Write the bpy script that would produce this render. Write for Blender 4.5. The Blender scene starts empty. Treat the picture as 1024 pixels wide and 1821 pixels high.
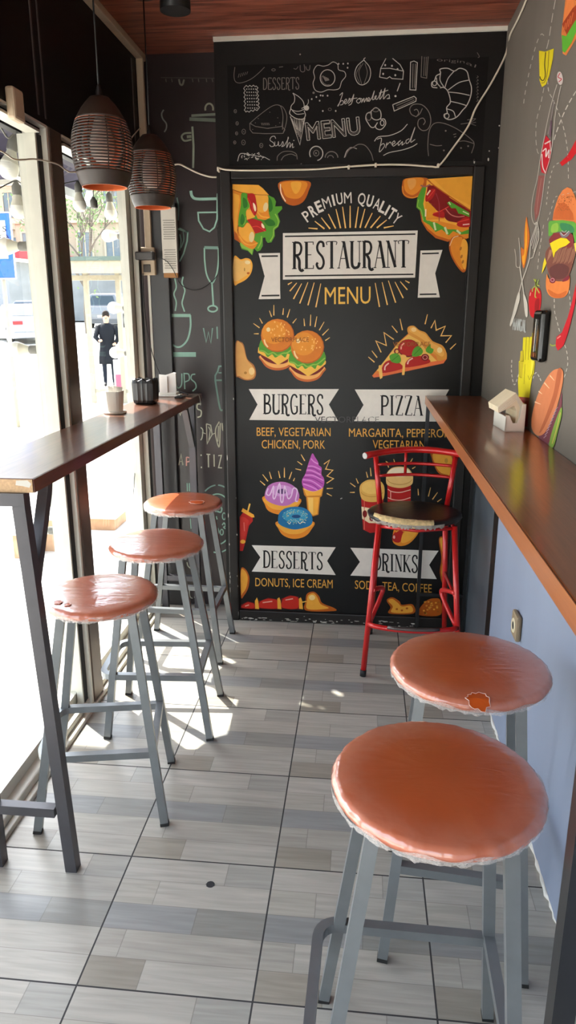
import bpy, bmesh, math, random
from mathutils import Vector, Matrix
from mathutils.geometry import tessellate_polygon
random.seed(7)
PI = math.pi
scene = bpy.context.scene
COL = scene.collection
# ------------------------------------------------------------------ camera
W, HT, F = 1024.0, 1821.0, 1280.0
CX, CY = 512.0, 910.5
VX, VY = 136.0, -358.0
PITCH = math.atan(-VY / F)
YAW = math.atan(VX / math.hypot(F, VY))
CAMH = 1.6
cam_rot = (PI / 2 - PITCH, 0.0, YAW)
cd = bpy.data.cameras.new('camera')
cam = bpy.data.objects.new('camera', cd)
COL.objects.link(cam)
cam.location = (0, 0, CAMH)
cam.rotation_euler = cam_rot
cd.sensor_fit = 'VERTICAL'
cd.sensor_height = 36.0
cd.lens = F * 36.0 / HT
cd.clip_start = 0.02
cd.clip_end = 500
scene.camera = cam
ROT = Matrix.Rotation(YAW, 3, 'Z') @ Matrix.Rotation(PI / 2 - PITCH, 3, 'X')


def ray(px, py):
    return ROT @ Vector((px - CX, -(py - CY), -F))


def on(px, py, axis, val):
    """the point of the photograph (px, py) on the world plane axis = val"""
    d = ray(px, py)
    i = 'xyz'.index(axis)
    o = Vector((0, 0, CAMH))
    t = (val - o[i]) / d[i]
    return o + d * t


# ------------------------------------------------------------------ materials
def s2l(c):
    return tuple((v / 12.92 if v <= 0.04045 else ((v + 0.055) / 1.055) ** 2.4) for v in [x / 255.0 for x in c])


MATS = {}


def mat(name, rgb, rough=0.5, metal=0.0, var=0.08, vscale=18.0, bump=0.0, bscale=60.0, coat=0.0, coat_rough=0.1, spec=0.5, trans=0.0, stretch=None, k=1.0):
    key = name
    if key in MATS:
        return MATS[key]
    m = bpy.data.materials.new(name)
    m.use_nodes = True
    nt = m.node_tree
    b = nt.nodes['Principled BSDF']
    c = tuple(min(1.0, v * k) for v in s2l(rgb))
    tc = nt.nodes.new('ShaderNodeTexCoord')
    mp = nt.nodes.new('ShaderNodeMapping')
    nt.links.new(tc.outputs['Object'], mp.inputs[0])
    if stretch:
        mp.inputs['Scale'].default_value = stretch
    n = nt.nodes.new('ShaderNodeTexNoise')
    n.inputs['Scale'].default_value = vscale
    n.inputs['Detail'].default_value = 4
    nt.links.new(mp.outputs[0], n.inputs['Vector'])
    r = nt.nodes.new('ShaderNodeValToRGB')
    r.color_ramp.elements[0].position = 0.3
    r.color_ramp.elements[1].position = 0.7
    r.color_ramp.elements[0].color = tuple(v * (1 - var) for v in c) + (1,)
    r.color_ramp.elements[1].color = tuple(min(1, v * (1 + var)) for v in c) + (1,)
    nt.links.new(n.outputs['Fac'], r.inputs[0])
    nt.links.new(r.outputs[0], b.inputs['Base Color'])
    b.inputs['Roughness'].default_value = rough
    b.inputs['Metallic'].default_value = metal
    b.inputs['Specular IOR Level'].default_value = spec
    b.inputs['Coat Weight'].default_value = coat
    b.inputs['Coat Roughness'].default_value = coat_rough
    if trans:
        b.inputs['Transmission Weight'].default_value = trans
    if bump:
        n2 = nt.nodes.new('ShaderNodeTexNoise')
        n2.inputs['Scale'].default_value = bscale
        n2.inputs['Detail'].default_value = 3
        nt.links.new(mp.outputs[0], n2.inputs['Vector'])
        bp = nt.nodes.new('ShaderNodeBump')
        bp.inputs['Strength'].default_value = bump
        bp.inputs['Distance'].default_value = 0.01
        nt.links.new(n2.outputs['Fac'], bp.inputs['Height'])
        nt.links.new(bp.outputs[0], b.inputs['Normal'])
        if coat:
            nt.links.new(bp.outputs[0], b.inputs['Coat Normal'])
    MATS[key] = m
    return m


def paint(rgb, kind='ink', rough=0.4, k=1.0, var=0.04):
    return mat('%s_%02x%02x%02x_%d' % (kind, rgb[0], rgb[1], rgb[2], int(k * 100)), rgb, rough=rough, var=var, vscale=30, k=k, spec=.22)


class NG:
    """small node graph helper"""
    def __init__(s, name):
        s.m = bpy.data.materials.new(name)
        s.m.use_nodes = True
        s.nt = s.m.node_tree
        s.b = s.nt.nodes['Principled BSDF']
        s.out = s.nt.nodes['Material Output']

    def n(s, t, **kw):
        nd = s.nt.nodes.new(t)
        for k_, v in kw.items():
            setattr(nd, k_, v)
        return nd

    def l(s, a, b):
        s.nt.links.new(a, b)

    def math(s, op, a, b=None, c=None):
        nd = s.n('ShaderNodeMath', operation=op)
        for i, v in enumerate((a, b, c)):
            if v is None:
                continue
            if isinstance(v, (int, float)):
                nd.inputs[i].default_value = v
            else:
                s.l(v, nd.inputs[i])
        return nd.outputs[0]

    def mix(s, fac, a, b, blend='MIX'):
        nd = s.n('ShaderNodeMix', data_type='RGBA', blend_type=blend)
        for i, v in ((0, fac), (6, a), (7, b)):
            if isinstance(v, (int, float)):
                nd.inputs[i].default_value = v
            elif isinstance(v, tuple):
                nd.inputs[i].default_value = (v + (1,))[:4]
            else:
                s.l(v, nd.inputs[i])
        return nd.outputs[2]


def floor_material():
    g = NG('floor_tile_wood_plank')
    geo = g.n('ShaderNodeNewGeometry')
    sp = g.n('ShaderNodeSeparateXYZ')
    g.l(geo.outputs['Position'], sp.inputs[0])
    T = 0.4375
    u = g.math('DIVIDE', g.math('ADD', sp.outputs[0], 0.222), T)
    v = g.math('DIVIDE', g.math('SUBTRACT', sp.outputs[1], 1.333), T)
    iu = g.math('FLOOR', u)
    iv = g.math('FLOOR', v)
    fu = g.math('SUBTRACT', u, iu)
    fv = g.math('SUBTRACT', v, iv)
    row = g.math('FLOOR', g.math('MULTIPLY', g.math('SUBTRACT', 1.0, fv), 5.0))   # 0 far .. 4 near
    # split position per row
    sr = g.n('ShaderNodeValToRGB')
    sr.color_ramp.interpolation = 'CONSTANT'
    cols = [0.73, 0.30, 0.60, 0.20, 0.38]
    el = sr.color_ramp.elements
    el[0].position = 0.0
    el[1].position = 0.2
    for i in range(2, 5):
        el.new(i * 0.2)
    for i, cv in enumerate(cols):
        el[i].color = (cv, cv, cv, 1)
    rf = g.math('DIVIDE', g.math('ADD', row, 0.5), 5.0)
    g.l(rf, sr.inputs[0])
    par = g.math('FLOORED_MODULO', iu, 2.0)
    # neighbouring columns of tiles are laid slightly differently
    split = g.math('ADD', sr.outputs[0], g.math('MULTIPLY', par, -0.04))
    right = g.math('GREATER_THAN', fu, split)
    left_c = g.n('ShaderNodeValToRGB')
    left_c.color_ramp.interpolation = 'CONSTANT'
    right_c = g.n('ShaderNodeValToRGB')
    right_c.color_ramp.interpolation = 'CONSTANT'
    lc = [(176, 171, 160), (170, 165, 153), (144, 144, 141), (170, 165, 154), (152, 145, 132)]
    rc = [(164, 161, 152), (174, 169, 158), (142, 140, 133), (172, 167, 156), (172, 167, 156)]
    for nd, cc in ((left_c, lc), (right_c, rc)):
        e = nd.color_ramp.elements
        e[0].position = 0
        e[1].position = 0.2
        for i in range(2, 5):
            e.new(i * 0.2)
        for i, c in enumerate(cc):
            e[i].color = s2l(c) + (1,)
        g.l(rf, nd.inputs[0])
    base = g.mix(right, left_c.outputs[0], right_c.outputs[0])
    # grain, long in x
    wn = g.n('ShaderNodeTexWhiteNoise', noise_dimensions='3D')
    cmb = g.n('ShaderNodeCombineXYZ')
    g.l(iu, cmb.inputs[0])
    g.l(g.math('ADD', g.math('MULTIPLY', iv, 5.0), row), cmb.inputs[1])
    g.l(right, cmb.inputs[2])
    g.l(cmb.outputs[0], wn.inputs['Vector'])
    gv = g.n('ShaderNodeCombineXYZ')
    g.l(g.math('ADD', g.math('MULTIPLY', sp.outputs[0], 5.0), g.math('MULTIPLY', wn.outputs['Value'], 9.0)), gv.inputs[0])
    g.l(g.math('MULTIPLY', sp.outputs[1], 70.0), gv.inputs[1])
    g.l(g.math('MULTIPLY', wn.outputs['Value'], 30.0), gv.inputs[2])
    gn = g.n('ShaderNodeTexNoise')
    gn.inputs['Scale'].default_value = 1.0
    gn.inputs['Detail'].default_value = 5
    gn.inputs['Distortion'].default_value = 0.6
    g.l(gv.outputs[0], gn.inputs['Vector'])
    gr = g.n('ShaderNodeMapRange')
    gr.inputs['From Min'].default_value = 0.3
    gr.inputs['From Max'].default_value = 0.7
    gr.inputs['To Min'].default_value = 0.82
    gr.inputs['To Max'].default_value = 1.08
    g.l(gn.outputs['Fac'], gr.inputs[0])
    c1 = g.mix(1.0, base, gr.outputs[0], 'MULTIPLY')
    tv = g.n('ShaderNodeMapRange')
    tv.inputs['To Min'].default_value = 0.93
    tv.inputs['To Max'].default_value = 1.05
    g.l(wn.outputs['Value'], tv.inputs[0])
    c2 = g.mix(1.0, c1, tv.outputs[0], 'MULTIPLY')
    # plank joints (fine) and tile grout (dark)
    fr = g.math('MULTIPLY', g.math('SUBTRACT', 1.0, fv), 5.0)
    fr = g.math('SUBTRACT', fr, g.math('FLOOR', fr))
    ed = g.math('MINIMUM', fr, g.math('SUBTRACT', 1.0, fr))
    j1 = g.math('LESS_THAN', ed, 0.011)
    j2 = g.math('LESS_THAN', g.math('ABSOLUTE', g.math('SUBTRACT', fu, split)), 0.0028)
    jj = g.math('MAXIMUM', j1, j2)
    c3 = g.mix(g.math('MULTIPLY', jj, 0.5), c2, s2l((105, 100, 92)))
    eu = g.math('MINIMUM', fu, g.math('SUBTRACT', 1.0, fu))
    ev = g.math('MINIMUM', fv, g.math('SUBTRACT', 1.0, fv))
    gt = g.math('LESS_THAN', g.math('MINIMUM', eu, ev), 0.0052)
    c4 = g.mix(gt, c3, s2l((52, 50, 50)))
    g.l(c4, g.b.inputs['Base Color'])
    g.l(g.math('ADD', 0.33, g.math('MULTIPLY', gt, 0.5)), g.b.inputs['Roughness'])
    bp = g.n('ShaderNodeBump')
    bp.inputs['Strength'].default_value = 0.25
    bp.inputs['Distance'].default_value = 0.004
    g.l(g.math('SUBTRACT', g.math('MULTIPLY', gn.outputs['Fac'], 0.25), g.math('ADD', gt, g.math('MULTIPLY', jj, .3))), bp.inputs['Height'])
    g.l(bp.outputs[0], g.b.inputs['Normal'])
    return g.m


def wood_material(name, dark, light, scale=1.0, axis='x', rough=0.35, contrast=1.0, coat=0.3, board=None):
    g = NG(name)
    geo = g.n('ShaderNodeNewGeometry')
    sp = g.n('ShaderNodeSeparateXYZ')
    g.l(geo.outputs['Position'], sp.inputs[0])
    a, b = (0, 1) if axis == 'x' else (1, 0)
    cb = g.n('ShaderNodeCombineXYZ')
    g.l(g.math('MULTIPLY', sp.outputs[a], 2.2 * scale), cb.inputs[0])
    g.l(g.math('MULTIPLY', sp.outputs[b], 26.0 * scale), cb.inputs[1])
    g.l(g.math('MULTIPLY', sp.outputs[2], 26.0 * scale), cb.inputs[2])
    n1 = g.n('ShaderNodeTexNoise')
    n1.inputs['Scale'].default_value = 1.0
    n1.inputs['Detail'].default_value = 6
    n1.inputs['Distortion'].default_value = 1.2
    g.l(cb.outputs[0], n1.inputs['Vector'])
    cb2 = g.n('ShaderNodeCombineXYZ')
    g.l(g.math('MULTIPLY', sp.outputs[a], 7.0 * scale), cb2.inputs[0])
    g.l(g.math('MULTIPLY', sp.outputs[b], 180.0 * scale), cb2.inputs[1])
    g.l(g.math('MULTIPLY', sp.outputs[2], 180.0 * scale), cb2.inputs[2])
    n2 = g.n('ShaderNodeTexNoise')
    n2.inputs['Scale'].default_value = 1.0
    n2.inputs['Detail'].default_value = 3
    g.l(cb2.outputs[0], n2.inputs['Vector'])
    f = g.math('ADD', g.math('MULTIPLY', n1.outputs['Fac'], 0.65), g.math('MULTIPLY', n2.outputs['Fac'], 0.35))
    mr = g.n('ShaderNodeMapRange')
    mr.inputs['From Min'].default_value = 0.5 - 0.16 / contrast
    mr.inputs['From Max'].default_value = 0.5 + 0.16 / contrast
    g.l(f, mr.inputs[0])
    c = g.mix(mr.outputs[0], s2l(dark), s2l(light))
    if board:
        fb = g.math('DIVIDE', sp.outputs[b], board)
        fb = g.math('SUBTRACT', fb, g.math('FLOOR', fb))
        ln = g.math('LESS_THAN', fb, 0.02)
        c = g.mix(g.math('MULTIPLY', ln, 0.6), c, s2l((50, 20, 10)))
    g.l(c, g.b.inputs['Base Color'])
    g.b.inputs['Roughness'].default_value = rough
    g.b.inputs['Coat Weight'].default_value = coat
    g.b.inputs['Coat Roughness'].default_value = 0.12
    bp = g.n('ShaderNodeBump')
    bp.inputs['Strength'].default_value = 0.08
    bp.inputs['Distance'].default_value = 0.003
    g.l(n2.outputs['Fac'], bp.inputs['Height'])
    g.l(bp.outputs[0], g.b.inputs['Normal'])
    return g.m


def wall_material(name, top, bottom_rgb=None, rough=0.6, streak=0.06, spec=0.5):
    """painted wall with brushy vertical streaks"""
    g = NG(name)
    geo = g.n('ShaderNodeNewGeometry')
    mp = g.n('ShaderNodeMapping')
    mp.inputs['Scale'].default_value = (5, 5, .8)
    g.l(geo.outputs['Position'], mp.inputs[0])
    n = g.n('ShaderNodeTexNoise')
    n.inputs['Scale'].default_value = 1.5
    n.inputs['Detail'].default_value = 5
    g.l(mp.outputs[0], n.inputs['Vector'])
    mr = g.n('ShaderNodeMapRange')
    mr.inputs['From Min'].default_value = 0.3
    mr.inputs['From Max'].default_value = 0.7
    mr.inputs['To Min'].default_value = 1 - streak
    mr.inputs['To Max'].default_value = 1 + streak
    g.l(n.outputs['Fac'], mr.inputs[0])
    c = g.mix(1.0, s2l(top), mr.outputs[0], 'MULTIPLY')
    g.l(c, g.b.inputs['Base Color'])
    g.b.inputs['Roughness'].default_value = rough
    g.b.inputs['Specular IOR Level'].default_value = spec
    bp = g.n('ShaderNodeBump')
    bp.inputs['Strength'].default_value = 0.1
    bp.inputs['Distance'].default_value = 0.004
    g.l(n.outputs['Fac'], bp.inputs['Height'])
    g.l(bp.outputs[0], g.b.inputs['Normal'])
    return g.m


def glass_material(name='window_glass', tint=(0.97, 0.985, 0.98)):
    g = NG(name)
    g.nt.nodes.remove(g.b)
    t = g.n('ShaderNodeBsdfTransparent')
    t.inputs[0].default_value = tint + (1,)
    gl = g.n('ShaderNodeBsdfGlossy')
    gl.inputs['Roughness'].default_value = 0.01
    fr = g.n('ShaderNodeFresnel')
    fr.inputs[0].default_value = 1.45
    ms = g.n('ShaderNodeMixShader')
    geo = g.n('ShaderNodeNewGeometry')
    g.l(g.math('MULTIPLY', fr.outputs[0], g.math('SUBTRACT', 1.0, geo.outputs['Backfacing'])), ms.inputs[0])
    g.l(t.outputs[0], ms.inputs[1])
    g.l(gl.outputs[0], ms.inputs[2])
    g.l(ms.outputs[0], g.out.inputs[0])
    return g.m


def film_material():
    g = NG('clear_plastic_film')
    t = g.n('ShaderNodeBsdfTransparent')
    ms = g.n('ShaderNodeMixShader')
    n = g.n('ShaderNodeTexNoise')
    n.inputs['Scale'].default_value = 90
    g.b.inputs['Base Color'].default_value = (0.8, 0.72, 0.68, 1)
    g.b.inputs['Roughness'].default_value = 0.2
    mr = g.n('ShaderNodeMapRange')
    mr.inputs['From Min'].default_value = 0.35
    mr.inputs['From Max'].default_value = 0.7
    mr.inputs['To Min'].default_value = 0.1
    mr.inputs['To Max'].default_value = 0.75
    g.l(n.outputs['Fac'], mr.inputs[0])
    g.l(mr.outputs[0], ms.inputs[0])
    g.l(t.outputs[0], ms.inputs[1])
    g.l(g.b.outputs[0], ms.inputs[2])
    g.l(ms.outputs[0], g.out.inputs[0])
    return g.m


def seat_material(name, rgb):
    """orange vinyl under tight, slightly crinkled clear film"""
    g = NG(name)
    tc = g.n('ShaderNodeTexCoord')
    n = g.n('ShaderNodeTexNoise')
    n.inputs['Scale'].default_value = 5
    n.inputs['Detail'].default_value = 4
    g.l(tc.outputs['Object'], n.inputs['Vector'])
    c = s2l(rgb)
    r = g.n('ShaderNodeMapRange')
    r.inputs['From Min'].default_value = 0.35
    r.inputs['From Max'].default_value = 0.65
    g.l(n.outputs['Fac'], r.inputs[0])
    col = g.mix(r.outputs[0], tuple(v * 0.93 for v in c), tuple(min(1, v * 1.08) for v in c))
    # the film is milky where it bunches up towards the rim
    sp = g.n('ShaderNodeSeparateXYZ')
    g.l(tc.outputs['Object'], sp.inputs[0])
    vl = g.n('ShaderNodeVectorMath', operation='LENGTH')
    cb = g.n('ShaderNodeCombineXYZ')
    g.l(sp.outputs[0], cb.inputs[0])
    g.l(sp.outputs[1], cb.inputs[1])
    g.l(cb.outputs[0], vl.inputs[0])
    mr = g.n('ShaderNodeMapRange', interpolation_type='SMOOTHSTEP')
    mr.inputs['From Min'].default_value = 0.10
    mr.inputs['From Max'].default_value = 0.19
    mr.inputs['To Min'].default_value = 0.0
    mr.inputs['To Max'].default_value = 1.0
    g.l(vl.outputs['Value'], mr.inputs[0])
    n3 = g.n('ShaderNodeTexNoise')
    n3.inputs['Scale'].default_value = 16
    n3.inputs['Detail'].default_value = 6
    n3.inputs['Distortion'].default_value = 1.5
    g.l(tc.outputs['Object'], n3.inputs['Vector'])
    milky = g.math('MULTIPLY', mr.outputs[0], g.math('MULTIPLY', n3.outputs['Fac'], 0.42))
    col = g.mix(milky, col, s2l((226, 176, 158)))
    g.l(col, g.b.inputs['Base Color'])
    g.b.inputs['Roughness'].default_value = 0.38
    g.b.inputs['Coat Weight'].default_value = 1.0
    g.b.inputs['Coat Roughness'].default_value = 0.10
    g.b.inputs['Coat IOR'].default_value = 1.7
    w = g.n('ShaderNodeTexNoise')
    w.inputs['Scale'].default_value = 7
    w.inputs['Detail'].default_value = 5
    w.inputs['Distortion'].default_value = 2.2
    mp = g.n('ShaderNodeMapping')
    mp.inputs['Scale'].default_value = (1.0, 3.2, 1.0)
    mp.inputs['Rotation'].default_value = (0, 0, 0.5)
    g.l(tc.outputs['Object'], mp.inputs[0])
    g.l(mp.outputs[0], w.inputs['Vector'])
    bp = g.n('ShaderNodeBump')
    bp.inputs['Strength'].default_value = 0.5
    bp.inputs['Distance'].default_value = 0.004
    g.l(w.outputs['Fac'], bp.inputs['Height'])
    g.l(bp.outputs[0], g.b.inputs['Coat Normal'])
    bp2 = g.n('ShaderNodeBump')
    bp2.inputs['Strength'].default_value = 0.12
    bp2.inputs['Distance'].default_value = 0.004
    g.l(w.outputs['Fac'], bp2.inputs['Height'])
    g.l(bp2.outputs[0], g.b.inputs['Normal'])
    return g.m


# ------------------------------------------------------------------ mesh helpers
WLOC = {}


def tag(o, label=None, cat=None, group=None, kind=None):
    if label:
        o['label'] = label
    if cat:
        o['category'] = cat
    if group:
        o['group'] = group
    if kind:
        o['kind'] = kind
    return o


def empty(name, loc, label=None, cat=None, group=None, kind=None):
    o = bpy.data.objects.new(name, None)
    o.empty_display_size = 0.05
    COL.objects.link(o)
    o.location = loc
    WLOC[o.name] = Vector(loc)
    return tag(o, label, cat, group, kind)


class MB:
    """collects geometry in world coordinates and links it as one mesh"""
    def __init__(s):
        s.v = []
        s.f = []
        s.mi = []
        s.sm = []

    def add(s, vs, fs, mi=0, smooth=False):
        b = len(s.v)
        s.v += [Vector(p) for p in vs]
        for f in fs:
            s.f.append(tuple(b + i for i in f))
            s.mi.append(mi)
            s.sm.append(smooth)
        return s

    def box(s, x0, x1, y0, y1, z0, z1, mi=0):
        x0, x1 = min(x0, x1), max(x0, x1)
        y0, y1 = min(y0, y1), max(y0, y1)
        z0, z1 = min(z0, z1), max(z0, z1)
        vs = [(x, y, z) for z in (z0, z1) for y in (y0, y1) for x in (x0, x1)]
        return s.add(vs, [(0, 2, 3, 1), (4, 5, 7, 6), (0, 1, 5, 4), (2, 6, 7, 3), (0, 4, 6, 2), (1, 3, 7, 5)], mi)

    def bbox(s, x0, x1, y0, y1, z0, z1, r=0.004, mi=0, seg=2, rotz=0, pivot=None):
        """bevelled box"""
        bm = bmesh.new()
        bmesh.ops.create_cube(bm, size=1)
        bmesh.ops.scale(bm, vec=(abs(x1 - x0), abs(y1 - y0), abs(z1 - z0)), verts=bm.verts)
        bmesh.ops.bevel(bm, geom=bm.edges[:], offset=r, segments=seg, affect='EDGES', profile=0.5)
        c = Vector(((x0 + x1) / 2, (y0 + y1) / 2, (z0 + z1) / 2))
        M = Matrix.Rotation(rotz, 3, 'Z')
        pv = Vector(pivot) if pivot else c
        bm.verts.ensure_lookup_table()
        vs = [M @ (v.co + c - pv) + pv for v in bm.verts]
        fs = [tuple(v.index for v in f.verts) for f in bm.faces]
        bm.free()
        return s.add(vs, fs, mi, False)

    def tube(s, pts, r, n=12, ref=None, square=False, mi=0, cap=True, r2=None, smooth=None, radii=None):
        pts = [Vector(p) for p in pts]
        if square:
            n = 4
        if smooth is None:
            smooth = not square
        N = len(pts)
        rings = []
        pu = None
        for i in range(N):
            if i == 0:
                d = pts[1] - pts[0]
            elif i == N - 1:
                d = pts[-1] - pts[-2]
            else:
                d = (pts[i + 1] - pts[i]).normalized() + (pts[i] - pts[i - 1]).normalized()
            d.normalize()
            if ref is not None:
                u = Vector(ref)
            elif pu is not None:
                u = pu
            else:
                u = Vector((0, 0, 1)) if abs(d.z) < 0.9 else Vector((1, 0, 0))
            u = u - d * u.dot(d)
            u.normalize()
            pu = u
            w = d.cross(u)
            rr = r if radii is None else radii[i]
            k = 1.0
            if 0 < i < N - 1:
                c = (pts[i + 1] - pts[i]).normalized().dot(d)
                k = 1.0 / max(0.5, c)
            ring = []
            for j in range(n):
                if square:
                    a, b = [(1, 1), (-1, 1), (-1, -1), (1, -1)][j]
                    ring.append(pts[i] + u * rr * a * 1 + w * rr * b * (r2 / r if r2 else 1))
                else:
                    t = 2 * PI * j / n
                    ring.append(pts[i] + u * rr * math.cos(t) + w * rr * math.sin(t))
            rings.append(ring)
        vs = [p for rg in rings for p in rg]
        fs = []
        for i in range(N - 1):
            for j in range(n):
                a = i * n + j
                b = i * n + (j + 1) % n
                fs.append((a, b, b + n, a + n))
        s.add(vs, fs, mi, smooth)
        if cap:
            s.add(rings[0], [tuple(range(n))[::-1]], mi)
            s.add(rings[-1], [tuple(range(n))], mi)
        return s

    def lathe(s, prof, c, n=32, mi=0, smooth=True, fn=None, close=False):
        """prof: list of (r, z) relative to c; fn(theta, i) -> (dr, dz)"""
        c = Vector(c)
        vs = []
        for i, (r, z) in enumerate(prof):
            for j in range(n):
                t = 2 * PI * j / n
                dr, dz = fn(t, i) if fn else (0, 0)
                vs.append(c + Vector(((r + dr) * math.cos(t), (r + dr) * math.sin(t), z + dz)))
        fs = []
        m = len(prof)
        for i in range(m - 1 if not close else m):
            i2 = (i + 1) % m
            for j in range(n):
                j2 = (j + 1) % n
                fs.append((i * n + j, i * n + j2, i2 * n + j2, i2 * n + j))
        return s.add(vs, fs, mi, smooth)

    def cyl(s, c, r, z0, z1, n=24, mi=0):
        s.lathe([(r, z0), (r, z1)], c, n, mi)
        c = Vector(c)
        for z, o in ((z0, -1), (z1, 1)):
            ring = [c + Vector((r * math.cos(2 * PI * j / n), r * math.sin(2 * PI * j / n), z)) for j in range(n)]
            s.add(ring, [tuple(range(n))[::o]], mi)
        return s

    def sphere(s, c, r, n=16, m=10, mi=0, sc=(1, 1, 1), M=None):
        c = Vector(c)
        vs = []
        for i in range(m + 1):
            p = PI * i / m
            for j in range(n):
                t = 2 * PI * j / n
                q = Vector((math.sin(p) * math.cos(t) * sc[0], math.sin(p) * math.sin(t) * sc[1], math.cos(p) * sc[2])) * r
                if M is not None:
                    q = M @ q
                vs.append(c + q)
        fs = []
        for i in range(m):
            for j in range(n):
                j2 = (j + 1) % n
                fs.append((i * n + j, (i + 1) * n + j, (i + 1) * n + j2, i * n + j2))
        return s.add(vs, fs, mi, True)

    def prism(s, poly, to3, depth, mi=0):
        """poly 2-D outline, to3(u, v, w) -> point, extruded from w=0 to depth"""
        n = len(poly)
        a = [to3(u, v, 0) for u, v in poly]
        b = [to3(u, v, depth) for u, v in poly]
        tr = tessellate_polygon([[Vector((u, v, 0)) for u, v in poly]])
        fs = [tuple(t) for t in tr] + [tuple(i + n for i in t)[::-1] for t in tr]
        fs += [(i, (i + 1) % n, (i + 1) % n + n, i + n) for i in range(n)]
        return s.add(a + b, fs, mi)

    def build(s, name, mats, parent=None, loc=None, **kw):
        if not isinstance(mats, (list, tuple)):
            mats = [mats]
        base = Vector((0, 0, 0))
        if parent is not None:
            base = WLOC[parent.name]
        own = Vector(loc) if loc is not None else base
        me = bpy.data.meshes.new(name)
        me.from_pydata([tuple(p - own) for p in s.v], [], s.f)
        for m in mats:
            me.materials.append(m)
        for p, mi, sm in zip(me.polygons, s.mi, s.sm):
            p.material_index = mi
            p.use_smooth = sm
        bm = bmesh.new()
        bm.from_mesh(me)
        bmesh.ops.remove_doubles(bm, verts=bm.verts, dist=1e-6)
        if not getattr(s, 'flat', False):
            bmesh.ops.recalc_face_normals(bm, faces=bm.faces)
        bm.to_mesh(me)
        bm.free()
        me.update()
        o = bpy.data.objects.new(name, me)
        COL.objects.link(o)
        if parent is not None:
            o.parent = parent
            o.location = own - base
        else:
            o.location = own
        WLOC[o.name] = own
        return tag(o, **kw)


def catmull(pts, closed=False, k=6):
    pts = [Vector(p) for p in pts]
    n = len(pts)
    if n < 3:
        return pts
    out = []
    rng = n if closed else n - 1
    for i in range(rng):
        p0 = pts[(i - 1) % n] if closed or i > 0 else pts[0] * 2 - pts[1]
        p1 = pts[i]
        p2 = pts[(i + 1) % n]
        p3 = pts[(i + 2) % n] if closed or i + 2 < n else pts[-1] * 2 - pts[-2]
        for j in range(k):
            t = j / k
            out.append(0.5 * ((2 * p1) + (p2 - p0) * t + (2 * p0 - 5 * p1 + 4 * p2 - p3) * t * t + (3 * p1 - p0 - 3 * p2 + p3) * t ** 3))
    if not closed:
        out.append(pts[-1])
    return out


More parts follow.
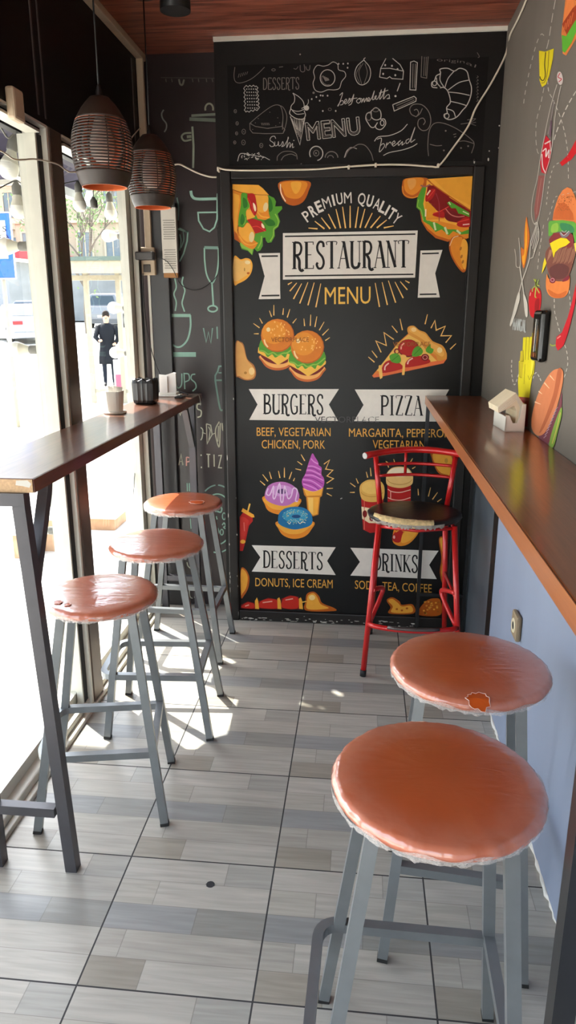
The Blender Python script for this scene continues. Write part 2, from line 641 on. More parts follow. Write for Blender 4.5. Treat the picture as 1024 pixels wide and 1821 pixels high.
# ------------------------------------------------------------------ flat artwork (print, chalk, paint on a wall)
GL = {   # narrow stroke letters: (points, thick) in a box .40 wide, 1 high
    'A': ([([(0.0, 0), (0.19, 1)], 0), ([(0.19, 1), (0.36, 0)], 1), ([(0.07, .36), (0.29, .36)], 0)], [(-.06, .05, 0), (.28, .44, 0), (.10, .22, 1)], .36),
    'B': ([([(0.05, 0), (0.05, 1)], 1), ([(0.05, 1), (.24, .96), (.3, .78), (.24, .58), (.07, .53)], 2), ([(.07, .53), (.28, .48), (.35, .27), (.28, .05), (.05, 0)], 2)], [(-.04, .08, 0), (-.04, .08, 1)], .36),
    'C': ([([(.34, .82), (.26, .98), (.12, .97), (.03, .75), (.02, .4), (.08, .08), (.2, 0), (.34, .14)], 2)], [], .36),
    'D': ([([(0.05, 0), (0.05, 1)], 1), ([(.05, 1), (.24, .94), (.35, .7), (.36, .35), (.27, .07), (.05, 0)], 2)], [(-.04, .08, 0), (-.04, .08, 1)], .37),
    'E': ([([(0.05, 0), (0.05, 1)], 1), ([(.05, 1), (.31, 1), (.31, .9)], 0), ([(.05, .52), (.24, .52)], 0), ([(.05, 0), (.32, 0), (.32, .12)], 0)], [(-.04, .08, 0), (-.04, .08, 1)], .33),
    'F': ([([(0.05, 0), (0.05, 1)], 1), ([(.05, 1), (.31, 1), (.31, .9)], 0), ([(.05, .52), (.24, .52)], 0)], [(-.04, .12, 0), (-.04, .08, 1)], .32),
    'G': ([([(.33, .84), (.26, .98), (.12, .97), (.03, .72), (.02, .4), (.08, .08), (.2, 0), (.33, .12), (.33, .4)], 2), ([(.2, .4), (.38, .4)], 0)], [], .38),
    'I': ([([(0.08, 0), (0.08, 1)], 1)], [(-.02, .18, 0), (-.02, .18, 1)], .17),
    'K': ([([(0.05, 0), (0.05, 1)], 1), ([(.33, 1), (.07, .45)], 0), ([(.12, .55), (.36, 0)], 1)], [(-.04, .13, 0), (-.04, .13, 1), (.27, .4, 1), (.3, .43, 0)], .38),
    'M': ([([(0.04, 0), (0.04, 1)], 0), ([(.04, 1), (.22, .3)], 1), ([(.22, .3), (.4, 1)], 0), ([(.4, 1), (.4, 0)], 1)], [], .44),
    'N': ([([(0.04, 0), (0.04, 1)], 0), ([(.04, 1), (.33, 0)], 1), ([(.33, 0), (.33, 1)], 0)], [(-.04, .12, 0), (-.04, .1, 1), (.26, .42, 1)], .37),
    'P': ([([(0.05, 0), (0.05, 1)], 1), ([(.05, 1), (.26, .96), (.34, .75), (.26, .5), (.07, .45)], 2)], [(-.04, .14, 0), (-.04, .08, 1)], .35),
    'R': ([([(0.05, 0), (0.05, 1)], 1), ([(.05, 1), (.25, .96), (.32, .77), (.25, .55), (.07, .5)], 2), ([(.14, .5), (.24, .3), (.25, .02), (.32, -.08), (.41, -.04)], 1)], [(-.04, .14, 0), (-.04, .08, 1)], .37),
    'S': ([([(.29, .8), (.26, .97), (.13, 1.0), (.04, .84), (.07, .64), (.24, .42), (.29, .2), (.22, .02), (.09, 0), (.02, .14), (.06, .22)], 2)], [], .32),
    'T': ([([(0.18, 0), (0.18, 1)], 1), ([(0, .88), (0, 1), (.36, 1), (.36, .88)], 0)], [(.09, .27, 0)], .36),
    'U': ([([(0.05, 1), (0.05, .2), (.12, .02), (.2, 0), (.3, .05), (.34, .2)], 1), ([(.34, .2), (.34, 1)], 0)], [(-.04, .14, 1), (.26, .42, 1)], .38),
    'V': ([([(0.02, 1), (0.18, 0)], 1), ([(.18, 0), (.34, 1)], 0)], [], .36),
    'Z': ([([(.32, .88), (.32, 1), (.03, 1), (.03, .88)], 0), ([(.31, 1), (.03, 0)], 1), ([(.02, 0), (.33, 0), (.33, .12)], 0)], [], .35),
    'L': ([([(0.05, 1), (0.05, 0)], 1), ([(.05, 0), (.3, 0)], 0)], [], .31),
    'O': ([([(.18, 1), (.04, .8), (.02, .4), (.08, .06), (.18, 0), (.3, .08), (.35, .45), (.31, .85), (.18, 1)], 2)], [], .37),
    'Q': ([([(.18, 1), (.04, .8), (.02, .4), (.08, .06), (.18, 0), (.3, .08), (.35, .45), (.31, .85), (.18, 1)], 2), ([(.2, .2), (.38, -.05)], 0)], [], .38),
    'W': ([([(0, 1), (.1, 0), (.2, .8), (.3, 0), (.4, 1)], 0)], [], .42),
    'Y': ([([(0, 1), (.18, .5)], 1), ([(.36, 1), (.18, .5), (.18, 0)], 0)], [], .36),
    ' ': ([], [], .25),
}


class Art:
    def __init__(s, axis, val, sign, k=1.0, lift=0.0004, kind='ink', rough=0.4):
        s.axis, s.val, s.sign, s.k, s.lift, s.kind, s.rough = axis, val, sign, k, lift, kind, rough
        s.mb = MB()
        s.mb.flat = True
        s.mats = []
        s.o = (0, 0, 1)
        s.base = 1

    def at(s, x0, y0, sc):
        s.o = (x0, y0, sc)
        return s

    def pt(s, u, v, layer):
        x0, y0, sc = s.o
        return on(x0 + u / sc, y0 + v / sc, s.axis, s.val + s.sign * s.lift * (layer + s.base))

    def mi(s, rgb):
        m = paint(rgb, s.kind, s.rough, s.k)
        if m not in s.mats:
            s.mats.append(m)
        return s.mats.index(m)

    def poly(s, pts, rgb, layer=1, smooth=False, k=5):
        p2 = [Vector((a, b, 0)) for a, b in pts]
        if smooth:
            p2 = catmull(p2, True, k)
        tr = tessellate_polygon([p2])
        vs = [s.pt(p.x, p.y, layer) for p in p2]
        s.mb.add(vs, [tuple(t) for t in tr], s.mi(rgb))
        return s

    def ell(s, cx, cy, rx, ry, rgb, layer=1, rot=0, n=20, a0=0, a1=360):
        pts = []
        for i in range(n + (0 if a1 - a0 >= 360 else 1)):
            t = math.radians(a0 + (a1 - a0) * i / n)
            x, y = rx * math.cos(t), ry * math.sin(t)
            c, sn = math.cos(math.radians(rot)), math.sin(math.radians(rot))
            pts.append((cx + x * c - y * sn, cy + x * sn + y * c))
        return s.poly(pts, rgb, layer)

    def ring(s, cx, cy, rx, ry, w, rgb, layer=1, rot=0, a0=0, a1=360, n=24):
        pts = []
        for i in range(n + 1):
            t = math.radians(a0 + (a1 - a0) * i / n)
            x, y = rx * math.cos(t), ry * math.sin(t)
            c, sn = math.cos(math.radians(rot)), math.sin(math.radians(rot))
            pts.append((cx + x * c - y * sn, cy + x * sn + y * c))
        return s.line(pts, w, rgb, layer)

    def line(s, pts, w, rgb, layer=1, smooth=False, k=5, w2=None, closed=False):
        p = [Vector((a, b, 0)) for a, b in pts]
        if smooth:
            p = catmull(p, closed, k)
            if closed:
                p.append(p[0])
        elif closed:
            p.append(p[0])
        q = [p[0]]
        for x in p[1:]:
            if (x - q[-1]).length > 1e-4:
                q.append(x)
        p = q
        N = len(p)
        if N < 2:
            return s
        L, R = [], []
        for i in range(N):
            if i == 0:
                d = p[1] - p[0]
            elif i == N - 1:
                d = p[-1] - p[-2]
            else:
                d = (p[i + 1] - p[i]).normalized() + (p[i] - p[i - 1]).normalized()
                if d.length < 1e-3:
                    d = p[i + 1] - p[i]
            d.normalize()
            nn = Vector((-d.y, d.x, 0))
            kk = 1.0
            if 0 < i < N - 1:
                kk = 1 / max(0.6, abs((p[i + 1] - p[i]).normalized().dot(d)))
            ww = w if w2 is None else w + (w2 - w) * i / (N - 1)
            L.append(p[i] + nn * ww / 2 * kk)
            R.append(p[i] - nn * ww / 2 * kk)
        vs = [s.pt(a.x, a.y, layer) for a in L] + [s.pt(a.x, a.y, layer) for a in R]
        fs = [(i, i + 1, N + i + 1, N + i) for i in range(N - 1)]
        s.mb.add(vs, fs, s.mi(rgb))
        return s

    def dash(s, pts, w, rgb, layer=1, on_=9, off=7, smooth=True):
        p = [Vector((a, b, 0)) for a, b in pts]
        if smooth:
            p = catmull(p, False, 12)
        acc, draw, cur = 0.0, True, [p[0]]
        for i in range(1, len(p)):
            a, b = p[i - 1], p[i]
            seg = (b - a).length
            pos = 0
            while seg - pos > 1e-6:
                lim = (on_ if draw else off) - acc
                st = min(lim, seg - pos)
                pos += st
                acc += st
                q = a.lerp(b, pos / seg)
                if draw:
                    cur.append(q)
                if acc >= (on_ if draw else off) - 1e-6:
                    if draw and len(cur) > 1:
                        s.line([(c.x, c.y) for c in cur], w, rgb, layer)
                    draw = not draw
                    acc = 0
                    cur = [q]
        return s

    def serif(s, text, x0, y0, x1, y1, h, rgb, layer=3, thick=.10, thin=.035, serifs=True, hand=0, seed=1):
        """stroke lettering on the baseline (x0,y0)-(x1,y1), cap height h"""
        rnd = random.Random(seed)
        tot = sum(GL[c][2] + .10 for c in text) - .10
        sx = math.hypot(x1 - x0, y1 - y0) / tot
        dx, dy = (x1 - x0), (y1 - y0)
        ln = math.hypot(dx, dy)
        ux, uy = dx / ln, dy / ln
        pen = 0
        for c in text:
            st, sf, wd = GL[c]
            jj = rnd.uniform(-hand, hand)

            def tr(a, b):
                xx = (pen + a) * sx
                return (x0 + ux * xx + uy * b * h * 0, y0 + uy * xx - (b + jj * .3) * h)
            for pts, th in st:
                wv = {0: thin, 1: thick, 2: (thick * .75 + thin * .25)}[th] * h
                s.line([tr(a, b) for a, b in pts], wv, rgb, layer, smooth=len(pts) > 3)
            if serifs:
                for a, b, z in sf:
                    s.line([tr(a, z), tr(b, z)], thin * h * 1.1, rgb, layer)
            pen += wd + .10
        return s

    def text(s, txt, x0, y0, x1, y1, h, rgb, layer=3, offset=0.0, outline=None, rot=None):
        """filled sans lettering: baseline (x0,y0)-(x1,y1), cap height h"""
        cu = bpy.data.curves.new('txt', 'FONT')
        cu.body = txt
        cu.size = 1
        cu.resolution_u = 3
        cu.offset = offset
        ob = bpy.data.objects.new('txt', cu)
        me = bpy.data.meshes.new_from_object(ob)
        xs = [v.co.x for v in me.vertices]
        if not xs:
            return s
        mn, mx = min(xs), max(xs)
        cap = 0.69
        dx, dy = x1 - x0, y1 - y0
        ln = math.hypot(dx, dy)
        if rot:
            nx, ny = dy / ln, -dx / ln
        else:
            nx, ny = 0, -1

        def tr(v):
            t = (v.x - mn) / (mx - mn)
            hh = v.y / cap * h
            return (x0 + dx * t + nx * hh, y0 + dy * t + ny * hh)
        if outline:
            bm = bmesh.new()
            bm.from_mesh(me)
            bmesh.ops.remove_doubles(bm, verts=bm.verts, dist=1e-5)
            for e in bm.edges:
                if len(e.link_faces) == 1:
                    a, b = tr(e.verts[0].co), tr(e.verts[1].co)
                    if (a[0] - b[0]) ** 2 + (a[1] - b[1]) ** 2 > 0.01:
                        s.line([a, b], outline, rgb, layer)
            bm.free()
        else:
            vs = [s.pt(*tr(v.co), layer) for v in me.vertices]
            s.mb.add(vs, [tuple(p.vertices) for p in me.polygons], s.mi(rgb))
        bpy.data.objects.remove(ob)
        bpy.data.curves.remove(cu)
        bpy.data.meshes.remove(me)
        return s

    def done(s, name, parent=None, label=None, **kw):
        # make every face look at the room
        o = s.mb.build(name, s.mats, parent, label=label, **kw)
        n = {'x': Vector((1, 0, 0)), 'y': Vector((0, 1, 0)), 'z': Vector((0, 0, 1))}[s.axis] * s.sign
        me = o.data
        bm = bmesh.new()
        bm.from_mesh(me)
        fl = [f for f in bm.faces if f.normal.dot(n) < 0]
        bmesh.ops.reverse_faces(bm, faces=fl)
        bm.to_mesh(me)
        bm.free()
        s.mb = MB()
        s.mb.flat = True
        s.mats = []
        s.o = (0, 0, 1)
        return o
# ================================================================== SETTING
XL, XR, YB, YR, ZC = -1.083, 0.565, 3.54, 3.72, 2.75
YF = -1.5
XRET = -0.69
M_floor = floor_material()
M_ceil = wood_material('reddish_wood_ceiling_board', (88, 36, 24), (158, 88, 66), 1.0, 'x', 0.4, 1.5, 0.2, board=0.21)
M_black = wall_material('black_gloss_paint', (17, 14, 13), rough=0.45, streak=0.2, spec=.3)
M_fascia = mat('black_fascia_board', (15, 11, 11), rough=0.5, var=0.15, vscale=3, spec=.25)
M_grey = wall_material('dark_grey_wall_paint', (108, 101, 93), rough=0.6, streak=0.04, spec=.35)
M_blue = wall_material('pale_blue_grey_wall_paint', (130, 139, 160), rough=0.6, streak=0.03)
M_strip = wall_material('slate_grey_paint', (86, 92, 100), rough=0.35, streak=0.12)
M_alu = mat('pale_aluminium_profile', (206, 203, 190), rough=0.4, metal=0.0, var=0.04)
M_white = mat('white_plastic_profile', (226, 221, 208), rough=0.45, var=0.04)
M_brown = mat('brown_grey_steel_post', (88, 72, 60), rough=0.4, metal=0.3, var=0.1)
M_dark = mat('dark_rubber_gasket', (26, 25, 25), rough=0.7)
M_beige = mat('beige_trim', (198, 176, 148), rough=0.5, var=0.06)
M_glass = glass_material()


def struct(name, mb, m, parent=None, **kw):
    return mb.build(name, m, parent, kind='structure', **kw)


struct('floor', MB().box(XL - .02, XR + .06, YF, YR + .03, -.08, 0), M_floor)
struct('ceiling', MB().box(XL - .06, XR + .06, YF, YR + .06, ZC, ZC + .08), M_ceil)
struct('wall_right', MB().box(XR, XR + .1, YF, YR, 0, ZC), M_grey)
# lower right wall: pale panel near, black joint, slate panel at the back
struct('trim_1', MB().box(XR - .004, XR, YF, 2.86, 0.0, 1.16), M_blue)
struct('trim_2', MB().box(XR - .006, XR, 2.86, 2.95, 0.0, 1.16), M_black)
struct('trim_3', MB().box(XR - .004, XR, 2.95, YB, 0.0, 1.16), M_strip)
# back wall: door block that stands out from the recess
b = MB()
b.box(XRET, XR, YB, YR + .05, 2.2, ZC)
b.box(.475, XR, YB, YR + .05, 0, 2.2)
b.box(XRET, -.625, YB, YR + .05, 0, 2.2)
struct('wall_back', b, M_black)
struct('wall_recess', MB().box(XL - .06, XRET + .01, YR, YR + .05, 0, ZC), mat('chalkboard_wall', (46, 36, 37), rough=0.3, var=0.15, vscale=5))
d = MB()
d.box(-.6245, .4745, YB - .002, YB + .05, .0, 2.199)
door = struct('door_1', d, mat('black_door_leaf', (16, 15, 16), rough=0.45, spec=.3))
# frame mouldings of the door
M_fr = wall_material('worn_black_door_frame', (30, 26, 25), rough=0.4, streak=0.25, spec=.35)
f = MB()
f.bbox(-.672, -.622, YB - .022, YB + .012, 0, 2.215, .006)
f.bbox(.462, .512, YB - .022, YB + .012, 0, 2.215, .006)
f.bbox(-.622, .462, YB - .022, YB + .012, 2.176, 2.215, .006)
f.bbox(-.622, .462, YB - .018, YB + .012, 0, .058, .006)
struct('door_frame', f, M_fr, door)
# worn paint on the foot of the door frame
rnd = random.Random(3)
M_chip = paint((205, 200, 190), 'chipped')
b = MB()
b.flat = True
for i in range(70):
    if rnd.random() < .8:
        x = rnd.uniform(-.62, .3)
        z = abs(rnd.gauss(.012, .010)) + .002
        y = YB - .0186
    else:
        x = rnd.choice([-.668, -.628]) + rnd.uniform(-.002, .002)
        z = rnd.uniform(.02, 1.25)
        y = YB - .0226
    w, h = rnd.uniform(.002, .02), rnd.uniform(.0015, .005)
    if y < YB - .02:
        w, h = h * .6, w
    pts = [(x + w * math.cos(t) * rnd.uniform(.5, 1), y, z + h * math.sin(t) * rnd.uniform(.5, 1)) for t in [i_ * PI / 4 for i_ in range(8)]]
    pts = [(p[0], p[1], max(.001, p[2])) for p in pts]
    b.add(pts, [tuple(range(8))])
struct('door_paint_chips', b, M_chip, door)
# white strip where the block meets the ceiling, beige strip at the left edge of the ceiling
struct('trim_4', MB().box(XRET, XR, YB - .012, YB, ZC - .016, ZC), M_white)
struct('trim_5', MB().bbox(XL, XL + .035, YF, YR, ZC - .03, ZC, .004), M_beige)
struct('trim_6', MB().bbox(XL + .002, XL + .034, YR - .055, YR - .031, 1.86, ZC - .03, .003), M_beige)
# dark board standing against the recess wall beside the window
struct('trim_7', MB().bbox(XL + .014, -.975, YR - .03, YR, .0, ZC - .5, .003), wall_material('charcoal_board', (58, 57, 58), rough=.4, streak=.12))
struct('trim_8', MB().box(XL, XL + .012, YR - .03, YR, 0, 1.80), M_white)

# left wall: fascia over the windows, sill, posts and two windows
b = MB()
b.box(XL - .07, XL, YF, YR, 2.2, ZC)
struct('wall_left', b, M_fascia)
b = MB()
for y, z0, z1 in ((2.53, 2.22, ZC), (2.585, 2.22, ZC), (3.599, 2.25, 2.7)):
    b.box(XL, XL + .004, y - .004, y + .004, z0, z1)
struct('fascia_joint', b, mat('grey_joint', (72, 64, 62), rough=.5), bpy.data.objects['wall_left'])
# low kerb under the glass
b = MB()
b.bbox(XL - .09, XL - .01, YF, YR, -.02, .045, .006)
b.bbox(XL - .01, XL + .012, YF, YR, -.01, .018, .004)
struct('baseboard_left', b, M_alu)


def window(name, y0, y1, z0, z1, ja=-.03, jb=.10):
    r = empty(name, (XL, y0, z0), kind='structure')
    fr = MB()
    # outer pale frame
    fr.box(XL - .09, XL - .05, y0, y0 + .05, z0, z1)
    fr.box(XL - .09, XL - .05, y1 + ja, y1 + jb, z0, z1)
    fr.box(XL - .09, XL - .05, y0 + .05, y1 + ja, z0, z0 + .05)
    # inner thin bead
    fr.box(XL - .045, XL - .02, y1 - .045, y1 - .034, z0, z1)
    fr.box(XL - .045, XL - .02, y0, y0 + .02, z0, z1)
    fr.box(XL - .02, XL + .004, y0, y1 + .0, z1 + .006, z1 + .014)
    fr.box(XL - .05, XL - .0, y0 + .02, y1 - .05, z1 - .018, z1 - .010)
    struct('window_frame', fr, M_alu, r)
    g = MB()
    g.box(XL - .10, XL - .0705, y0 + .05, y1 + ja, z1 - .0155, z1 + .16)
    g.box(XL - .045, XL - .021, y0, y1, z1 - .009, z1 + .014)
    g.box(XL - .05, XL - .018, y1 - .0335, y1 + .0, z0, z1 - .017)
    struct('window_gasket', g, M_dark, r)
    p = MB()
    p.box(XL - .071, XL - .067, y0 + .05, y1 + ja, z0 + .05, z1 - .016)
    struct('window_pane', p, M_glass, r)
    return r


ZT = 2.185
window('window_1', 1.03, 2.58, .04, ZT)
window('window_2', 2.71, 3.66, .04, ZT, -.1, 0)
window('window_3', -.61, .90, .04, ZT)
window('window_4', YF, -.74, .04, ZT)
for i, y in enumerate((2.585, .905, -.735)):
    p = MB()
    p.bbox(XL - .045, XL + .005, y + .012, y + .115, .02, 2.2, .004)
    struct('window_post', p, M_brown)
    q = MB()
    q.box(XL - .045, XL - .0, y - .004, y + .012, .02, 2.2)
    struct('window_post_bead', q, M_white)
# shop front behind the camera: low wall, glazed upper part
b = MB()
b.box(XL - .07, XR + .06, YF - .06, YF, 2.45, ZC)
b.box(XL - .07, XL + .1, YF - .06, YF, 0, 2.15)
b.box(XL - .07, XR + .06, YF - .06, YF, 2.15, 2.45)
b.box(XR - .35, XR + .06, YF - .06, YF, 0, 2.15)
struct('wall_front', b, M_alu)
r = empty('window_5', (0, YF, 0), kind='structure')
b = MB()
b.box(XL + .1, XR - .35, YF - .05, YF - .01, 0, .06)
b.box(-.4, -.36, YF - .05, YF - .01, .06, 2.15)
struct('window_frame', b, M_alu, r)
struct('window_pane', MB().box(XL + .1, XR - .35, YF - .035, YF - .03, .06, 2.15), M_glass, r)

# crumbling white line where the lower right wall meets the floor
b = MB()
pp_ = [(XR - .004 + rnd.uniform(-.003, .003), YF + 1.2 + i * .02, .003 + rnd.uniform(-.001, .003)) for i in range(190)]
b.tube(pp_, .006, n=6, ref=(0, 0, 1), radii=[rnd.uniform(.003, .009) for _ in pp_])
struct('baseboard_right', b, mat('crumbling_plaster', (216, 212, 205), rough=.9, bump=.3))

# ================================================================== COUNTERS
M_walnut = wood_material('brown_laminate', (122, 62, 30), (150, 82, 44), 1.0, 'y', 0.28, 1.0, 0.6)
M_walnutL = wood_material('dark_brown_laminate', (100, 60, 44), (130, 84, 64), 1.0, 'y', 0.3, 1.0, 0.6)
M_edge = wood_material('orange_wood_edge_band', (128, 68, 26), (152, 86, 36), 1.0, 'y', 0.35, .8, 0.3)
M_edgeL = wood_material('red_brown_edge_band', (96, 48, 34), (120, 62, 44), 1.0, 'y', 0.35, .8, 0.3)
M_ply = mat('raw_chipboard_end', (196, 160, 122), rough=.8, var=.15, vscale=120, bump=.2)
M_steelblack = mat('black_steel_tube', (38, 38, 40), rough=.35, metal=.4, var=.1)
M_steelgrey = mat('grey_painted_steel_tube', (122, 125, 127), rough=.34, metal=.45, var=.07)
M_steelframe = mat('dark_grey_steel_frame', (74, 72, 76), rough=.38, metal=.35, var=.07)


def counter(name, x0, x1, y0, y1, ztop, th, label, cat, edge_side, mt, me_, frames, parent_kind=None):
    r = empty(name, ((x0 + x1) / 2, (y0 + y1) / 2, 0), label, cat)
    b = MB()
    b.bbox(x0, x1, y0, y1, ztop - th, ztop, .003)
    b.build('counter_top', mt, r)
    e = MB()
    if edge_side > 0:
        e.bbox(x1 + .0003, x1 + .0028, y0, y1, ztop - th, ztop - .0005, .0008)
    else:
        e.bbox(x0 - .0028, x0 - .0003, y0, y1, ztop - th, ztop - .0005, .0008)
    e.build('edge_band', me_, r)
    return r


ZL = 1.19
LC = counter('bar_counter', -1.07, -.823, 1.70, 3.66, ZL, .036, 'dark brown laminate bar counter along the left windows', 'counter', 1, M_walnutL, M_edgeL, None)
e = MB()
e.bbox(-1.07, -.823, 1.697, 1.6995, ZL - .036, ZL - .001, .0008)
e.build('raw_end', M_ply, LC, label='bare chipboard end of the counter')
e = MB()
e.add([(-.865, 1.6965, ZL - .004), (-.835, 1.6965, ZL - .003), (-.826, 1.6965, ZL - .012), (-.832, 1.6965, ZL - .022), (-.850, 1.6965, ZL - .018), (-.868, 1.6965, ZL - .016)], [(0, 1, 2, 3, 4, 5)])
e.build('chipped_patch', M_chip, LC, label='white chipped patch on the corner')


def leg_frame(root, xa, xb, y, ztop, m, foot_dx=0.0, t=.017, brace=None, bar_z=.2):
    l = MB()
    l.tube([(xa + foot_dx, y, 0), (xa, y, ztop - t * 2)], t, square=True, ref=(1, 0, 0))
    l.build('leg', m, root)
    l = MB()
    l.tube([(xb, y, 0), (xb, y, ztop - t * 2)], t, square=True, ref=(1, 0, 0))
    l.build('leg', m, root)
    l = MB()
    lo, hi = min(xa, xb), max(xa, xb)
    l.tube([(lo - t, y, ztop - t), (hi + t, y, ztop - t)], t, square=True, ref=(0, 0, 1))
    l.build('top_rail', m, root)
    l = MB()
    l.tube([(lo + t, y, bar_z), (hi - t + foot_dx * .6, y, bar_z)], t * .85, square=True, ref=(0, 0, 1))
    l.build('cross_bar', m, root)
    if brace:
        l = MB()
        x = xa + foot_dx * .12
        l.tube([(x, y + .01, ztop - .26), (x, y + .13, ztop - .035), (x, y + .14, ztop - .004)], t * .85, square=True, ref=(1, 0, 0))
        l.build('brace', m, root)


leg_frame(LC, -.862, -1.045, 1.704, ZL - .036, M_steelframe, foot_dx=.045, brace=True)
leg_frame(LC, -.862, -1.045, 3.60, ZL - .036, M_steelframe, foot_dx=.0, brace=False)
l = MB()
l.tube([(-.862, 3.59, ZL - .26), (-.862, 3.46, ZL - .05)], .014, square=True, ref=(1, 0, 0))
l.build('brace', M_steelframe, LC)

ZR = 1.21
RC = counter('bar_counter', .303, XR - .001, .15, 3.515, ZR, .040, 'long brown counter with orange wood edge along the painted right wall', 'counter', -1, M_walnut, M_edge, None)
leg_frame(RC, .314, .545, 3.49, ZR - .040, M_steelblack, t=.0085)
leg_frame(RC, .312, .545, .85, ZR - .040, M_steelblack, t=.016)

# ================================================================== STOOLS
M_seat = seat_material('orange_vinyl_under_film', (180, 84, 40))
M_tear = mat('bare_orange_vinyl', (196, 84, 26), rough=.35, var=.06)
M_film = film_material()
M_fraywhite = mat('frayed_film_edge', (235, 205, 190), rough=.4)


def stool(label, seat, foot, wx, wy, rot, zt, sr, top_off=.105, open_dir=1, tears=(), seed=1, ext=.045):
    rnd = random.Random(seed)
    r = empty('bar_stool', (foot[0], foot[1], 0), label, 'stool', None)
    R = Matrix.Rotation(rot, 3, 'Z')
    fx, fy = foot
    corner = {}
    for i, (sx, sy) in enumerate(((-1, -1), (1, -1), (1, 1), (-1, 1))):
        a = R @ Vector((sx * wx / 2, sy * wy / 2, 0)) + Vector((fx, fy, 0))
        t_ = R @ Vector((sx * top_off, sy * top_off, 0)) + Vector((seat[0], seat[1], zt - .036))
        corner[(sx, sy)] = (a, t_)
        l = MB()
        l.tube([a, t_], .0125, square=True, ref=R @ Vector((1, 0, 0)))
        lo = l.build('leg', M_steelgrey, r)
        c = MB()
        dd = (t_ - a).normalized()
        c.tube([a + Vector((0, 0, .0)), a + dd * .010], .0132, square=True, ref=R @ Vector((1, 0, 0)))
        c.build('foot_cap', M_dark, lo, loc=WLOC[lo.name])

    def at(k, z):
        a, t_ = corner[k]
        u = z / t_.z
        return a.lerp(t_, u)
    # U-shaped foot rest that runs round the far, outer and near sides
    o = -open_dir
    zf = .25
    ux = R @ Vector((1, 0, 0))
    uy = R @ Vector((0, 1, 0))
    pa = at((open_dir, 1), zf) + uy * .0
    pb = at((o, 1), zf)
    pc = at((o, -1), zf)
    pd = at((open_dir, -1), zf)
    path = [pa - ux * open_dir * .012]
    c1 = pb + ux * o * ext
    c2 = pc + ux * o * ext
    for k in range(7):
        t = k / 6 * PI / 2
        path.append(c1 + ux * o * (-.045 + .045 * math.sin(t)) + uy * (-.045 + .045 * math.cos(t)))
    for k in range(7):
        t = k / 6 * PI / 2
        path.append(c2 + ux * o * (-.045 + .045 * math.cos(t)) + uy * (.045 - .045 * math.sin(t)))
    path.append(pd - ux * open_dir * .012)
    m = MB()
    m.tube(path, .0115, square=True, ref=(0, 0, 1))
    m.build('foot_rest', M_steelgrey, r)
    m = MB()
    m.tube([at((open_dir, 1), zf + .012) - uy * .012, at((open_dir, -1), zf + .012) + uy * .012], .0115, square=True, ref=(0, 0, 1))
    m.build('side_bar', M_steelgrey, r)
    m = MB()
    # square ring under the seat
    ring = [R @ Vector((sx * top_off, sy * top_off, 0)) + Vector((seat[0], seat[1], zt - .044)) for sx, sy in ((-1, -1), (1, -1), (1, 1), (-1, 1))]
    for i in range(4):
        m.tube([ring[i], ring[(i + 1) % 4]], .009, square=True, ref=(0, 0, 1))
    m.build('seat_frame', M_steelgrey, r)
    # cushion
    ph = [rnd.uniform(0, 6) for _ in range(6)]

    def fn(t, i):
        if i < 2:
            return (0, 0)
        edge = 1.0 if 7 <= i <= 13 else .25
        w = math.sin(17 * t + ph[0] + 1.5 * math.sin(3 * t + ph[1])) * .5 + math.sin(41 * t + ph[2] + 2 * math.sin(5 * t + ph[3])) * .5
        return (edge * w * .0013 + math.sin(2 * t + ph[4]) * .0012 * edge, edge * w * .0012 * (1 if i > 9 else .4))
    R_ = sr
    prof = [(0, .0), (.03, .0005), (.07, -.0003), (.11, -.0014), (.14, -.0026), (.155, -.0038), (R_ - .014, -.0052), (R_ - .008, -.0075), (R_ - .003, -.0125), (R_, -.019), (R_ - .001, -.026), (R_ - .005, -.031), (R_ - .012, -.034), (R_ - .02, -.0345), (.1, -.034), (.0, -.034)]
    s_ = MB()
    s_.lathe(prof, (0, 0, 0), 128, fn=fn)
    vs = [v + Vector((seat[0], seat[1], zt)) for v in s_.v]
    s_.v = vs
    so = s_.build('seat', M_seat, r, loc=(seat[0], seat[1], zt))
    # torn and bunched edge of the wrapping
    w_ = MB()
    w_.flat = True
    n = 150
    top, bot = [], []
    for j in range(n):
        t = 2 * PI * j / n
        fr_ = .001 + .005 * abs(math.sin(9 * t + ph[2]) * math.sin(23 * t + ph[1])) + rnd.uniform(0, .003)
        top.append(Vector((seat[0] + (R_ + .0018) * math.cos(t), seat[1] + (R_ + .0018) * math.sin(t), zt - .020 - .004 * math.sin(13 * t + ph[3]))))
        rr = R_ - .001 + rnd.uniform(-.002, .002)
        bot.append(Vector((seat[0] + rr * math.cos(t), seat[1] + rr * math.sin(t), zt - .030 - fr_)))
    w_.add(top + bot, [(j, (j + 1) % n, n + (j + 1) % n, n + j) for j in range(n)])
    w_.build('plastic_wrap', M_film, so, loc=WLOC[so.name], label='crumpled clear film hanging from the rim')
    for (dx, dy, rr) in tears:
        t_ = MB()
        t_.flat = True
        pts = []
        for k in range(22):
            a = 2 * PI * k / 22
            q = rr * (1 + .18 * rnd.uniform(-1, 1))
            x_, y_ = dx + q * math.cos(a), dy + q * .9 * math.sin(a)
            ra = math.hypot(x_, y_)
            z_ = .0012 - .0052 * (min(ra, R_ - .014) / (R_ - .014)) ** 2
            if ra > R_ - .014:
                z_ -= (ra - R_ + .014) * .9
            pts.append((seat[0] + x_, seat[1] + y_, zt + z_ + .0022))
        z_ = .0012 - .0052 * (min(math.hypot(dx, dy), R_ - .014) / (R_ - .014)) ** 2
        pts.append((seat[0] + dx, seat[1] + dy, zt + z_ + .0030))
        t_.add(pts, [(k, (k + 1) % 22, 22) for k in range(22)])
        t_.build('tear', M_tear, so, loc=WLOC[so.name], label='bright orange bare patch where the film is torn')
        t_ = MB()
        t_.tube([p for p in pts[:22]] + [pts[0]], .0009, n=5)
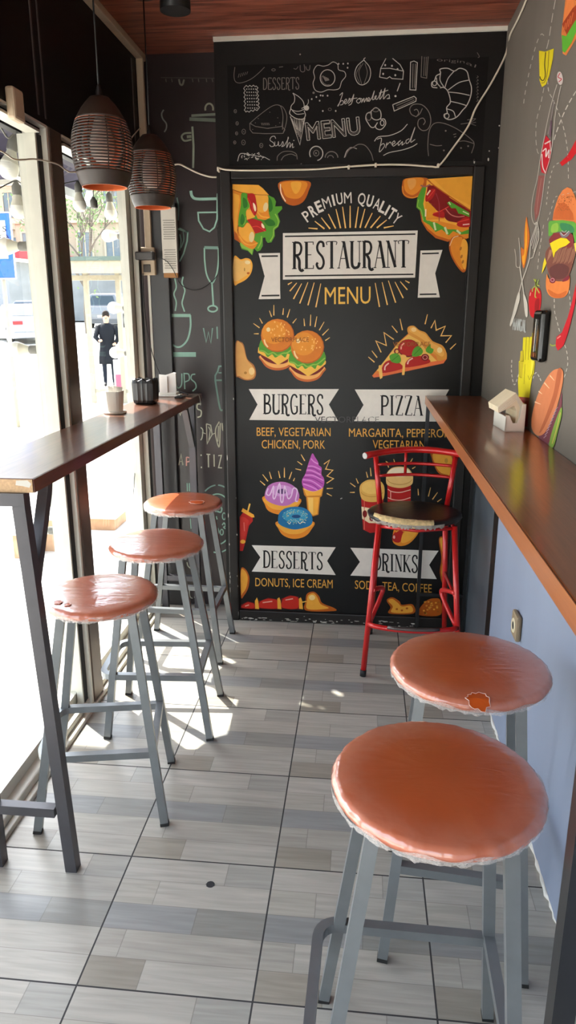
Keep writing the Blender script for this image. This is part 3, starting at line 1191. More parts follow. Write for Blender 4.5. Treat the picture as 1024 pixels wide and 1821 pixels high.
        t_.build('torn_edge', M_fraywhite, so, loc=WLOC[so.name], label='pale torn film edge')
    return r


stool('nearest of the three stools by the left window, film puckered across its orange seat', (-.805, 2.055), (-.825, 2.046), .40, .335, math.radians(11), .748, .178, ext=.02, tears=((-.095, -.105, .013), (-.06, -.12, .010)), seed=3)
stool('middle stool of the three by the left window, half its orange seat shining white', (-.775, 2.582), (-.76, 2.557), .40, .335, math.radians(4), .748, .182, seed=5)
stool('farthest stool by the left window with a ragged round tear in its film', (-.82, 3.193), (-.83, 3.19), .40, .335, math.radians(0), .748, .182, tears=((.075, -.045, .034),), seed=8)
stool('big foreground stool with smooth plain orange seat and no tear on top', (.157, 1.168), (.137, 1.175), .385, .36, math.radians(-1), .780, .194, top_off=.115, seed=11)
stool('stool behind the foreground one under the right counter, oval torn patch at its rim', (.286, 1.672), (.283, 1.665), .40, .345, math.radians(-96), .755, .196, top_off=.115, tears=((-.005, -.178, .026),), seed=14)

# ================================================================== RED BAR CHAIR
M_red = mat('red_painted_steel', (196, 28, 28), rough=.28, metal=.1, var=.08, coat=.4)
M_worn = mat('worn_dark_steel', (92, 84, 82), rough=.4, metal=.6, var=.2)
M_vinylblack = mat('black_worn_vinyl', (34, 27, 26), rough=.35, var=.3, vscale=9, bump=.15, bscale=25)
M_foam = mat('yellowed_foam', (206, 178, 128), rough=.9, var=.25, vscale=60, bump=.5)
M_tape = mat('frayed_grey_fabric', (150, 140, 130), rough=.9, var=.25, vscale=80, bump=.4)
rc = empty('bar_chair', (.25, 3.2, 0), 'red steel high chair with a torn black seat in front of the menu poster', 'chair')
ZS = .715
legs = [((.038, 2.972, 0), (.088, 3.065, ZS - .02)), ((.466, 2.972, 0), (.416, 3.065, ZS - .02)), ((.071, 3.425, 0), (.103, 3.325, ZS - .02)), ((.45, 3.425, 0), (.405, 3.325, ZS - .02))]
for a, t_ in legs:
    l = MB()
    l.tube([a, t_], .0128, n=14)
    lo = l.build('leg', M_red, rc)
    c = MB()
    dd = (Vector(t_) - Vector(a)).normalized()
    c.tube([Vector(a), Vector(a) + dd * .03], .0142, n=14)
    c.build('foot_cap', M_dark, lo, loc=WLOC[lo.name], label='black rubber foot')
# backrest
p = MB()
p.tube([(.100, 3.325, ZS - .02), (.070, 3.375, .955)], .0128, n=14)
p.build('back_post', M_red, rc)
p = MB()
p.tube([(.408, 3.325, ZS - .02), (.446, 3.375, .965)], .0128, n=14)
p.build('back_post', M_red, rc)
p = MB()
arc = []
for k in range(17):
    t = k / 16
    x = .022 + t * (.494 - .022)
    y = 3.295 + .115 * math.sin(PI * t) ** .8
    arc.append((x, y, .954 + .008 * t + .008 * math.sin(PI * t)))
p.tube(arc, .0155, n=14)
tr_ = p.build('top_rail', M_red, rc)
c = MB()
c.tube([Vector(arc[0]), Vector(arc[0]) + (Vector(arc[0]) - Vector(arc[1])).normalized() * .004], .0145, n=14)
c.build('end_cap', mat('grey_tube_plug', (170, 168, 165), rough=.4), tr_, loc=WLOC[tr_.name], label='grey plug in the open tube end')
for z in (.900, .848):
    p = MB()
    u = (z - ZS) / (.98 - ZS)
    xa, xb = .100 - .030 * u, .408 + .038 * u
    ya = 3.325 + .05 * u
    p.tube([(xa + (xb - xa) * k / 10, ya + .045 * math.sin(PI * k / 10), z) for k in range(11)], .0075, n=10)
    p.build('back_bar', M_red, rc)
p = MB()
p.tube([(.215, 3.408, .965), (.215, 3.408, .848)], .007, n=8)
p.build('back_bar', M_red, rc, label='short upright bar between the rails')
# seat: oval pad
s_ = MB()


def sfn(t, i):
    return (.010 * math.sin(2 * t + PI / 2) * (1 if i > 2 else 0) + (.002 * math.sin(19 * t) if i in (5, 6, 7) else 0), 0)


s_.lathe([(0, .004), (.08, .003), (.14, 0), (.17, -.001), (.19, -.003), (.201, -.009), (.203, -.017), (.198, -.026), (.18, -.03), (0, -.03)], (0, 0, 0), 64, fn=sfn)
s_.v = [v + Vector((.252, 3.20, ZS + .01)) for v in s_.v]
so = s_.build('seat', M_vinylblack, rc, loc=(.252, 3.20, ZS + .01))
# split cover at the front edge
f_ = MB()
pts, n = [], 26
for k in range(n + 1):
    t = k / n
    a = math.radians(205 + 85 * t)
    wd = .002 + .03 * math.sin(PI * t) ** .7 + rnd.uniform(-.002, .002)
    R0 = .203
    pts.append([(R0 - wd, .006 - .002), (R0 - wd * .5, .008), (R0 + .004, -.006), (R0 + .001, -.028)])
vs, fs = [], []
for k, row_ in enumerate(pts):
    a = math.radians(205 + 85 * k / n)
    for (r_, z_) in row_:
        vs.append((.252 + r_ * math.cos(a) * 1.0, 3.20 + r_ * math.sin(a) * .97, ZS + .01 + z_ + rnd.uniform(-.001, .001)))
for k in range(n):
    for j in range(3):
        i0 = k * 4 + j
        fs.append((i0, i0 + 4, i0 + 5, i0 + 1))
f_.add(vs, fs, 0, True)
f_.flat = True
f_.build('exposed_foam', M_foam, so, loc=WLOC[so.name], label='yellowed foam showing through the split cover')
f_ = MB()
f_.flat = True
vs, fs = [], []
n = 60
for k in range(n + 1):
    a = math.radians(190 + 115 * k / n)
    r_ = .206
    vs.append((.252 + r_ * math.cos(a), 3.20 + r_ * math.sin(a) * .97, ZS - .004))
    vs.append((.252 + (r_ - .002) * math.cos(a), 3.20 + (r_ - .002) * math.sin(a) * .97, ZS - .016 - rnd.uniform(0, .012)))
for k in range(n):
    fs.append((2 * k, 2 * k + 2, 2 * k + 3, 2 * k + 1))
f_.add(vs, fs)
f_.build('torn_cover', M_tape, so, loc=WLOC[so.name], label='frayed grey edge of the torn cover')
p = MB()
p.tube([(.088, 3.065, ZS - .03), (.25, 3.02, ZS - .032), (.416, 3.065, ZS - .03)], .008, n=8)
p.tube([(.10, 3.325, ZS - .03), (.088, 3.065, ZS - .03)], .008, n=8)
p.tube([(.408, 3.325, ZS - .03), (.416, 3.065, ZS - .03)], .008, n=8)
p.build('seat_frame', M_red, rc)
# front foot rail, bent side rails
p = MB()
arc = [(.055 + (.449 - .055) * k / 14, 3.0 - .055 * math.sin(PI * k / 14) ** .6, .245) for k in range(15)]
p.tube(arc, .0115, n=12)
fo = p.build('foot_rail', M_red, rc)
p = MB()
p.tube([(a[0], a[1] - .0035, a[2] + .0065) for a in arc[3:12]], .0095, n=10)
p.build('worn_top', M_worn, fo, loc=WLOC[fo.name], label='bare metal worn through the red paint')
for sx in (-1, 1):
    cx_ = .252
    def X(v):
        return cx_ + sx * v
    p = MB()
    pth = [(X(.182), 3.02, .40), (X(.145), 3.09, .385), (X(.132), 3.12, .365), (X(.150), 3.09, .32), (X(.190), 3.01, .25)]
    p.tube(catmull(pth, False, 5), .0105, n=10)
    p.build('side_rail', M_red, rc)
    p = MB()
    p.tube([(X(.172), 3.36, .37), (X(.187), 3.01, .37)], .008, n=8)
    p.build('side_rail', M_red, rc)

# ================================================================== PENDANT LAMPS
M_lamp = mat('dark_brown_lamp_shell', (50, 38, 31), rough=.5, var=.1)
M_lampin = mat('orange_wood_lining', (206, 104, 54), rough=.6, var=.1)
M_cord = mat('black_cable', (28, 27, 28), rough=.5)
M_bulb = mat('opal_white_bulb', (238, 232, 220), rough=.25, var=.02)


def pendant(x, y, zb, rmax, h, label):
    r = empty('pendant_lamp', (x, y, zb), label, 'lamp', 'slatted pendant lamps over the left counter')
    k = rmax / .098

    def prof(t):   # t 0 bottom .. 1 top -> radius
        pts = [(0, .072), (.06, .080), (.16, .088), (.3, .0955), (.45, .098), (.6, .093), (.75, .079), (.87, .060), (.95, .043), (1.0, .030)]
        for (a, ra), (b_, rb) in zip(pts, pts[1:]):
            if t <= b_:
                return (ra + (rb - ra) * (t - a) / (b_ - a)) * k
        return .03 * k

    th = .004
    for nm, t0, t1 in (('lower_rim', 0, .17), ('top_shell', .74, 1.0)):
        p_ = []
        for j in range(9):
            t = t0 + (t1 - t0) * j / 8
            p_.append((prof(t), zb + h * t))
        inn = [(a - th, z) for a, z in p_[::-1]]
        if nm == 'top_shell':
            p_.append((.012, zb + h * 1.012))
            inn = [(.012, zb + h * 1.0)] + inn
        m = MB()
        m.lathe(p_ + inn, (x, y, 0), 48, close=True)
        for fi in range(len(m.f)):
            if fi // 48 >= len(p_):
                m.mi[fi] = 1
        m.build(nm, [M_lamp, M_lampin], r)
    m = MB()
    n = 17
    for j in range(n):
        t = .17 + (.57) * (j + .5) / n
        t0, t1 = t - .0100, t + .0100
        m.lathe([(prof(t0), zb + h * t0), (prof(t1), zb + h * t1), (prof(t1) - th, zb + h * t1), (prof(t0) - th, zb + h * t0)], (x, y, 0), 40, close=True)
        for fi in range(len(m.f) - 160, len(m.f)):
            q = (fi - (len(m.f) - 160)) // 40
            if q == 2:
                m.mi[fi] = 1
    for q in range(10):
        a = 2 * PI * q / 10 + .2
        pts = []
        for j in range(9):
            t = .16 + .59 * j / 8
            rr = prof(t) - th * .5
            pts.append((x + rr * math.cos(a), y + rr * math.sin(a), zb + h * t))
        m.tube(pts, .0018, n=4)
    m.build('slatted_band', [M_lamp, M_lampin], r)
    m = MB()
    m.lathe([(.0, zb + h * .27), (.018, zb + h * .275), (.036, zb + h * .36), (.040, zb + h * .47), (.034, zb + h * .6), (.022, zb + h * .74), (.014, zb + h * .82), (0, zb + h * .82)], (x, y, 0), 24)
    m.build('bulb', M_bulb, r)
    m = MB()
    m.cyl((x, y, 0), .0175, zb + h * .80, zb + h * .985, 16)
    m.build('lamp_holder', M_lamp, r)
    m = MB()
    m.lathe([(.012, zb + h * 1.0), (.011, zb + h * 1.06), (.005, zb + h * 1.13), (.0028, zb + h * 1.14)], (x, y, 0), 12)
    m.tube([(x, y, zb + h * 1.12), (x, y, ZC - .02)], .0028, n=8)
    m.build('cord', M_cord, r)
    m = MB()
    m.cyl((x, y, 0), .045, ZC - .025, ZC - .0005, 24)
    m.build('ceiling_cup', M_lamp, r)


pendant(-.85, 2.463, 1.985, .098, .262, 'nearer of two brown slatted pendant lamps hanging on the left')
pendant(-.85, 3.022, 1.995, .097, .262, 'farther brown slatted pendant lamp, partly behind the nearer one')

# ceiling spot
m = MB()
c_ = on(308, 14, 'z', 2.655)
m.cyl((c_.x, c_.y + .03, 0), .056, 2.655, ZC - .001, 32)
sp_ = m.build('ceiling_spotlight', mat('black_spot_body', (24, 22, 22), rough=.35), None, loc=(c_.x, c_.y + .03, ZC), label='black round spotlight fixed to the wooden ceiling', cat='lamp')
m = MB()
m.lathe([(.056, 2.655), (.05, 2.6555), (.046, 2.668), (0, 2.669)], (c_.x, c_.y + .03, 0), 32)
m.build('reflector', mat('dim_reflector', (90, 86, 80), rough=.3, metal=.7), sp_, loc=WLOC[sp_.name])
# ================================================================== THINGS ON THE COUNTERS AND WALLS
M_wplastic = mat('white_plastic', (228, 224, 214), rough=.35, var=.03)
M_napkin = mat('cream_paper_napkins', (222, 206, 178), rough=.9, var=.05, bump=.1)
M_paper = mat('white_paper', (232, 228, 222), rough=.9, var=.04, bump=.1)
M_blackpl = mat('black_plastic', (30, 27, 28), rough=.3, var=.1)


def napkin_holder(cx, cy, z, rot, lx, ly, hi, label, napkins=True):
    """two upright ends joined by a base; ly is the length between the ends"""
    r = empty('napkin_holder', (cx, cy, z), label, 'napkin holder')
    M = Matrix.Rotation(rot, 3, 'Z')

    def T(u, v, w):
        return M @ Vector((u, v, 0)) + Vector((cx, cy, z + w))
    m = MB()
    t = .004
    # U-shaped end plates with a rounded notch
    out = [(-lx / 2, 0), (lx / 2, 0), (lx / 2, hi), (lx / 2 - .012, hi), (lx / 2 - .018, hi * .55), (lx * .12, hi * .32), (-lx * .12, hi * .32), (-lx / 2 + .018, hi * .45), (-lx / 2 + .012, hi * .6), (-lx / 2, hi * .6)]
    for v0 in (-ly / 2, ly / 2 - t):
        m.prism(out, lambda u, v, w, v0=v0: T(u, v0 + w, v), t)
    vs = [T(a, b_, c) for c in (0, t) for b_ in (-ly / 2, ly / 2) for a in (-lx / 2, lx / 2)]
    m.add(vs, [(0, 2, 3, 1), (4, 5, 7, 6), (0, 1, 5, 4), (2, 6, 7, 3), (0, 4, 6, 2), (1, 3, 7, 5)])
    vs = [T(a, b_, c) for c in (0, hi) for b_ in (-ly / 2, ly / 2) for a in (lx / 2 - t, lx / 2)]
    m.add(vs, [(0, 2, 3, 1), (4, 5, 7, 6), (0, 1, 5, 4), (2, 6, 7, 3), (0, 4, 6, 2), (1, 3, 7, 5)])
    vs = [T(a, b_, c) for c in (0, hi * .55) for b_ in (-ly / 2, ly / 2) for a in (-lx / 2, -lx / 2 + t)]
    m.add(vs, [(0, 2, 3, 1), (4, 5, 7, 6), (0, 1, 5, 4), (2, 6, 7, 3), (0, 4, 6, 2), (1, 3, 7, 5)])
    m.build('holder', M_wplastic, r)
    return r, T


# right counter: white holder with a folded wad of napkins
r, T = napkin_holder(.503, 2.53, ZR, math.radians(4), .064, .16, .092, 'white napkin holder with folded cream napkins on the right counter')
m = MB()
sec = [(-.058, .082), (-.002, .128), (.028, .090), (.022, .026), (.010, .012), (.003, .014), (.006, .066), (-.004, .086), (-.054, .062)]
m.prism(sec, lambda u, v, w: T(u, -.068 + w, v), .135)
m.build('napkins', M_napkin, r)
m = MB()
for k in range(5):
    o = .0022 * k
    m.tube([T(-.058 + o, -.0685, .080 - k * .004), T(-.003 + o * .5, -.0685, .123 - o * 2), T(.025 - o, -.0685, .088 - o), T(.020 - o, -.0685, .03)], .0007, n=4)
m.build('napkin_edges', M_paper, r)

# left counter: tapered cup with crumpled napkins
p = (-1.018, 2.90)
r = empty('napkin_cup', (p[0], p[1], ZL), 'tapered white cup of crumpled napkins on the left counter', 'napkin holder')
m = MB()
vs, fs = [], []
for (hw, z) in ((.030, .008), (.037, .092), (.034, .092), (.028, .012)):
    for a in range(24):
        t = 2 * PI * a / 24
        q = (abs(math.cos(t)) ** 4 + abs(math.sin(t)) ** 4) ** -.25
        vs.append((p[0] + hw * q * math.cos(t), p[1] + hw * q * math.sin(t), ZL + z))
for i in range(3):
    for a in range(24):
        fs.append((i * 24 + a, i * 24 + (a + 1) % 24, (i + 1) * 24 + (a + 1) % 24, (i + 1) * 24 + a))
fs.append(tuple(range(72, 96)))
m.add(vs, fs)
m.build('cup', M_wplastic, r)
m = MB()
m.lathe([(0, 0), (.044, .0), (.048, .004), (.046, .009), (.03, .010), (0, .010)], (p[0], p[1], ZL), 32)
m.build('saucer', M_wplastic, r)
m = MB()
rnd = random.Random(4)
for k in range(9):
    a = rnd.uniform(0, 6.28)
    x, y = p[0] + .016 * math.cos(a), p[1] + .016 * math.sin(a)
    q = [(x + rnd.uniform(-.018, .018), y + rnd.uniform(-.018, .018), ZL + .05) for _ in range(2)]
    tq = [(c[0] * 1.0 + rnd.uniform(-.008, .008), c[1] + rnd.uniform(-.008, .008), ZL + rnd.uniform(.098, .116)) for c in q]
    o = (.0012, .0009, 0)
    vs = [q[0], q[1], tq[1], tq[0]] + [tuple(c[i] + o[i] for i in range(3)) for c in (q[0], q[1], tq[1], tq[0])]
    m.add(vs, [(0, 1, 2, 3), (7, 6, 5, 4), (0, 4, 5, 1), (1, 5, 6, 2), (2, 6, 7, 3), (3, 7, 4, 0)])
m.build('napkins', M_paper, r)

# black square box with scalloped rim
p = (-.985, 3.235)
r = empty('napkin_box', (p[0], p[1], ZL), 'black fluted square box on the left counter in front of the socket', 'box')
m = MB()
vs, fs = [], []
n = 48
prof = [(.040, 0), (.048, .006), (.051, .02), (.053, .095), (.050, .108), (.044, .112), (.044, .100), (.043, .02)]
for (hw, z) in prof:
    for a in range(n):
        t = 2 * PI * a / n
        q = (abs(math.cos(t)) ** 6 + abs(math.sin(t)) ** 6) ** (-1 / 6)
        sc = hw * q + (.0013 * math.cos(16 * t) if .01 < z < .105 else 0)
        zz = z + (.004 * math.cos(8 * t) if z > .1 else 0)
        vs.append((p[0] + sc * math.cos(t), p[1] + sc * math.sin(t), ZL + zz))
for i in range(len(prof) - 1):
    for a in range(n):
        fs.append((i * n + a, i * n + (a + 1) % n, (i + 1) * n + (a + 1) % n, (i + 1) * n + a))
fs.append(tuple(range(n))[::-1])
fs.append(tuple(range((len(prof) - 1) * n, len(prof) * n)))
m.add(vs, fs)
m.build('body', M_blackpl, r)
m = MB()
for k, (dx, dy) in enumerate(((-.02, -.01), (.005, .012), (.02, -.015))):
    m.bbox(p[0] + dx - .012, p[0] + dx + .012, p[1] + dy - .002, p[1] + dy + .002, ZL + .03, ZL + .114, .001)
m.build('contents', mat('dark_sachets', (70, 62, 60), rough=.4), r)

# second white holder at the far end of the left counter
p = (-.955, 3.53)
r = empty('napkin_stand', (p[0], p[1], ZL), 'white plastic stand with a folded napkin at the far end of the left counter', 'napkin holder')
m = MB()
m.bbox(p[0] - .055, p[0] + .06, p[1] - .04, p[1] + .04, ZL, ZL + .010, .004)
m.bbox(p[0] - .045, p[0] + .045, p[1] - .03, p[1] + .03, ZL + .010, ZL + .022, .004)
m.build('base', M_wplastic, r)
m = MB()
m.prism([(-.042, 0), (.042, 0), (.042, .095), (.030, .098), (-.012, .085), (-.042, .088)], lambda u, v, w: Vector((p[0] + u, p[1] - .022 + w, ZL + .02 + v)), .012)
m.prism([(-.038, 0), (.0, 0), (.0, .08), (-.038, .074)], lambda u, v, w: Vector((p[0] + u, p[1] - .030 + w, ZL + .02 + v)), .006)
m.build('napkins', M_paper, r)
# flat black charger lying by the end with its cable
m = MB()
m.bbox(-.905, -.865, 3.43, 3.50, ZL, ZL + .009, .003)
m.build('charger', M_blackpl, None, loc=(-.885, 3.465, ZL), label='small flat black device lying at the far counter end', cat='charger')

# socket with adapter plug
s0 = on(264, 464, 'y', YR - .032)
r = empty('wall_socket', (s0.x, YR - .03, s0.z), 'cream double wall socket at the end of the cable duct', 'socket')
m = MB()
m.bbox(s0.x - .040, s0.x + .040, YR - .062, YR - .031, s0.z - .068, s0.z + .062, .006)
m.build('box', M_beige, r)
m = MB()
m.bbox(s0.x - .018, s0.x + .018, YR - .066, YR - .0615, s0.z - .055, s0.z - .018, .002)
m.build('outlet', mat('dark_socket_face', (70, 62, 55), rough=.5), r)
m = MB()
m.bbox(s0.x - .042, s0.x + .048, YR - .118, YR - .0665, s0.z - .0, s0.z + .038, .006)
m.build('power_adapter', mat('charcoal_adapter', (66, 62, 60), rough=.5), None, loc=(s0.x, YR - .08, s0.z + .02), label='charcoal power adapter plugged into the cream socket', cat='adapter')

# perforated power supply
x0, x1, z0, z1 = -.993, -.918, 1.757, 2.10
yb = YR - .031
r = empty('power_supply', ((x0 + x1) / 2, yb, z0), 'perforated metal power supply screwed to the wall under the far lamp', 'power supply')
m = MB()
m.bbox(x0, x1, yb - .034, yb - .0003, z0 + .022, z1 - .02, .002)
m.build('case', mat('galvanised_case', (196, 188, 176), rough=.4, metal=.4, var=.04), r)
m = MB()
m.flat = True
for half in (0, 1):
    zc = z0 + .085 + half * .135
    for i in range(11):
        for j in range(9):
            x = x0 + .012 + i * .0052 + (j % 2) * .0026
            z = zc - .04 + j * .0105
            m.add([(x + .0017 * math.cos(a * PI / 3), yb - .0345, z + .0030 * math.sin(a * PI / 3)) for a in range(6)], [tuple(range(6))])
m.build('perforation', mat('dark_holes', (40, 38, 36), rough=.8), r, kind='stuff')
m = MB()
m.bbox(x0 + .001, x1 - .001, yb - .033, yb - .001, z1 - .021, z1 - .001, .002)
m.build('terminal_block', M_blackpl, r)
m = MB()
for k in range(4):
    m.cyl((x0 + .014 + k * .0155, yb - .0335, z1 - .011), .005, -.004, .004, 10)
m.build('terminal_screws', mat('steel_screw', (170, 165, 155), rough=.3, metal=.8), r)
m = MB()
m.bbox(x0 + .002, x1 - .002, yb - .033, yb - .001, z0, z0 + .022, .002)
m.build('terminal_cover', mat('amber_terminal', (150, 100, 46), rough=.5), r)


def cable(name, pts, rad, m, label, smooth=True, k=8, **kw):
    b = MB()
    q = catmull(pts, False, k) if smooth else pts
    b.tube(q, rad, n=6)
    return b.build(name, m, None, loc=pts[0], label=label, cat='cable', **kw)


P = on
M_wcable = mat('white_cable', (214, 204, 184), rough=.5)
yc = YB - .006
cable('white_cable', [P(944, -22, 'x', XR - .006)] + [P(*q, 'x', XR - .006) for q in ((930, 14), (918, 40), (907, 62))] + [P(*q, 'y', YB - .03) for q in ((904, 78), (896, 104), (872, 150), (846, 192), (832, 225), (806, 262), (781, 294))] + [P(*q, 'y', YB - .03) for q in ((765, 296), (720, 293), (672, 293), (610, 297), (560, 301), (510, 302), (450, 303), (405, 302), (386, 298))], .0042, M_wcable, 'white cable running down from the ceiling corner and across above the door')
cable('white_cable', [P(385, 315, 'y', YR - .02), P(372, 314, 'y', YR - .02), P(350, 307, 'y', YR - .02), P(330, 297, 'y', YR - .02), P(318, 292, 'y', YR - .02), P(300, 294, 'y', YR - .02), P(270, 290, 'y', YR - .04)], .0042, M_wcable, 'short white cable sagging on the recessed wall behind the lamps')
for i, q in enumerate(((668, 293), (779, 294), (906, 82), (620, 297), (388, 301))):
    c = P(*q, 'y', YB - .03)
    m = MB()
    m.bbox(c.x - .005, c.x + .005, YB - .036, YB - .0005, c.z - .009, c.z + .007, .002)
    m.build('cable_clip', M_wcable, None, loc=(c.x, YB, c.z), label='white clip holding the long cable above the menu door', cat='clip', group='clips on the white cable')
cable('black_wire', [P(*q, 'y', YR - .07) for q in ((254, 486), (256, 530), (262, 590), (276, 645), (292, 678), (302, 690))] + [Vector((-.885, 3.60, ZL + .006)), Vector((-.87, 3.56, ZL + .004))], .0022, M_cord, 'thin black wire hanging from the socket to the counter')
cable('black_wire', [P(*q, 'y', YR - .085) for q in ((280, 458), (288, 460), (298, 466), (308, 480), (316, 497))] + [P(*q, 'y', YR - .012) for q in ((324, 508), (338, 515), (356, 514), (374, 502), (388, 484), (389, 440), (386, 405))], .0018, M_cord, 'thin dark wire looping from the power supply over the drawn glasses')
cable('grey_wire', [Vector((-.90, 3.47, ZL + .004)), Vector((-.87, 3.5, ZL + .004)), Vector((-.845, 3.55, ZL + .004)), Vector((-.822, 3.58, ZL + .006)), Vector((-.812, 3.585, ZL - .02)), Vector((-.810, 3.58, ZL - .05))], .0022, mat('grey_cable', (150, 146, 140), rough=.5), 'thin grey wire drooping over the far end of the left counter')

# black oblong holder on the painted wall
y0, y1 = P(983, 600, 'x', XR).y, P(956, 600, 'x', XR).y
r = empty('wall_holder', (XR, 2.42, 1.52), 'glossy black oblong holder on the wall beside the painted tomato', 'holder')
m = MB()
m.bbox(XR - .030, XR - .0005, 2.335, 2.445, 1.445, 1.602, .012, seg=3)
m.build('body', mat('glossy_black_plastic', (16, 15, 16), rough=.12), r)
m = MB()
m.bbox(XR - .033, XR - .0302, 2.385, 2.400, 1.475, 1.575, .001)
m.build('metal_strip', mat('chrome_strip', (150, 146, 140), rough=.2, metal=.9), r)
m = MB()
m.bbox(XR - .034, XR - .0302, 2.375, 2.405, 1.460, 1.474, .001)
m.build('copper_clip', mat('copper_clip', (150, 92, 58), rough=.3, metal=.8), r)

# outlet on the lower right wall
c = P(915, 1112, 'x', XR - .02)
r = empty('wall_outlet', (XR - .004, c.y, c.z), 'beige wall outlet with one dark round hole under the right counter', 'socket')
m = MB()
m.bbox(XR - .024, XR - .0045, c.y - .042, c.y + .042, c.z - .046, c.z + .046, .008)
m.build('box', mat('tan_plastic', (138, 120, 96), rough=.5), r)
m = MB()
R90 = Matrix.Rotation(-PI / 2, 3, 'Y')
m.lathe([(.026, 0), (.024, .003), (.014, .0015), (.0, .0015)], (0, 0, 0), 24)
m.v = [R90 @ v + Vector((XR - .0243, c.y, c.z)) for v in m.v]
m.build('outlet_ring', mat('cream_ring', (214, 200, 170), rough=.4), r)
m = MB()
m.lathe([(.014, 0.0), (0, .0001)], (0, 0, 0), 20)
m.v = [R90 @ v + Vector((XR - .0262, c.y, c.z)) for v in m.v]
m.build('outlet_hole', M_dark, r)

# hole in the floor tile, cigarette-sized specks
c = P(374, 1573, 'z', 0)
m = MB()
m.flat = True
m.add([(c.x + .0125 * math.cos(t * PI / 9) * (1 + .1 * math.sin(3 * t)), c.y + .0125 * math.sin(t * PI / 9), .0006) for t in range(18)], [tuple(range(18))])
m.build('floor_hole', mat('dark_hole', (44, 42, 44), rough=.9, var=.4, vscale=200), None, loc=(c.x, c.y, 0), label='small dark round hole chipped in the floor tile', cat='hole')

# beige lamp bracket above the near window
a = P(30, 190, 'x', XL + .02)
m = MB()
m.bbox(XL + .001, XL + .03, a.y - .035, a.y + .035, a.z - .04, a.z + .05, .008)
m.build('socket_box', M_beige, None, loc=(XL, a.y, a.z), label='small beige plastic box on the black fascia above the near window', cat='box')

# ================================================================== STRING LIGHTS OUTSIDE
M_socket = mat('grey_rubber_socket', (92, 90, 84), rough=.6)
M_lbulb = mat('milky_bulb_glass', (240, 238, 228), rough=.25, var=.02)
M_lneck = mat('bulb_neck', (206, 202, 186), rough=.4)


def bulb(p, d, label, sc=1.0, with_bulb=True):
    """p: where the socket starts, d: pointing direction"""
    p = Vector(p)
    d = Vector(d).normalized()
    r = empty('light_bulb' if with_bulb else 'bulb_socket', p, label, 'light bulb' if with_bulb else 'socket', 'bulbs strung outside the windows' if with_bulb else 'empty sockets strung outside the windows')
    q = Vector((0, 0, 1)).rotation_difference(d).to_matrix()

    def put(prof, nm, mm):
        m = MB()
        m.lathe([(a * sc, b_ * sc) for a, b_ in prof], (0, 0, 0), 20)
        m.v = [q @ v + p for v in m.v]
        m.build(nm, mm, r)
    put([(0, 0), (.006, .0), (.010, .008), (.0165, .016), (.0165, .044), (.015, .047), (0, .047)], 'socket', M_socket)
    if with_bulb:
        put([(.013, .047), (.015, .052), (.019, .064), (.026, .082), (.0265, .084), (0, .084)], 'neck', M_lneck)
        put([(.0265, .084), (.0295, .095), (.0295, .104), (.025, .116), (.015, .125), (0, .128)], 'globe', M_lbulb)
    return r


XO = -1.2
down = (0, 0, -1)


def bpt(px, py, x=XO):
    return P(px, py, 'x', x)


bulb(bpt(26, 240), (-.10, -.1, -.5), 'large milky bulb hanging at the top of the near window', 1.15)
bulb(bpt(28, 322), down, 'milky bulb hanging straight down below the awning in the near window', .95)
bulb(bpt(138, 322, -1.22), (.0, .05, -1), 'left of the bulbs hanging below the nearer pendant lamp', .95)
bulb(bpt(156, 322, -1.5), (.05, 0, -1), 'small bulb hanging farthest out behind its neighbour in the far window', 1.0)
bulb(bpt(193, 340, -1.22), (.02, 0.06, -1), 'bulb hanging right below the gap between the pendant lamps', 1.0)
bulb(bpt(39, 352), down, 'empty grey socket dangling on its wire in the near window', 1.0, False)
bulb(bpt(166, 350, -1.22), down, 'empty grey socket dangling between two bulbs in the far window', 1.0, False)
for (px, py, lb) in ((57, 438, 'bulb sticking out from the frame in front of the blue sign'), (75, 622, 'bulb sticking out from the near window frame beside the white car'), (108, 944, 'lowest bulb on the near window frame, below the counter'),
                     (226, 420, 'top bulb of the three on the far window frame'), (235, 548, 'middle bulb on the far window frame, above the person in black'), (238, 628, 'lowest bulb on the far window frame beside the person')):
    bulb(bpt(px, py, -1.18), (-1, .0, .02 if px > 200 else 0), lb, 1.0)
# their wires
M_bw = M_cord
cable('string_light_wire', [bpt(-30, 180), bpt(0, 225), bpt(14, 245), bpt(26, 240), bpt(40, 262), bpt(60, 300)], .003, mat('grey_wire_outside', (120, 116, 108), rough=.6), 'grey wire carrying the large bulb of the near window')
cable('string_light_wire', [bpt(-20, 345), bpt(8, 330), bpt(28, 321), bpt(39, 326), bpt(60, 322), bpt(90, 318)], .0022, M_bw, 'dark wire sagging between the bulbs of the near window')
cable('string_light_wire', [bpt(39, 326), bpt(39, 352)], .002, M_bw, 'short dark wire down to the empty socket in the near window', smooth=False)
cable('string_light_wire', [bpt(100, 330, -1.22), bpt(138, 321, -1.22), bpt(166, 316, -1.22), bpt(193, 322, -1.22), bpt(222, 345, -1.22)], .0022, M_bw, 'dark wire under the awning edge in the far window')
cable('string_light_wire', [bpt(166, 316, -1.22), bpt(166, 350, -1.22)], .002, M_bw, 'short dark wire down to the empty socket in the far window', smooth=False)
cable('string_light_wire', [bpt(193, 322, -1.22), bpt(193, 340, -1.22)], .002, M_bw, 'short dark wire down to the right bulb in the far window', smooth=False)
cable('string_light_wire', [bpt(202, 365, -1.22), bpt(213, 385, -1.2), bpt(228, 405, -1.17), bpt(231, 470, -1.165), bpt(242, 560, -1.17), bpt(245, 640, -1.17), bpt(244, 700, -1.165), bpt(248, 790, -1.165), bpt(240, 840, -1.165), bpt(237, 880, -1.165)], .0022, M_bw, 'wire looping down the far window frame past its bulbs')
for z_, y_ in ((0, 0),):
    pass
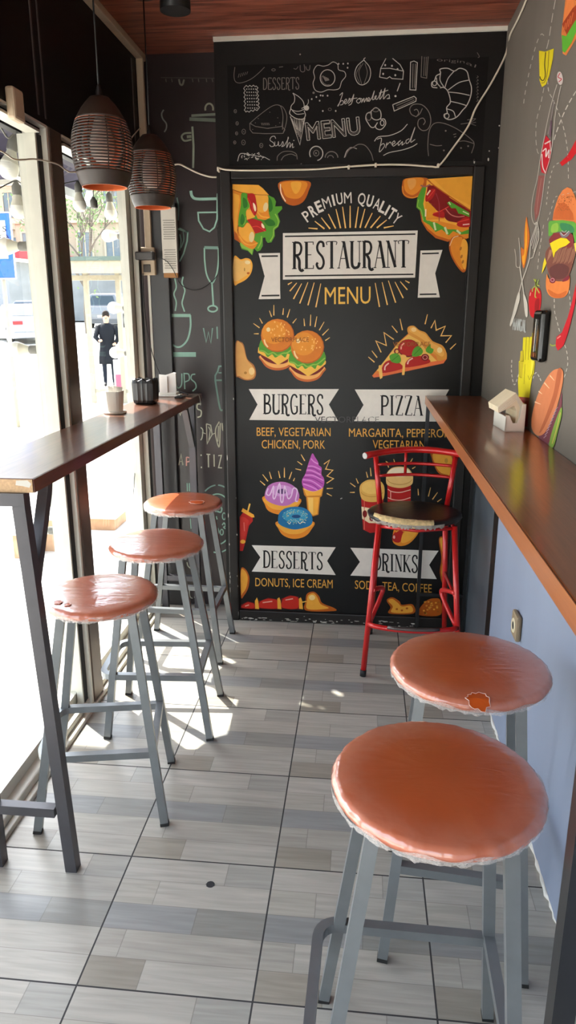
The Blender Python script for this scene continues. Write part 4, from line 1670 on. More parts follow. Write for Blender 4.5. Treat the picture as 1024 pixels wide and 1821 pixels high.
# white cable across the inside of the windows
cable('white_cable', [P(-12, 262, 'x', XL + .015), P(8, 272, 'x', XL + .015), P(28, 284, 'x', XL + .015), P(60, 283, 'x', XL + .015), P(85, 287, 'x', XL + .015), P(104, 293, 'x', XL + .015), P(118, 303, 'x', XL + .015), P(132, 306, 'x', XL + .015), P(190, 300, 'x', XL + .02), P(238, 240, 'x', XL + .02), P(249, 228, 'x', XL + .02)], .0028, M_wcable, 'thin pale wire crossing the top of the left windows')

# awning over the windows; its unseen deep outer part is added to block sun
r = empty('awning', (-1.5, 1.2, 2.25), 'dark violet awning outside above the windows, unseen outer part added to block sun', 'awning')
M_aw = mat('dark_violet_awning_cloth', (62, 56, 84), rough=.8, var=.1)
AW = 1.25
m = MB()
xa_, xb_ = XL - .10 - AW, XL - .09
xc_ = XL - .30
for (x0_, z0_, x1_, z1_, y0_, y1_) in ((xa_, 2.08, xc_ - .002, 2.15, .5, 3.2), (xc_, 2.15, xb_, 2.33, .5, 3.62)):
    m.add([(x0_, y0_, z0_), (x1_, y0_, z1_), (x1_, y1_, z1_), (x0_, y1_, z0_), (x0_, y0_, z0_ + .012), (x1_, y0_, z1_ + .012), (x1_, y1_, z1_ + .012), (x0_, y1_, z0_ + .012)], [(0, 1, 2, 3), (7, 6, 5, 4), (0, 4, 5, 1), (1, 5, 6, 2), (2, 6, 7, 3), (3, 7, 4, 0)])
m.build('canopy', M_aw, r)
m = MB()
m.box(XL - .10 - AW - .006, XL - .10 - AW, .5, 3.2, 1.96, 2.085)
m.build('valance', M_aw, r)
m = MB()
for y in (.52, 1.5, 2.2, 3.18):
    m.tube([(XL - .32, y, 2.132), (XL - .1 - AW, y, 2.065)], .010, square=True, ref=(0, 0, 1))
m.tube([(XL - .30, .5, 2.125), (XL - .30, 3.62, 2.125)], .018, square=True, ref=(0, 0, 1))
for y in (.52, 1.5, 3.60):
    m.tube([(XL - .30, y, 2.14), (XL - .12, y, 2.31)], .006, square=True, ref=(1, 0, 0))
m.build('awning_frame', M_alu, r)
# ================================================================== ARTWORK
# ---- chalk drawings on the black panel above the door
KC = 1.0
CH = (196, 190, 182)
CD = (128, 120, 114)
A = Art('y', YB - .002, -1, kind='chalk', rough=.9, lift=.0005)
cb = empty('chalk_menu_board', (0, YB, 2.4), 'wide black panel over the door covered in white chalk food drawings', 'chalkboard')
m = MB()
q = [P(404, 112, 'y', YB), P(868, 92, 'y', YB), P(852, 305, 'y', YB), P(415, 292, 'y', YB)]
m.box(q[0].x, q[2].x + .008, YB - .0018, YB - .0002, 2.235, 2.64)
m.build('panel', mat('chalkboard_film', (12, 9, 9), rough=.5, var=.1, spec=.2), cb)
lw = 5
A.at(400, 90, 4.267)
A.line([(75, 125), (68, 190), (80, 235), (120, 245), (190, 220), (250, 175), (300, 125)], lw, CD, smooth=True)
for i in range(5):
    A.line([(100 + i * 16, 205 - i * 6), (108 + i * 16, 175 - i * 4)], 4, CD)
A.done('drawn_sausage', cb)
A.at(400, 90, 4.267)
A.ring(368, 146, 14, 8, 4, CD)
A.line([(410, 126), (440, 122)], 5, CD)
A.line([(520, 135), (540, 140), (555, 120)], 4, CD, smooth=True)
A.line([(570, 110), (572, 150), (590, 162), (605, 150), (600, 105)], 5, CD, smooth=True)
A.line([(612, 120), (622, 145), (640, 145), (645, 110)], 5, CD, smooth=True)
A.done('drawn_swirls', cb)
A.at(400, 90, 4.267)
pts = []
cr = [(148, 272), (242, 268), (256, 445), (154, 466)]
for i in range(4):
    a, c = cr[i], cr[(i + 1) % 4]
    nn_ = 7 if i % 2 == 0 else 12
    for k in range(nn_):
        t = k / nn_
        o_ = 7 if k % 2 else -5
        dx, dy = c[0] - a[0], c[1] - a[1]
        l_ = math.hypot(dx, dy)
        pts.append((a[0] + dx * t + dy / l_ * o_, a[1] + dy * t - dx / l_ * o_))
A.line(pts, 5, CH, closed=True)
for i in range(5):
    for j in range(7):
        A.ell(165 + i * 17 + j * 1.5, 292 + j * 24, 4.5, 5.5, CH, n=8)
A.done('drawn_cracker', cb)
A.at(400, 90, 4.267)
A.serif('DESSERTS', 288, 296, 562, 292, 88, CD, thick=.07, thin=.06, serifs=False, hand=.02)
A.done('drawn_lettering', cb, label='DESSERTS in thin chalk capitals')
A.at(400, 90, 4.267)
A.line([(188, 552), (260, 490), (350, 425), (400, 412), (425, 430), (440, 500), (432, 575)], lw, CD, smooth=True)
A.line([(400, 412), (440, 430), (468, 490), (462, 560), (440, 628)], lw, CD, smooth=True)
A.line([(188, 552), (230, 575), (320, 590), (432, 575), (455, 600), (440, 628), (300, 630), (210, 625), (190, 600), (188, 552)], lw, CD)
A.line([(440, 500), (436, 600)], lw, CD)
for x, y in ((200, 555), (252, 515), (340, 468), (400, 510), (385, 570), (210, 598), (230, 548), (415, 548), (330, 590)):
    A.ell(x, y, 4, 3, CD, n=6)
for i in range(6):
    A.line([(275 + i * 11, 548), (282 + i * 11, 566)], 4, CD)
A.done('drawn_cake_slice', cb)
A.at(400, 90, 4.267)
A.line([(515, 322), (528, 350), (525, 390), (505, 415), (500, 440), (520, 455), (560, 460), (600, 445)], lw, CH, smooth=True)
A.line([(515, 322), (560, 350), (592, 385), (600, 425), (580, 440)], lw, CH, smooth=True)
A.line([(500, 440), (490, 470), (500, 490), (540, 515), (590, 520), (610, 490), (600, 455)], lw + 1, CH, smooth=True)
A.line([(510, 455), (545, 482), (600, 478)], lw, CH, smooth=True)
A.line([(496, 500), (568, 715), (606, 510)], lw + 1, CH)
for i in range(7):
    A.line([(508 + i * 15, 515), (535 + i * 9 if i < 5 else 596 - (i - 5) * 4, 612 + i * 14 if i < 5 else 560)], 3, CH)
    A.line([(598 - i * 15, 518), (576 - i * 6, 618 - i * 4)], 3, CH)
A.ell(618, 435, 20, 20, CH, n=14)
A.line([(618, 420), (632, 395), (632, 370)], 4, CH, smooth=True)
A.done('drawn_ice_cream_cone', cb)
A.at(400, 90, 4.267)
A.line([(672, 155), (700, 112), (745, 118), (785, 108), (820, 86), (855, 105), (862, 145), (905, 160), (915, 195), (885, 235), (868, 285), (830, 298), (780, 297), (730, 315), (685, 300), (668, 250), (680, 205)], lw, CH, closed=True, smooth=True)
A.ring(778, 207, 56, 62, 6, CH)
A.ring(778, 210, 45, 50, 5, CD, a0=70, a1=200)
for i in range(4):
    A.line([(742 + i * 12, 190 + i * 6), (765 + i * 8, 232 - i * 2)], 8, CD)
A.ell(672, 320, 9, 9, CD, n=10)
for x, y in ((693, 352), (658, 368), (718, 380), (742, 342), (778, 342), (725, 340), (897, 100), (932, 98), (930, 130), (742, 458), (840, 458), (862, 100)):
    A.ell(x, y, 6, 7, CH, n=8)
A.ring(795, 446, 12, 10, 3, CD)
A.done('drawn_fried_egg', cb)
A.at(400, 90, 4.267)
A.line([(385, 668), (375, 650), (352, 655), (342, 680), (368, 700), (372, 722), (350, 728), (338, 715)], lw, CH, smooth=True)
A.line([(378, 690), (380, 722), (400, 715), (405, 690), (408, 722), (425, 715), (438, 690), (442, 712), (430, 728), (448, 722), (462, 700)], 4.5, CH, smooth=True)
A.line([(462, 700), (480, 668), (478, 660), (468, 735), (485, 700), (495, 705), (492, 735), (512, 705), (512, 735), (525, 730)], 4.5, CH, smooth=True)
A.ell(522, 682, 4, 4, CH, n=8)
A.done('drawn_lettering', cb, label='sushi in chalk handwriting')
A.at(400, 90, 4.267)
A.text('MENU', 622, 678, 1030, 632, 128, CH, outline=4.5, offset=.02, rot=True)
A.text('MENU', 634, 668, 1022, 626, 106, CD, outline=3, offset=-.012, rot=True)
A.done('drawn_lettering', cb, label='MENU in outlined chalk capitals')
A.at(400, 90, 4.267)
A.ring(692, 780, 50, 54, 7, CH, a0=-210, a1=80)
A.ring(692, 778, 20, 22, 5, CD)
A.ell(690, 778, 6, 8, CD, n=8)
A.done('drawn_spiral_pastry', cb)
A.at(400, 90, 4.267)
A.ring(808, 812, 48, 46, 7, CD, a0=-180, a1=0)
A.ring(800, 815, 22, 20, 5, CD, a0=-180, a1=0)
A.done('drawn_spiral_pastry', cb)
A.at(400, 90, 4.267)
A.line([(905, 812), (925, 760), (960, 735), (1000, 745)], lw, CH, smooth=True)
A.done('drawn_bun', cb)
A.at(400, 90, 4.267)
A.line([(395, 835), (400, 800), (440, 768), (500, 765), (540, 785), (548, 825)], 5, CD, smooth=True)
A.line([(425, 832), (450, 800), (500, 785), (540, 800)], 5, CD, smooth=True)
A.done('drawn_croissant_roll', cb)
A.at(400, 90, 4.267)
A.line([(95, 840), (110, 790), (135, 780), (190, 790), (240, 800), (290, 805), (340, 830)], 5, CH, smooth=True)
rz = random.Random(5)
for i in range(26):
    x = rz.uniform(130, 290)
    y = 770 + abs(x - 200) * .25 + rz.uniform(0, 40)
    A.line([(x, y), (x + rz.uniform(-18, 18), y + rz.uniform(-10, 14))], 6, CH)
A.done('drawn_noodles', cb)
A.at(400, 90, 4.267)
for x, y, r_ in ((142, 615, 17), (140, 697, 17), (275, 720, 15), (92, 552, 12), (78, 460, 12), (88, 628, 11), (74, 697, 11)):
    A.ring(x, y, r_ * .8, r_ * 1.1, 4, CD)
    A.line([(x - 4, y - 4), (x + 3, y + 5)], 4, CD)
A.done('drawn_crumbs', cb, kind='stuff')
A.at(560, 60, 3.012)
A.line([(262, 140), (225, 175), (213, 220), (228, 262), (255, 274), (285, 255), (298, 215), (290, 175), (262, 140), (270, 128)], 4, CH, smooth=True)
A.line([(258, 158), (235, 205), (250, 270)], 3, CD, smooth=True)
A.line([(268, 160), (280, 210), (262, 270)], 3, CD, smooth=True)
A.line([(245, 165), (222, 215), (238, 262)], 3, CD, smooth=True)
A.done('drawn_onion', cb)
A.at(560, 60, 3.012)
A.line([(380, 132), (352, 185), (346, 232), (385, 240), (400, 230), (412, 240), (470, 244), (474, 200), (455, 165), (415, 132)], 4, CH)
A.line([(352, 186), (400, 185), (472, 200)], 4, CH)
for x, y in ((376, 168), (412, 172), (365, 215), (430, 222), (442, 190)):
    A.ell(x, y, 5, 6, CH, n=8)
A.done('drawn_cheese', cb)
A.at(560, 60, 3.012)
A.line([(512, 150), (508, 300), (540, 302), (548, 155), (530, 146), (512, 152)], 4, CH)
A.line([(525, 160), (522, 290)], 4, CD)
A.line([(538, 160), (533, 290)], 4, CD)
A.line([(572, 120), (568, 232), (598, 238), (606, 122)], 3.5, CD)
A.line([(586, 124), (582, 226)], 3, CD)
A.line([(596, 124), (592, 226)], 3, CD)
A.line([(416, 380), (424, 414), (540, 362), (542, 345), (530, 335), (416, 380)], 4, CH)
A.line([(435, 385), (528, 346)], 3.5, CD)
A.line([(440, 398), (532, 356)], 3.5, CD)
A.done('drawn_cinnamon_sticks', cb)
A.at(560, 60, 3.012)
A.line([(655, 290), (628, 285), (625, 262), (640, 250), (650, 225), (672, 212), (670, 190), (710, 185), (745, 200), (775, 185), (812, 200), (825, 245), (838, 290), (832, 340), (812, 385), (790, 410), (760, 445), (722, 460), (695, 450), (692, 432), (708, 425), (705, 395), (725, 365), (712, 310), (690, 288), (670, 290)], 5, CH, smooth=True)
A.ring(640, 266, 11, 12, 4, CH)
A.ring(706, 440, 12, 14, 4, CH)
for pts in ([(672, 212), (670, 250), (690, 285)], [(650, 235), (655, 265), (672, 285)], [(745, 200), (712, 240), (695, 290)], [(825, 248), (770, 262), (712, 302)], [(712, 312), (770, 318), (828, 330)], [(725, 362), (770, 372), (812, 385)], [(706, 402), (740, 415), (752, 445)]):
    A.line(pts, 4.5, CH, smooth=True)
A.done('drawn_croissant', cb)
A.at(560, 60, 3.012)
# best omeletts!
w_ = 3.6
A.line([(132, 330), (148, 318), (128, 380), (122, 385), (140, 360), (152, 362), (148, 378), (135, 382)], w_, CH, smooth=True)
A.line([(155, 372), (170, 358), (166, 350), (158, 360), (162, 376), (178, 362), (184, 346), (188, 362), (178, 374), (196, 356)], w_, CH, smooth=True)
A.line([(196, 356), (208, 325), (196, 372), (180, 384)], w_, CH, smooth=True)
A.line([(188, 350), (226, 344)], w_, CH)
A.line([(236, 346), (222, 360), (232, 372), (246, 358), (236, 346), (252, 350), (250, 368), (262, 346), (264, 366), (276, 344), (278, 362), (292, 350), (288, 342), (282, 352), (290, 362), (306, 340)], w_, CH, smooth=True)
A.line([(306, 340), (318, 306), (308, 352), (324, 344), (328, 332), (320, 340), (330, 352), (342, 336), (356, 300), (346, 350), (362, 330), (376, 292), (366, 348), (384, 330), (396, 326), (398, 342), (386, 348), (402, 346)], w_, CH, smooth=True)
A.line([(344, 318), (392, 302)], w_, CH)
A.line([(440, 308), (456, 264)], 4.5, CH)
A.ell(431, 334, 5.5, 5.5, CH, n=10)
A.done('drawn_lettering', cb, label='best omeletts! in chalk handwriting')
A.at(560, 60, 3.012)
A.line([(300, 415), (325, 396), (350, 415), (352, 450), (330, 462), (305, 450), (300, 415)], 4.5, CH, smooth=True)
A.line([(302, 418), (278, 428), (272, 455), (285, 480), (300, 500), (318, 500), (335, 475)], 4.5, CH, smooth=True)
A.ring(288, 444, 14, 20, 4, CD)
A.ring(325, 408, 16, 10, 3.5, CD)
A.line([(350, 458), (372, 458), (378, 485), (355, 512), (330, 508), (322, 490)], 4.5, CH, smooth=True)
A.ring(360, 478, 10, 14, 4, CH)
A.done('drawn_olives', cb)
A.at(560, 60, 3.012)
A.line([(542, 445), (515, 430), (508, 400), (530, 378), (575, 382), (610, 420), (620, 470), (605, 510), (575, 518), (552, 495), (555, 462), (578, 452), (590, 470), (580, 488)], 4.5, CD, smooth=True)
A.line([(542, 445), (555, 425), (545, 405), (530, 410)], 4.5, CD, smooth=True)
A.line([(540, 445), (560, 430), (575, 400)], 4, CD, smooth=True)
A.done('drawn_spiral_roll', cb)
A.at(560, 60, 3.012)
A.line([(318, 576), (340, 552), (400, 545), (460, 520), (495, 484)], 4, CH, smooth=True)
A.line([(366, 652), (400, 636), (470, 622), (520, 605), (548, 588)], 4, CH, smooth=True)
A.line([(332, 565), (356, 562), (345, 620), (348, 632), (372, 602), (366, 588), (352, 598)], 3.8, CH, smooth=True)
A.line([(378, 612), (386, 584), (382, 598), (402, 580), (408, 590)], 3.8, CH, smooth=True)
A.line([(410, 596), (428, 584), (424, 574), (414, 586), (420, 602), (442, 586), (458, 572), (446, 582), (448, 598), (468, 578), (466, 596), (482, 584)], 3.8, CH, smooth=True)
A.line([(505, 562), (488, 572), (490, 588), (508, 572), (536, 500), (512, 578), (536, 566)], 3.8, CH, smooth=True)
A.done('drawn_lettering', cb, label='bread in chalk handwriting')
A.at(560, 60, 3.012)
A.line([(608, 655), (604, 600), (612, 520), (640, 480), (690, 480), (760, 510), (830, 560), (852, 590), (838, 640)], 4, CD, smooth=True)
A.line([(615, 592), (650, 600), (680, 598)], 4, CD, smooth=True)
A.line([(760, 580), (800, 574), (850, 588)], 4, CD, smooth=True)
A.line([(740, 540), (756, 536)], 4, CD)
A.line([(744, 554), (756, 550)], 4, CD)
for x, y in ((782, 612), (820, 602), (700, 520), (690, 625)):
    A.ell(x, y, 5, 5, CD, n=8)
A.line([(160, 662), (180, 625), (205, 608), (235, 592), (270, 600), (300, 640), (312, 680)], 4, CD, smooth=True)
A.line([(162, 660), (185, 612), (215, 612)], 4, CD, smooth=True)
A.line([(780, 484), (820, 478), (862, 492)], 3, CD)
A.line([(815, 462), (860, 455), (832, 478), (862, 474)], 3.5, CD, smooth=True)
A.done('drawn_loaf', cb)
A.at(560, 60, 3.012)
w_ = 3
A.text('origin', 652, 146, 800, 158, 17, CD, rot=True, offset=-.012)
A.text('al', 808, 162, 858, 182, 17, CD, rot=True, offset=-.012)
for i in range(8):
    y = 225 + i * 18
    A.line([(868, y), (874, y + 6), (864, y + 12)], 2.5, CD, smooth=True)
A.line([(868, 100), (880, 122), (872, 128)], 3.5, CD, smooth=True)
A.done('drawn_lettering', cb, label='original in faint chalk handwriting')

# white specks and wall plugs on the black wall
A = Art('y', YB - .001, -1, kind='speck', rough=.9, lift=.0004)
A.at(780, 0, 4.1967)
for x, y, a, c in ((457, 1104, 15, 9), (265, 1204, 6, 18), (370, 1190, 6, 13), (290, 1284, 5, 5), (452, 938, 6, 6), (377, 1127, 5, 6)):
    A.ell(x, y, a, c, (216, 210, 200), n=10)
A.at(240, 0, 2.844)
for x, y in ((835, 275), (485, 880), (840, 828)):
    A.ell(x, y, 4, 4, (170, 160, 150), n=8)
A.done('wall_specks', bpy.data.objects['wall_back'], kind='structure')

# ---- neon-green chalk drawings on the recessed wall
A = Art('y', YR - .0008, -1, kind='chalk', rough=.9, lift=.0004)
G1 = (150, 186, 170)
G2 = (128, 158, 146)
BE = (186, 186, 166)
dr = empty('chalk_drink_drawings', (-.85, YR, 1.5), 'pale green chalk drawings of cups and glasses on the recessed dark wall', 'wall drawing')
A.at(230, 320, 4.14)
A.line([(452, 80), (462, 120), (500, 140), (640, 138)], 20, G1, smooth=True)
A.line([(648, 100), (645, 240)], 10, G1)
A.line([(645, 238), (505, 240), (510, 300), (545, 360), (590, 380), (625, 350), (645, 290), (648, 180)], 11, G1, smooth=False)
A.done('drawn_bowl', dr)
A.at(230, 320, 4.14)
A.line([(552, 498), (652, 500)], 22, G2)
A.line([(552, 500), (555, 600), (570, 700), (608, 760), (640, 700), (655, 600), (655, 500)], 11, G1, smooth=True)
A.line([(608, 760), (618, 925)], 12, G1)
A.ring(613, 948, 34, 22, 12, G1)
A.done('drawn_tall_glass', dr)
A.at(230, 320, 4.14)
A.line([(395, 712), (388, 760), (408, 810), (398, 860), (388, 910), (406, 970)], 10, G1, smooth=True)
A.line([(335, 725), (345, 790), (328, 840), (345, 900), (338, 965)], 10, G1, smooth=True)
A.line([(295, 998), (450, 998)], 24, G1)
A.line([(448, 995), (450, 1080), (430, 1170), (390, 1220), (350, 1230), (305, 1205)], 13, G1, smooth=True)
A.line([(305, 1285), (490, 1285)], 34, G1)
A.done('drawn_steaming_cup', dr)
A.at(230, 320, 4.14)
A.line([(350, 130), (362, 200), (358, 300)], 10, G2, smooth=True)
A.line([(355, 360), (430, 385), (425, 450), (400, 540), (370, 600)], 11, G1)
A.line([(430, 385), (368, 355)], 10, G1)
A.line([(372, 400), (380, 450), (370, 520)], 9, G2, smooth=True)
A.line([(395, 375), (400, 440), (380, 500)], 8, G2, smooth=True)
A.done('drawn_pizza_slice', dr)
A.at(230, 320, 4.14)
A.line([(545, 1090), (565, 1195), (582, 1120), (600, 1200), (612, 1090)], 10, G2)
A.line([(645, 1080), (648, 1170)], 10, G2)
A.done('drawn_lettering', dr, label='WI in pale green capitals')
A.at(230, 320, 4.14)
A.line([(342, 1450), (348, 1520), (368, 1530), (385, 1500), (386, 1425)], 9, G1, smooth=True)
A.line([(402, 1420), (408, 1540)], 9, G1)
A.line([(402, 1425), (435, 1430), (440, 1470), (408, 1488)], 9, G1, smooth=True)
A.line([(485, 1430), (460, 1435), (455, 1465), (485, 1495), (490, 1530), (465, 1555)], 9, G1, smooth=True)
A.done('drawn_lettering', dr, label='UPS in pale green capitals')
A.at(230, 320, 4.14)
A.line([(690, 1370), (660, 1372), (650, 1410), (632, 1440), (632, 1475), (690, 1475)], 12, G2, smooth=False)
A.line([(632, 1475), (650, 1590), (670, 1690), (695, 1690)], 13, G2, smooth=True)
A.line([(655, 1420), (690, 1420)], 9, G2)
A.done('drawn_takeaway_cup', dr)
# below the counter
A.at(160, 600, 3.938)
A.line([(622, 520), (632, 545), (640, 520)], 8, BE)
A.line([(660, 505), (668, 545), (690, 555)], 8, BE, smooth=True)
A.line([(700, 500), (706, 540)], 8, BE)
A.line([(778, 465), (752, 470), (752, 500), (778, 515), (775, 550), (752, 560)], 9, BE, smooth=True)
A.done('drawn_lettering', dr, label='end of a word in beige capitals under the counter')
A.at(160, 600, 3.938)
A.line([(622, 895), (638, 818), (650, 895)], 9, BE)
A.line([(628, 870), (646, 868)], 7, BE)
for x in (675, 718):
    A.line([(x, 900), (x, 838)], 9, (210, 160, 150))
    A.line([(x, 838), (x + 22, 845), (x + 20, 868), (x, 872)], 8, (210, 160, 150), smooth=True)
A.line([(778, 820), (778, 830)], 8, BE)
A.line([(780, 905), (780, 915)], 8, BE)
A.done('drawn_lettering', dr, label='APP in beige capitals, partly pink')
A.at(160, 600, 3.938)
A.line([(815, 818), (842, 820)], 8, BE)
A.line([(828, 820), (830, 910)], 9, BE)
A.line([(868, 820), (870, 905)], 9, BE)
A.line([(898, 828), (920, 826), (900, 912), (924, 914)], 8, BE)
A.line([(945, 830), (945, 915)], 8, BE)
A.done('drawn_lettering', dr, label='TIZ in beige capitals')
A.at(160, 600, 3.938)
A.line([(815, 605), (845, 615), (855, 680), (820, 745), (815, 605)], 8, BE)
A.line([(830, 625), (842, 650), (832, 720)], 7, BE)
A.line([(905, 590), (880, 640), (882, 700), (905, 765), (912, 600)], 8, BE, smooth=True)
A.line([(900, 620), (895, 730)], 7, BE)
A.line([(925, 600), (930, 650), (942, 640)], 8, BE, smooth=True)
A.line([(775, 630), (790, 650), (785, 700), (775, 720)], 7, BE, smooth=True)
A.line([(785, 665), (810, 675)], 6, BE)
A.line([(855, 680), (880, 668)], 6, BE)
A.done('drawn_skewer', dr)
A.at(160, 600, 3.938)
for i in range(4):
    A.line([(680 + i * 15, 1020), (682 + i * 15, 1078)], 8, G1)
A.at(300, 860, 7.583)
for i in range(3):
    A.line([(290 + i * 32, 470), (300 + i * 40, 610)], 12, G1)
A.line([(245, 1060), (260, 1110), (300, 1150)], 14, BE, smooth=True)
A.done('drawn_fork', dr)
A.at(300, 860, 7.583)
A.ring(655, 480, 290, 460, 18, G2, a0=-125, a1=-95)
A.ring(655, 480, 290, 460, 20, G2, a0=-88, a1=-58)
A.ring(655, 480, 210, 340, 18, G1, a0=-112, a1=-52)
A.ring(655, 480, 210, 340, 18, G1, a0=55, a1=95)
A.ring(655, 480, 290, 450, 18, G1, a0=52, a1=100)
A.line([(590, 385), (640, 372), (700, 385), (715, 335), (690, 310)], 20, G1, smooth=True)
A.line([(585, 470), (650, 475), (640, 440)], 18, G1)
A.line([(600, 530), (620, 560), (612, 635), (650, 610), (645, 560)], 18, G1)
A.line([(630, 720), (675, 660), (660, 600)], 18, G1, smooth=True)
A.ring(715, 655, 20, 38, 14, G1)
A.line([(720, 560), (745, 530), (765, 570), (740, 590), (785, 620)], 16, G1, smooth=True)
A.ring(745, 440, 22, 45, 14, G1)
A.line([(760, 400), (785, 470)], 14, G1)
A.done('drawn_round_badge', dr)
A.at(300, 860, 7.583)
A.line([(680, 1085), (700, 1130), (705, 1225)], 14, BE, smooth=True)
A.line([(735, 1090), (745, 1235)], 14, BE)
A.done('drawn_lettering', dr)
A.at(300, 860, 7.583)
A.line([(775, 1395), (755, 1400), (755, 1560), (785, 1562)], 14, G2)
A.line([(755, 1480), (778, 1478)], 12, G2)
A.done('drawn_lettering', dr)
A.at(300, 860, 7.583)
A.line([(300, 1400), (280, 1440), (285, 1520), (320, 1550)], 14, BE, smooth=True)
A.line([(380, 1500), (350, 1530), (380, 1560), (400, 1520)], 14, BE, smooth=True)
A.done('drawn_lettering', dr)
A.at(240, 0, 2.844)
A.line([(130, 392), (402, 396)], 5, (90, 90, 84))
for x in (155, 185, 290, 320, 360, 390):
    A.line([(x, 398), (x + 3, 415)], 5, (110, 110, 100))
A.line([(222, 400), (228, 425), (240, 428), (248, 402)], 9, (140, 142, 126), smooth=True)
A.line([(145, 555), (135, 575), (140, 600), (158, 625), (158, 650), (148, 668)], 7, (140, 148, 140), smooth=True)
A.ring(375, 550, 20, 26, 9, (160, 162, 140), a0=-200, a1=20)
A.line([(285, 585), (408, 578)], 13, (130, 136, 122))
A.line([(275, 602), (408, 608)], 18, (116, 124, 112))
A.line([(290, 640), (296, 740), (294, 850)], 10, (150, 158, 140))
A.line([(285, 672), (250, 675), (236, 692), (250, 712), (285, 706)], 9, (150, 156, 136), smooth=True)
A.line([(262, 692), (285, 690)], 14, (140, 146, 128))
A.done('drawn_coffee_grinder', dr)

# ---- printed menu poster on the door
DP = YB - .0045
po = empty('menu_poster', (-.08, DP, 1.1), 'large black printed restaurant menu poster covering the whole door', 'poster')
m = MB()
m.box(-.6155, .4565, DP - .001, DP + .0015, .066, 2.172)
m.build('sheet', mat('black_poster_print', (13, 12, 13), rough=.35, var=.08, vscale=3, spec=.28), po)
XP0, XP1 = -.6155, .4565
A = Art('y', DP - .0012, -1, kind='print', rough=.4, lift=.00025)
OR, OR2, OR3 = (226, 138, 40), (240, 170, 62), (186, 92, 26)
GR, GR2, GR3 = (84, 152, 44), (142, 186, 72), (46, 112, 36)
RD, RD2, RD3 = (176, 30, 28), (128, 20, 22), (222, 66, 54)
WT = (222, 216, 208)
BK = (24, 22, 24)
YE = (238, 188, 84)
RAY = (240, 190, 110)
HL = (250, 226, 190)
BN = (150, 76, 26)

# top left wrap
A.at(410, 310, 9.1)
A.poly([(590, 330), (700, 380), (735, 440), (720, 520), (830, 515), (835, 560), (760, 640), (800, 760), (770, 850), (710, 900), (715, 1000), (660, 1100), (600, 1110), (570, 1070), (560, 1020), (520, 1030), (520, 1160), (480, 1230), (430, 1250), (380, 1200), (350, 1310), (280, 1240), (180, 1210), (150, 1140), (200, 700)], GR, 1)
A.poly([(150, 1110), (180, 1190), (280, 1225), (345, 1300), (360, 1200), (300, 1100)], GR2, 2)
A.line([(720, 640), (770, 740), (760, 830), (700, 880), (690, 990), (640, 1080)], 18, GR2, 2, True)
A.line([(500, 1000), (490, 1100), (440, 1200)], 20, GR2, 2, True)
A.poly([(540, 720), (680, 740), (720, 820), (600, 830)], GR3, 2, True)
A.poly([(600, 370), (660, 420), (680, 560), (620, 600)], GR3, 2, True)
A.poly([(34, 165), (180, 180), (600, 330), (600, 420), (620, 640), (640, 700), (560, 740), (440, 720), (400, 640), (300, 660), (130, 700), (60, 300), (34, 300)], OR, 3)
A.poly([(400, 340), (590, 340), (610, 460), (600, 560), (520, 620), (440, 590), (410, 480)], OR2, 4, True)
A.ell(565, 530, 38, 75, (232, 206, 150), 5, 10)
A.line([(430, 600), (500, 680), (620, 700)], 22, OR2, 5, True)
A.poly([(250, 580), (330, 570), (400, 690), (260, 740)], OR2, 4)
A.poly([(30, 160), (450, 172), (520, 225), (620, 335), (420, 325), (180, 290), (30, 240)], OR2, 6, False)
A.line([(34, 246), (180, 296), (420, 328), (610, 336)], 8, BN, 7, True)
A.poly([(34, 250), (170, 310), (165, 500), (110, 900), (150, 1110), (60, 1030), (34, 700)], OR, 6)
A.poly([(40, 300), (140, 340), (150, 420), (110, 700), (100, 960), (60, 900)], OR2, 7)
A.poly([(100, 960), (160, 1110), (60, 1050), (60, 920)], OR3, 8)
A.poly([(175, 310), (270, 320), (270, 400), (305, 510), (250, 600), (250, 740), (220, 830), (170, 850), (125, 830), (130, 680), (165, 500)], GR, 8, True)
A.poly([(190, 640), (230, 720), (200, 810), (160, 800), (160, 700)], GR3, 9, True)
A.poly([(200, 380), (260, 420), (270, 520), (210, 540)], GR3, 9, True)
A.line([(278, 430), (305, 510), (280, 570)], 10, GR2, 9, True)
A.line([(240, 700), (235, 770), (205, 820)], 10, GR2, 9, True)
A.poly([(270, 325), (380, 320), (420, 480), (425, 600), (385, 670), (320, 560), (290, 440)], RD, 8, True)
A.poly([(362, 460), (400, 500), (412, 570), (395, 600), (370, 540)], HL, 9, True)
A.line([(280, 380), (340, 500), (370, 640)], 8, RD3, 9, True)
A.poly([(265, 735), (360, 715), (500, 760), (580, 915), (400, 960), (330, 830)], RD, 8)
A.line([(350, 850), (440, 845), (560, 920)], 14, RD3, 9, True)
A.poly([(500, 790), (540, 830), (545, 875), (505, 850)], HL, 9, True)
A.poly([(125, 850), (200, 860), (270, 780), (350, 850), (395, 960), (380, 1060), (430, 1110), (400, 1180), (340, 1210), (220, 1150), (140, 1050)], OR, 7, True)
A.poly([(140, 860), (210, 860), (280, 790), (350, 870), (385, 980), (350, 1080), (260, 1090), (150, 980)], OR2, 8, True)
A.ell(340, 1015, 42, 85, (232, 206, 150), 9, 5)
A.line([(140, 1000), (220, 1110), (330, 1145), (440, 1110)], 18, OR2, 9, True)
A.done('printed_wrap', po)
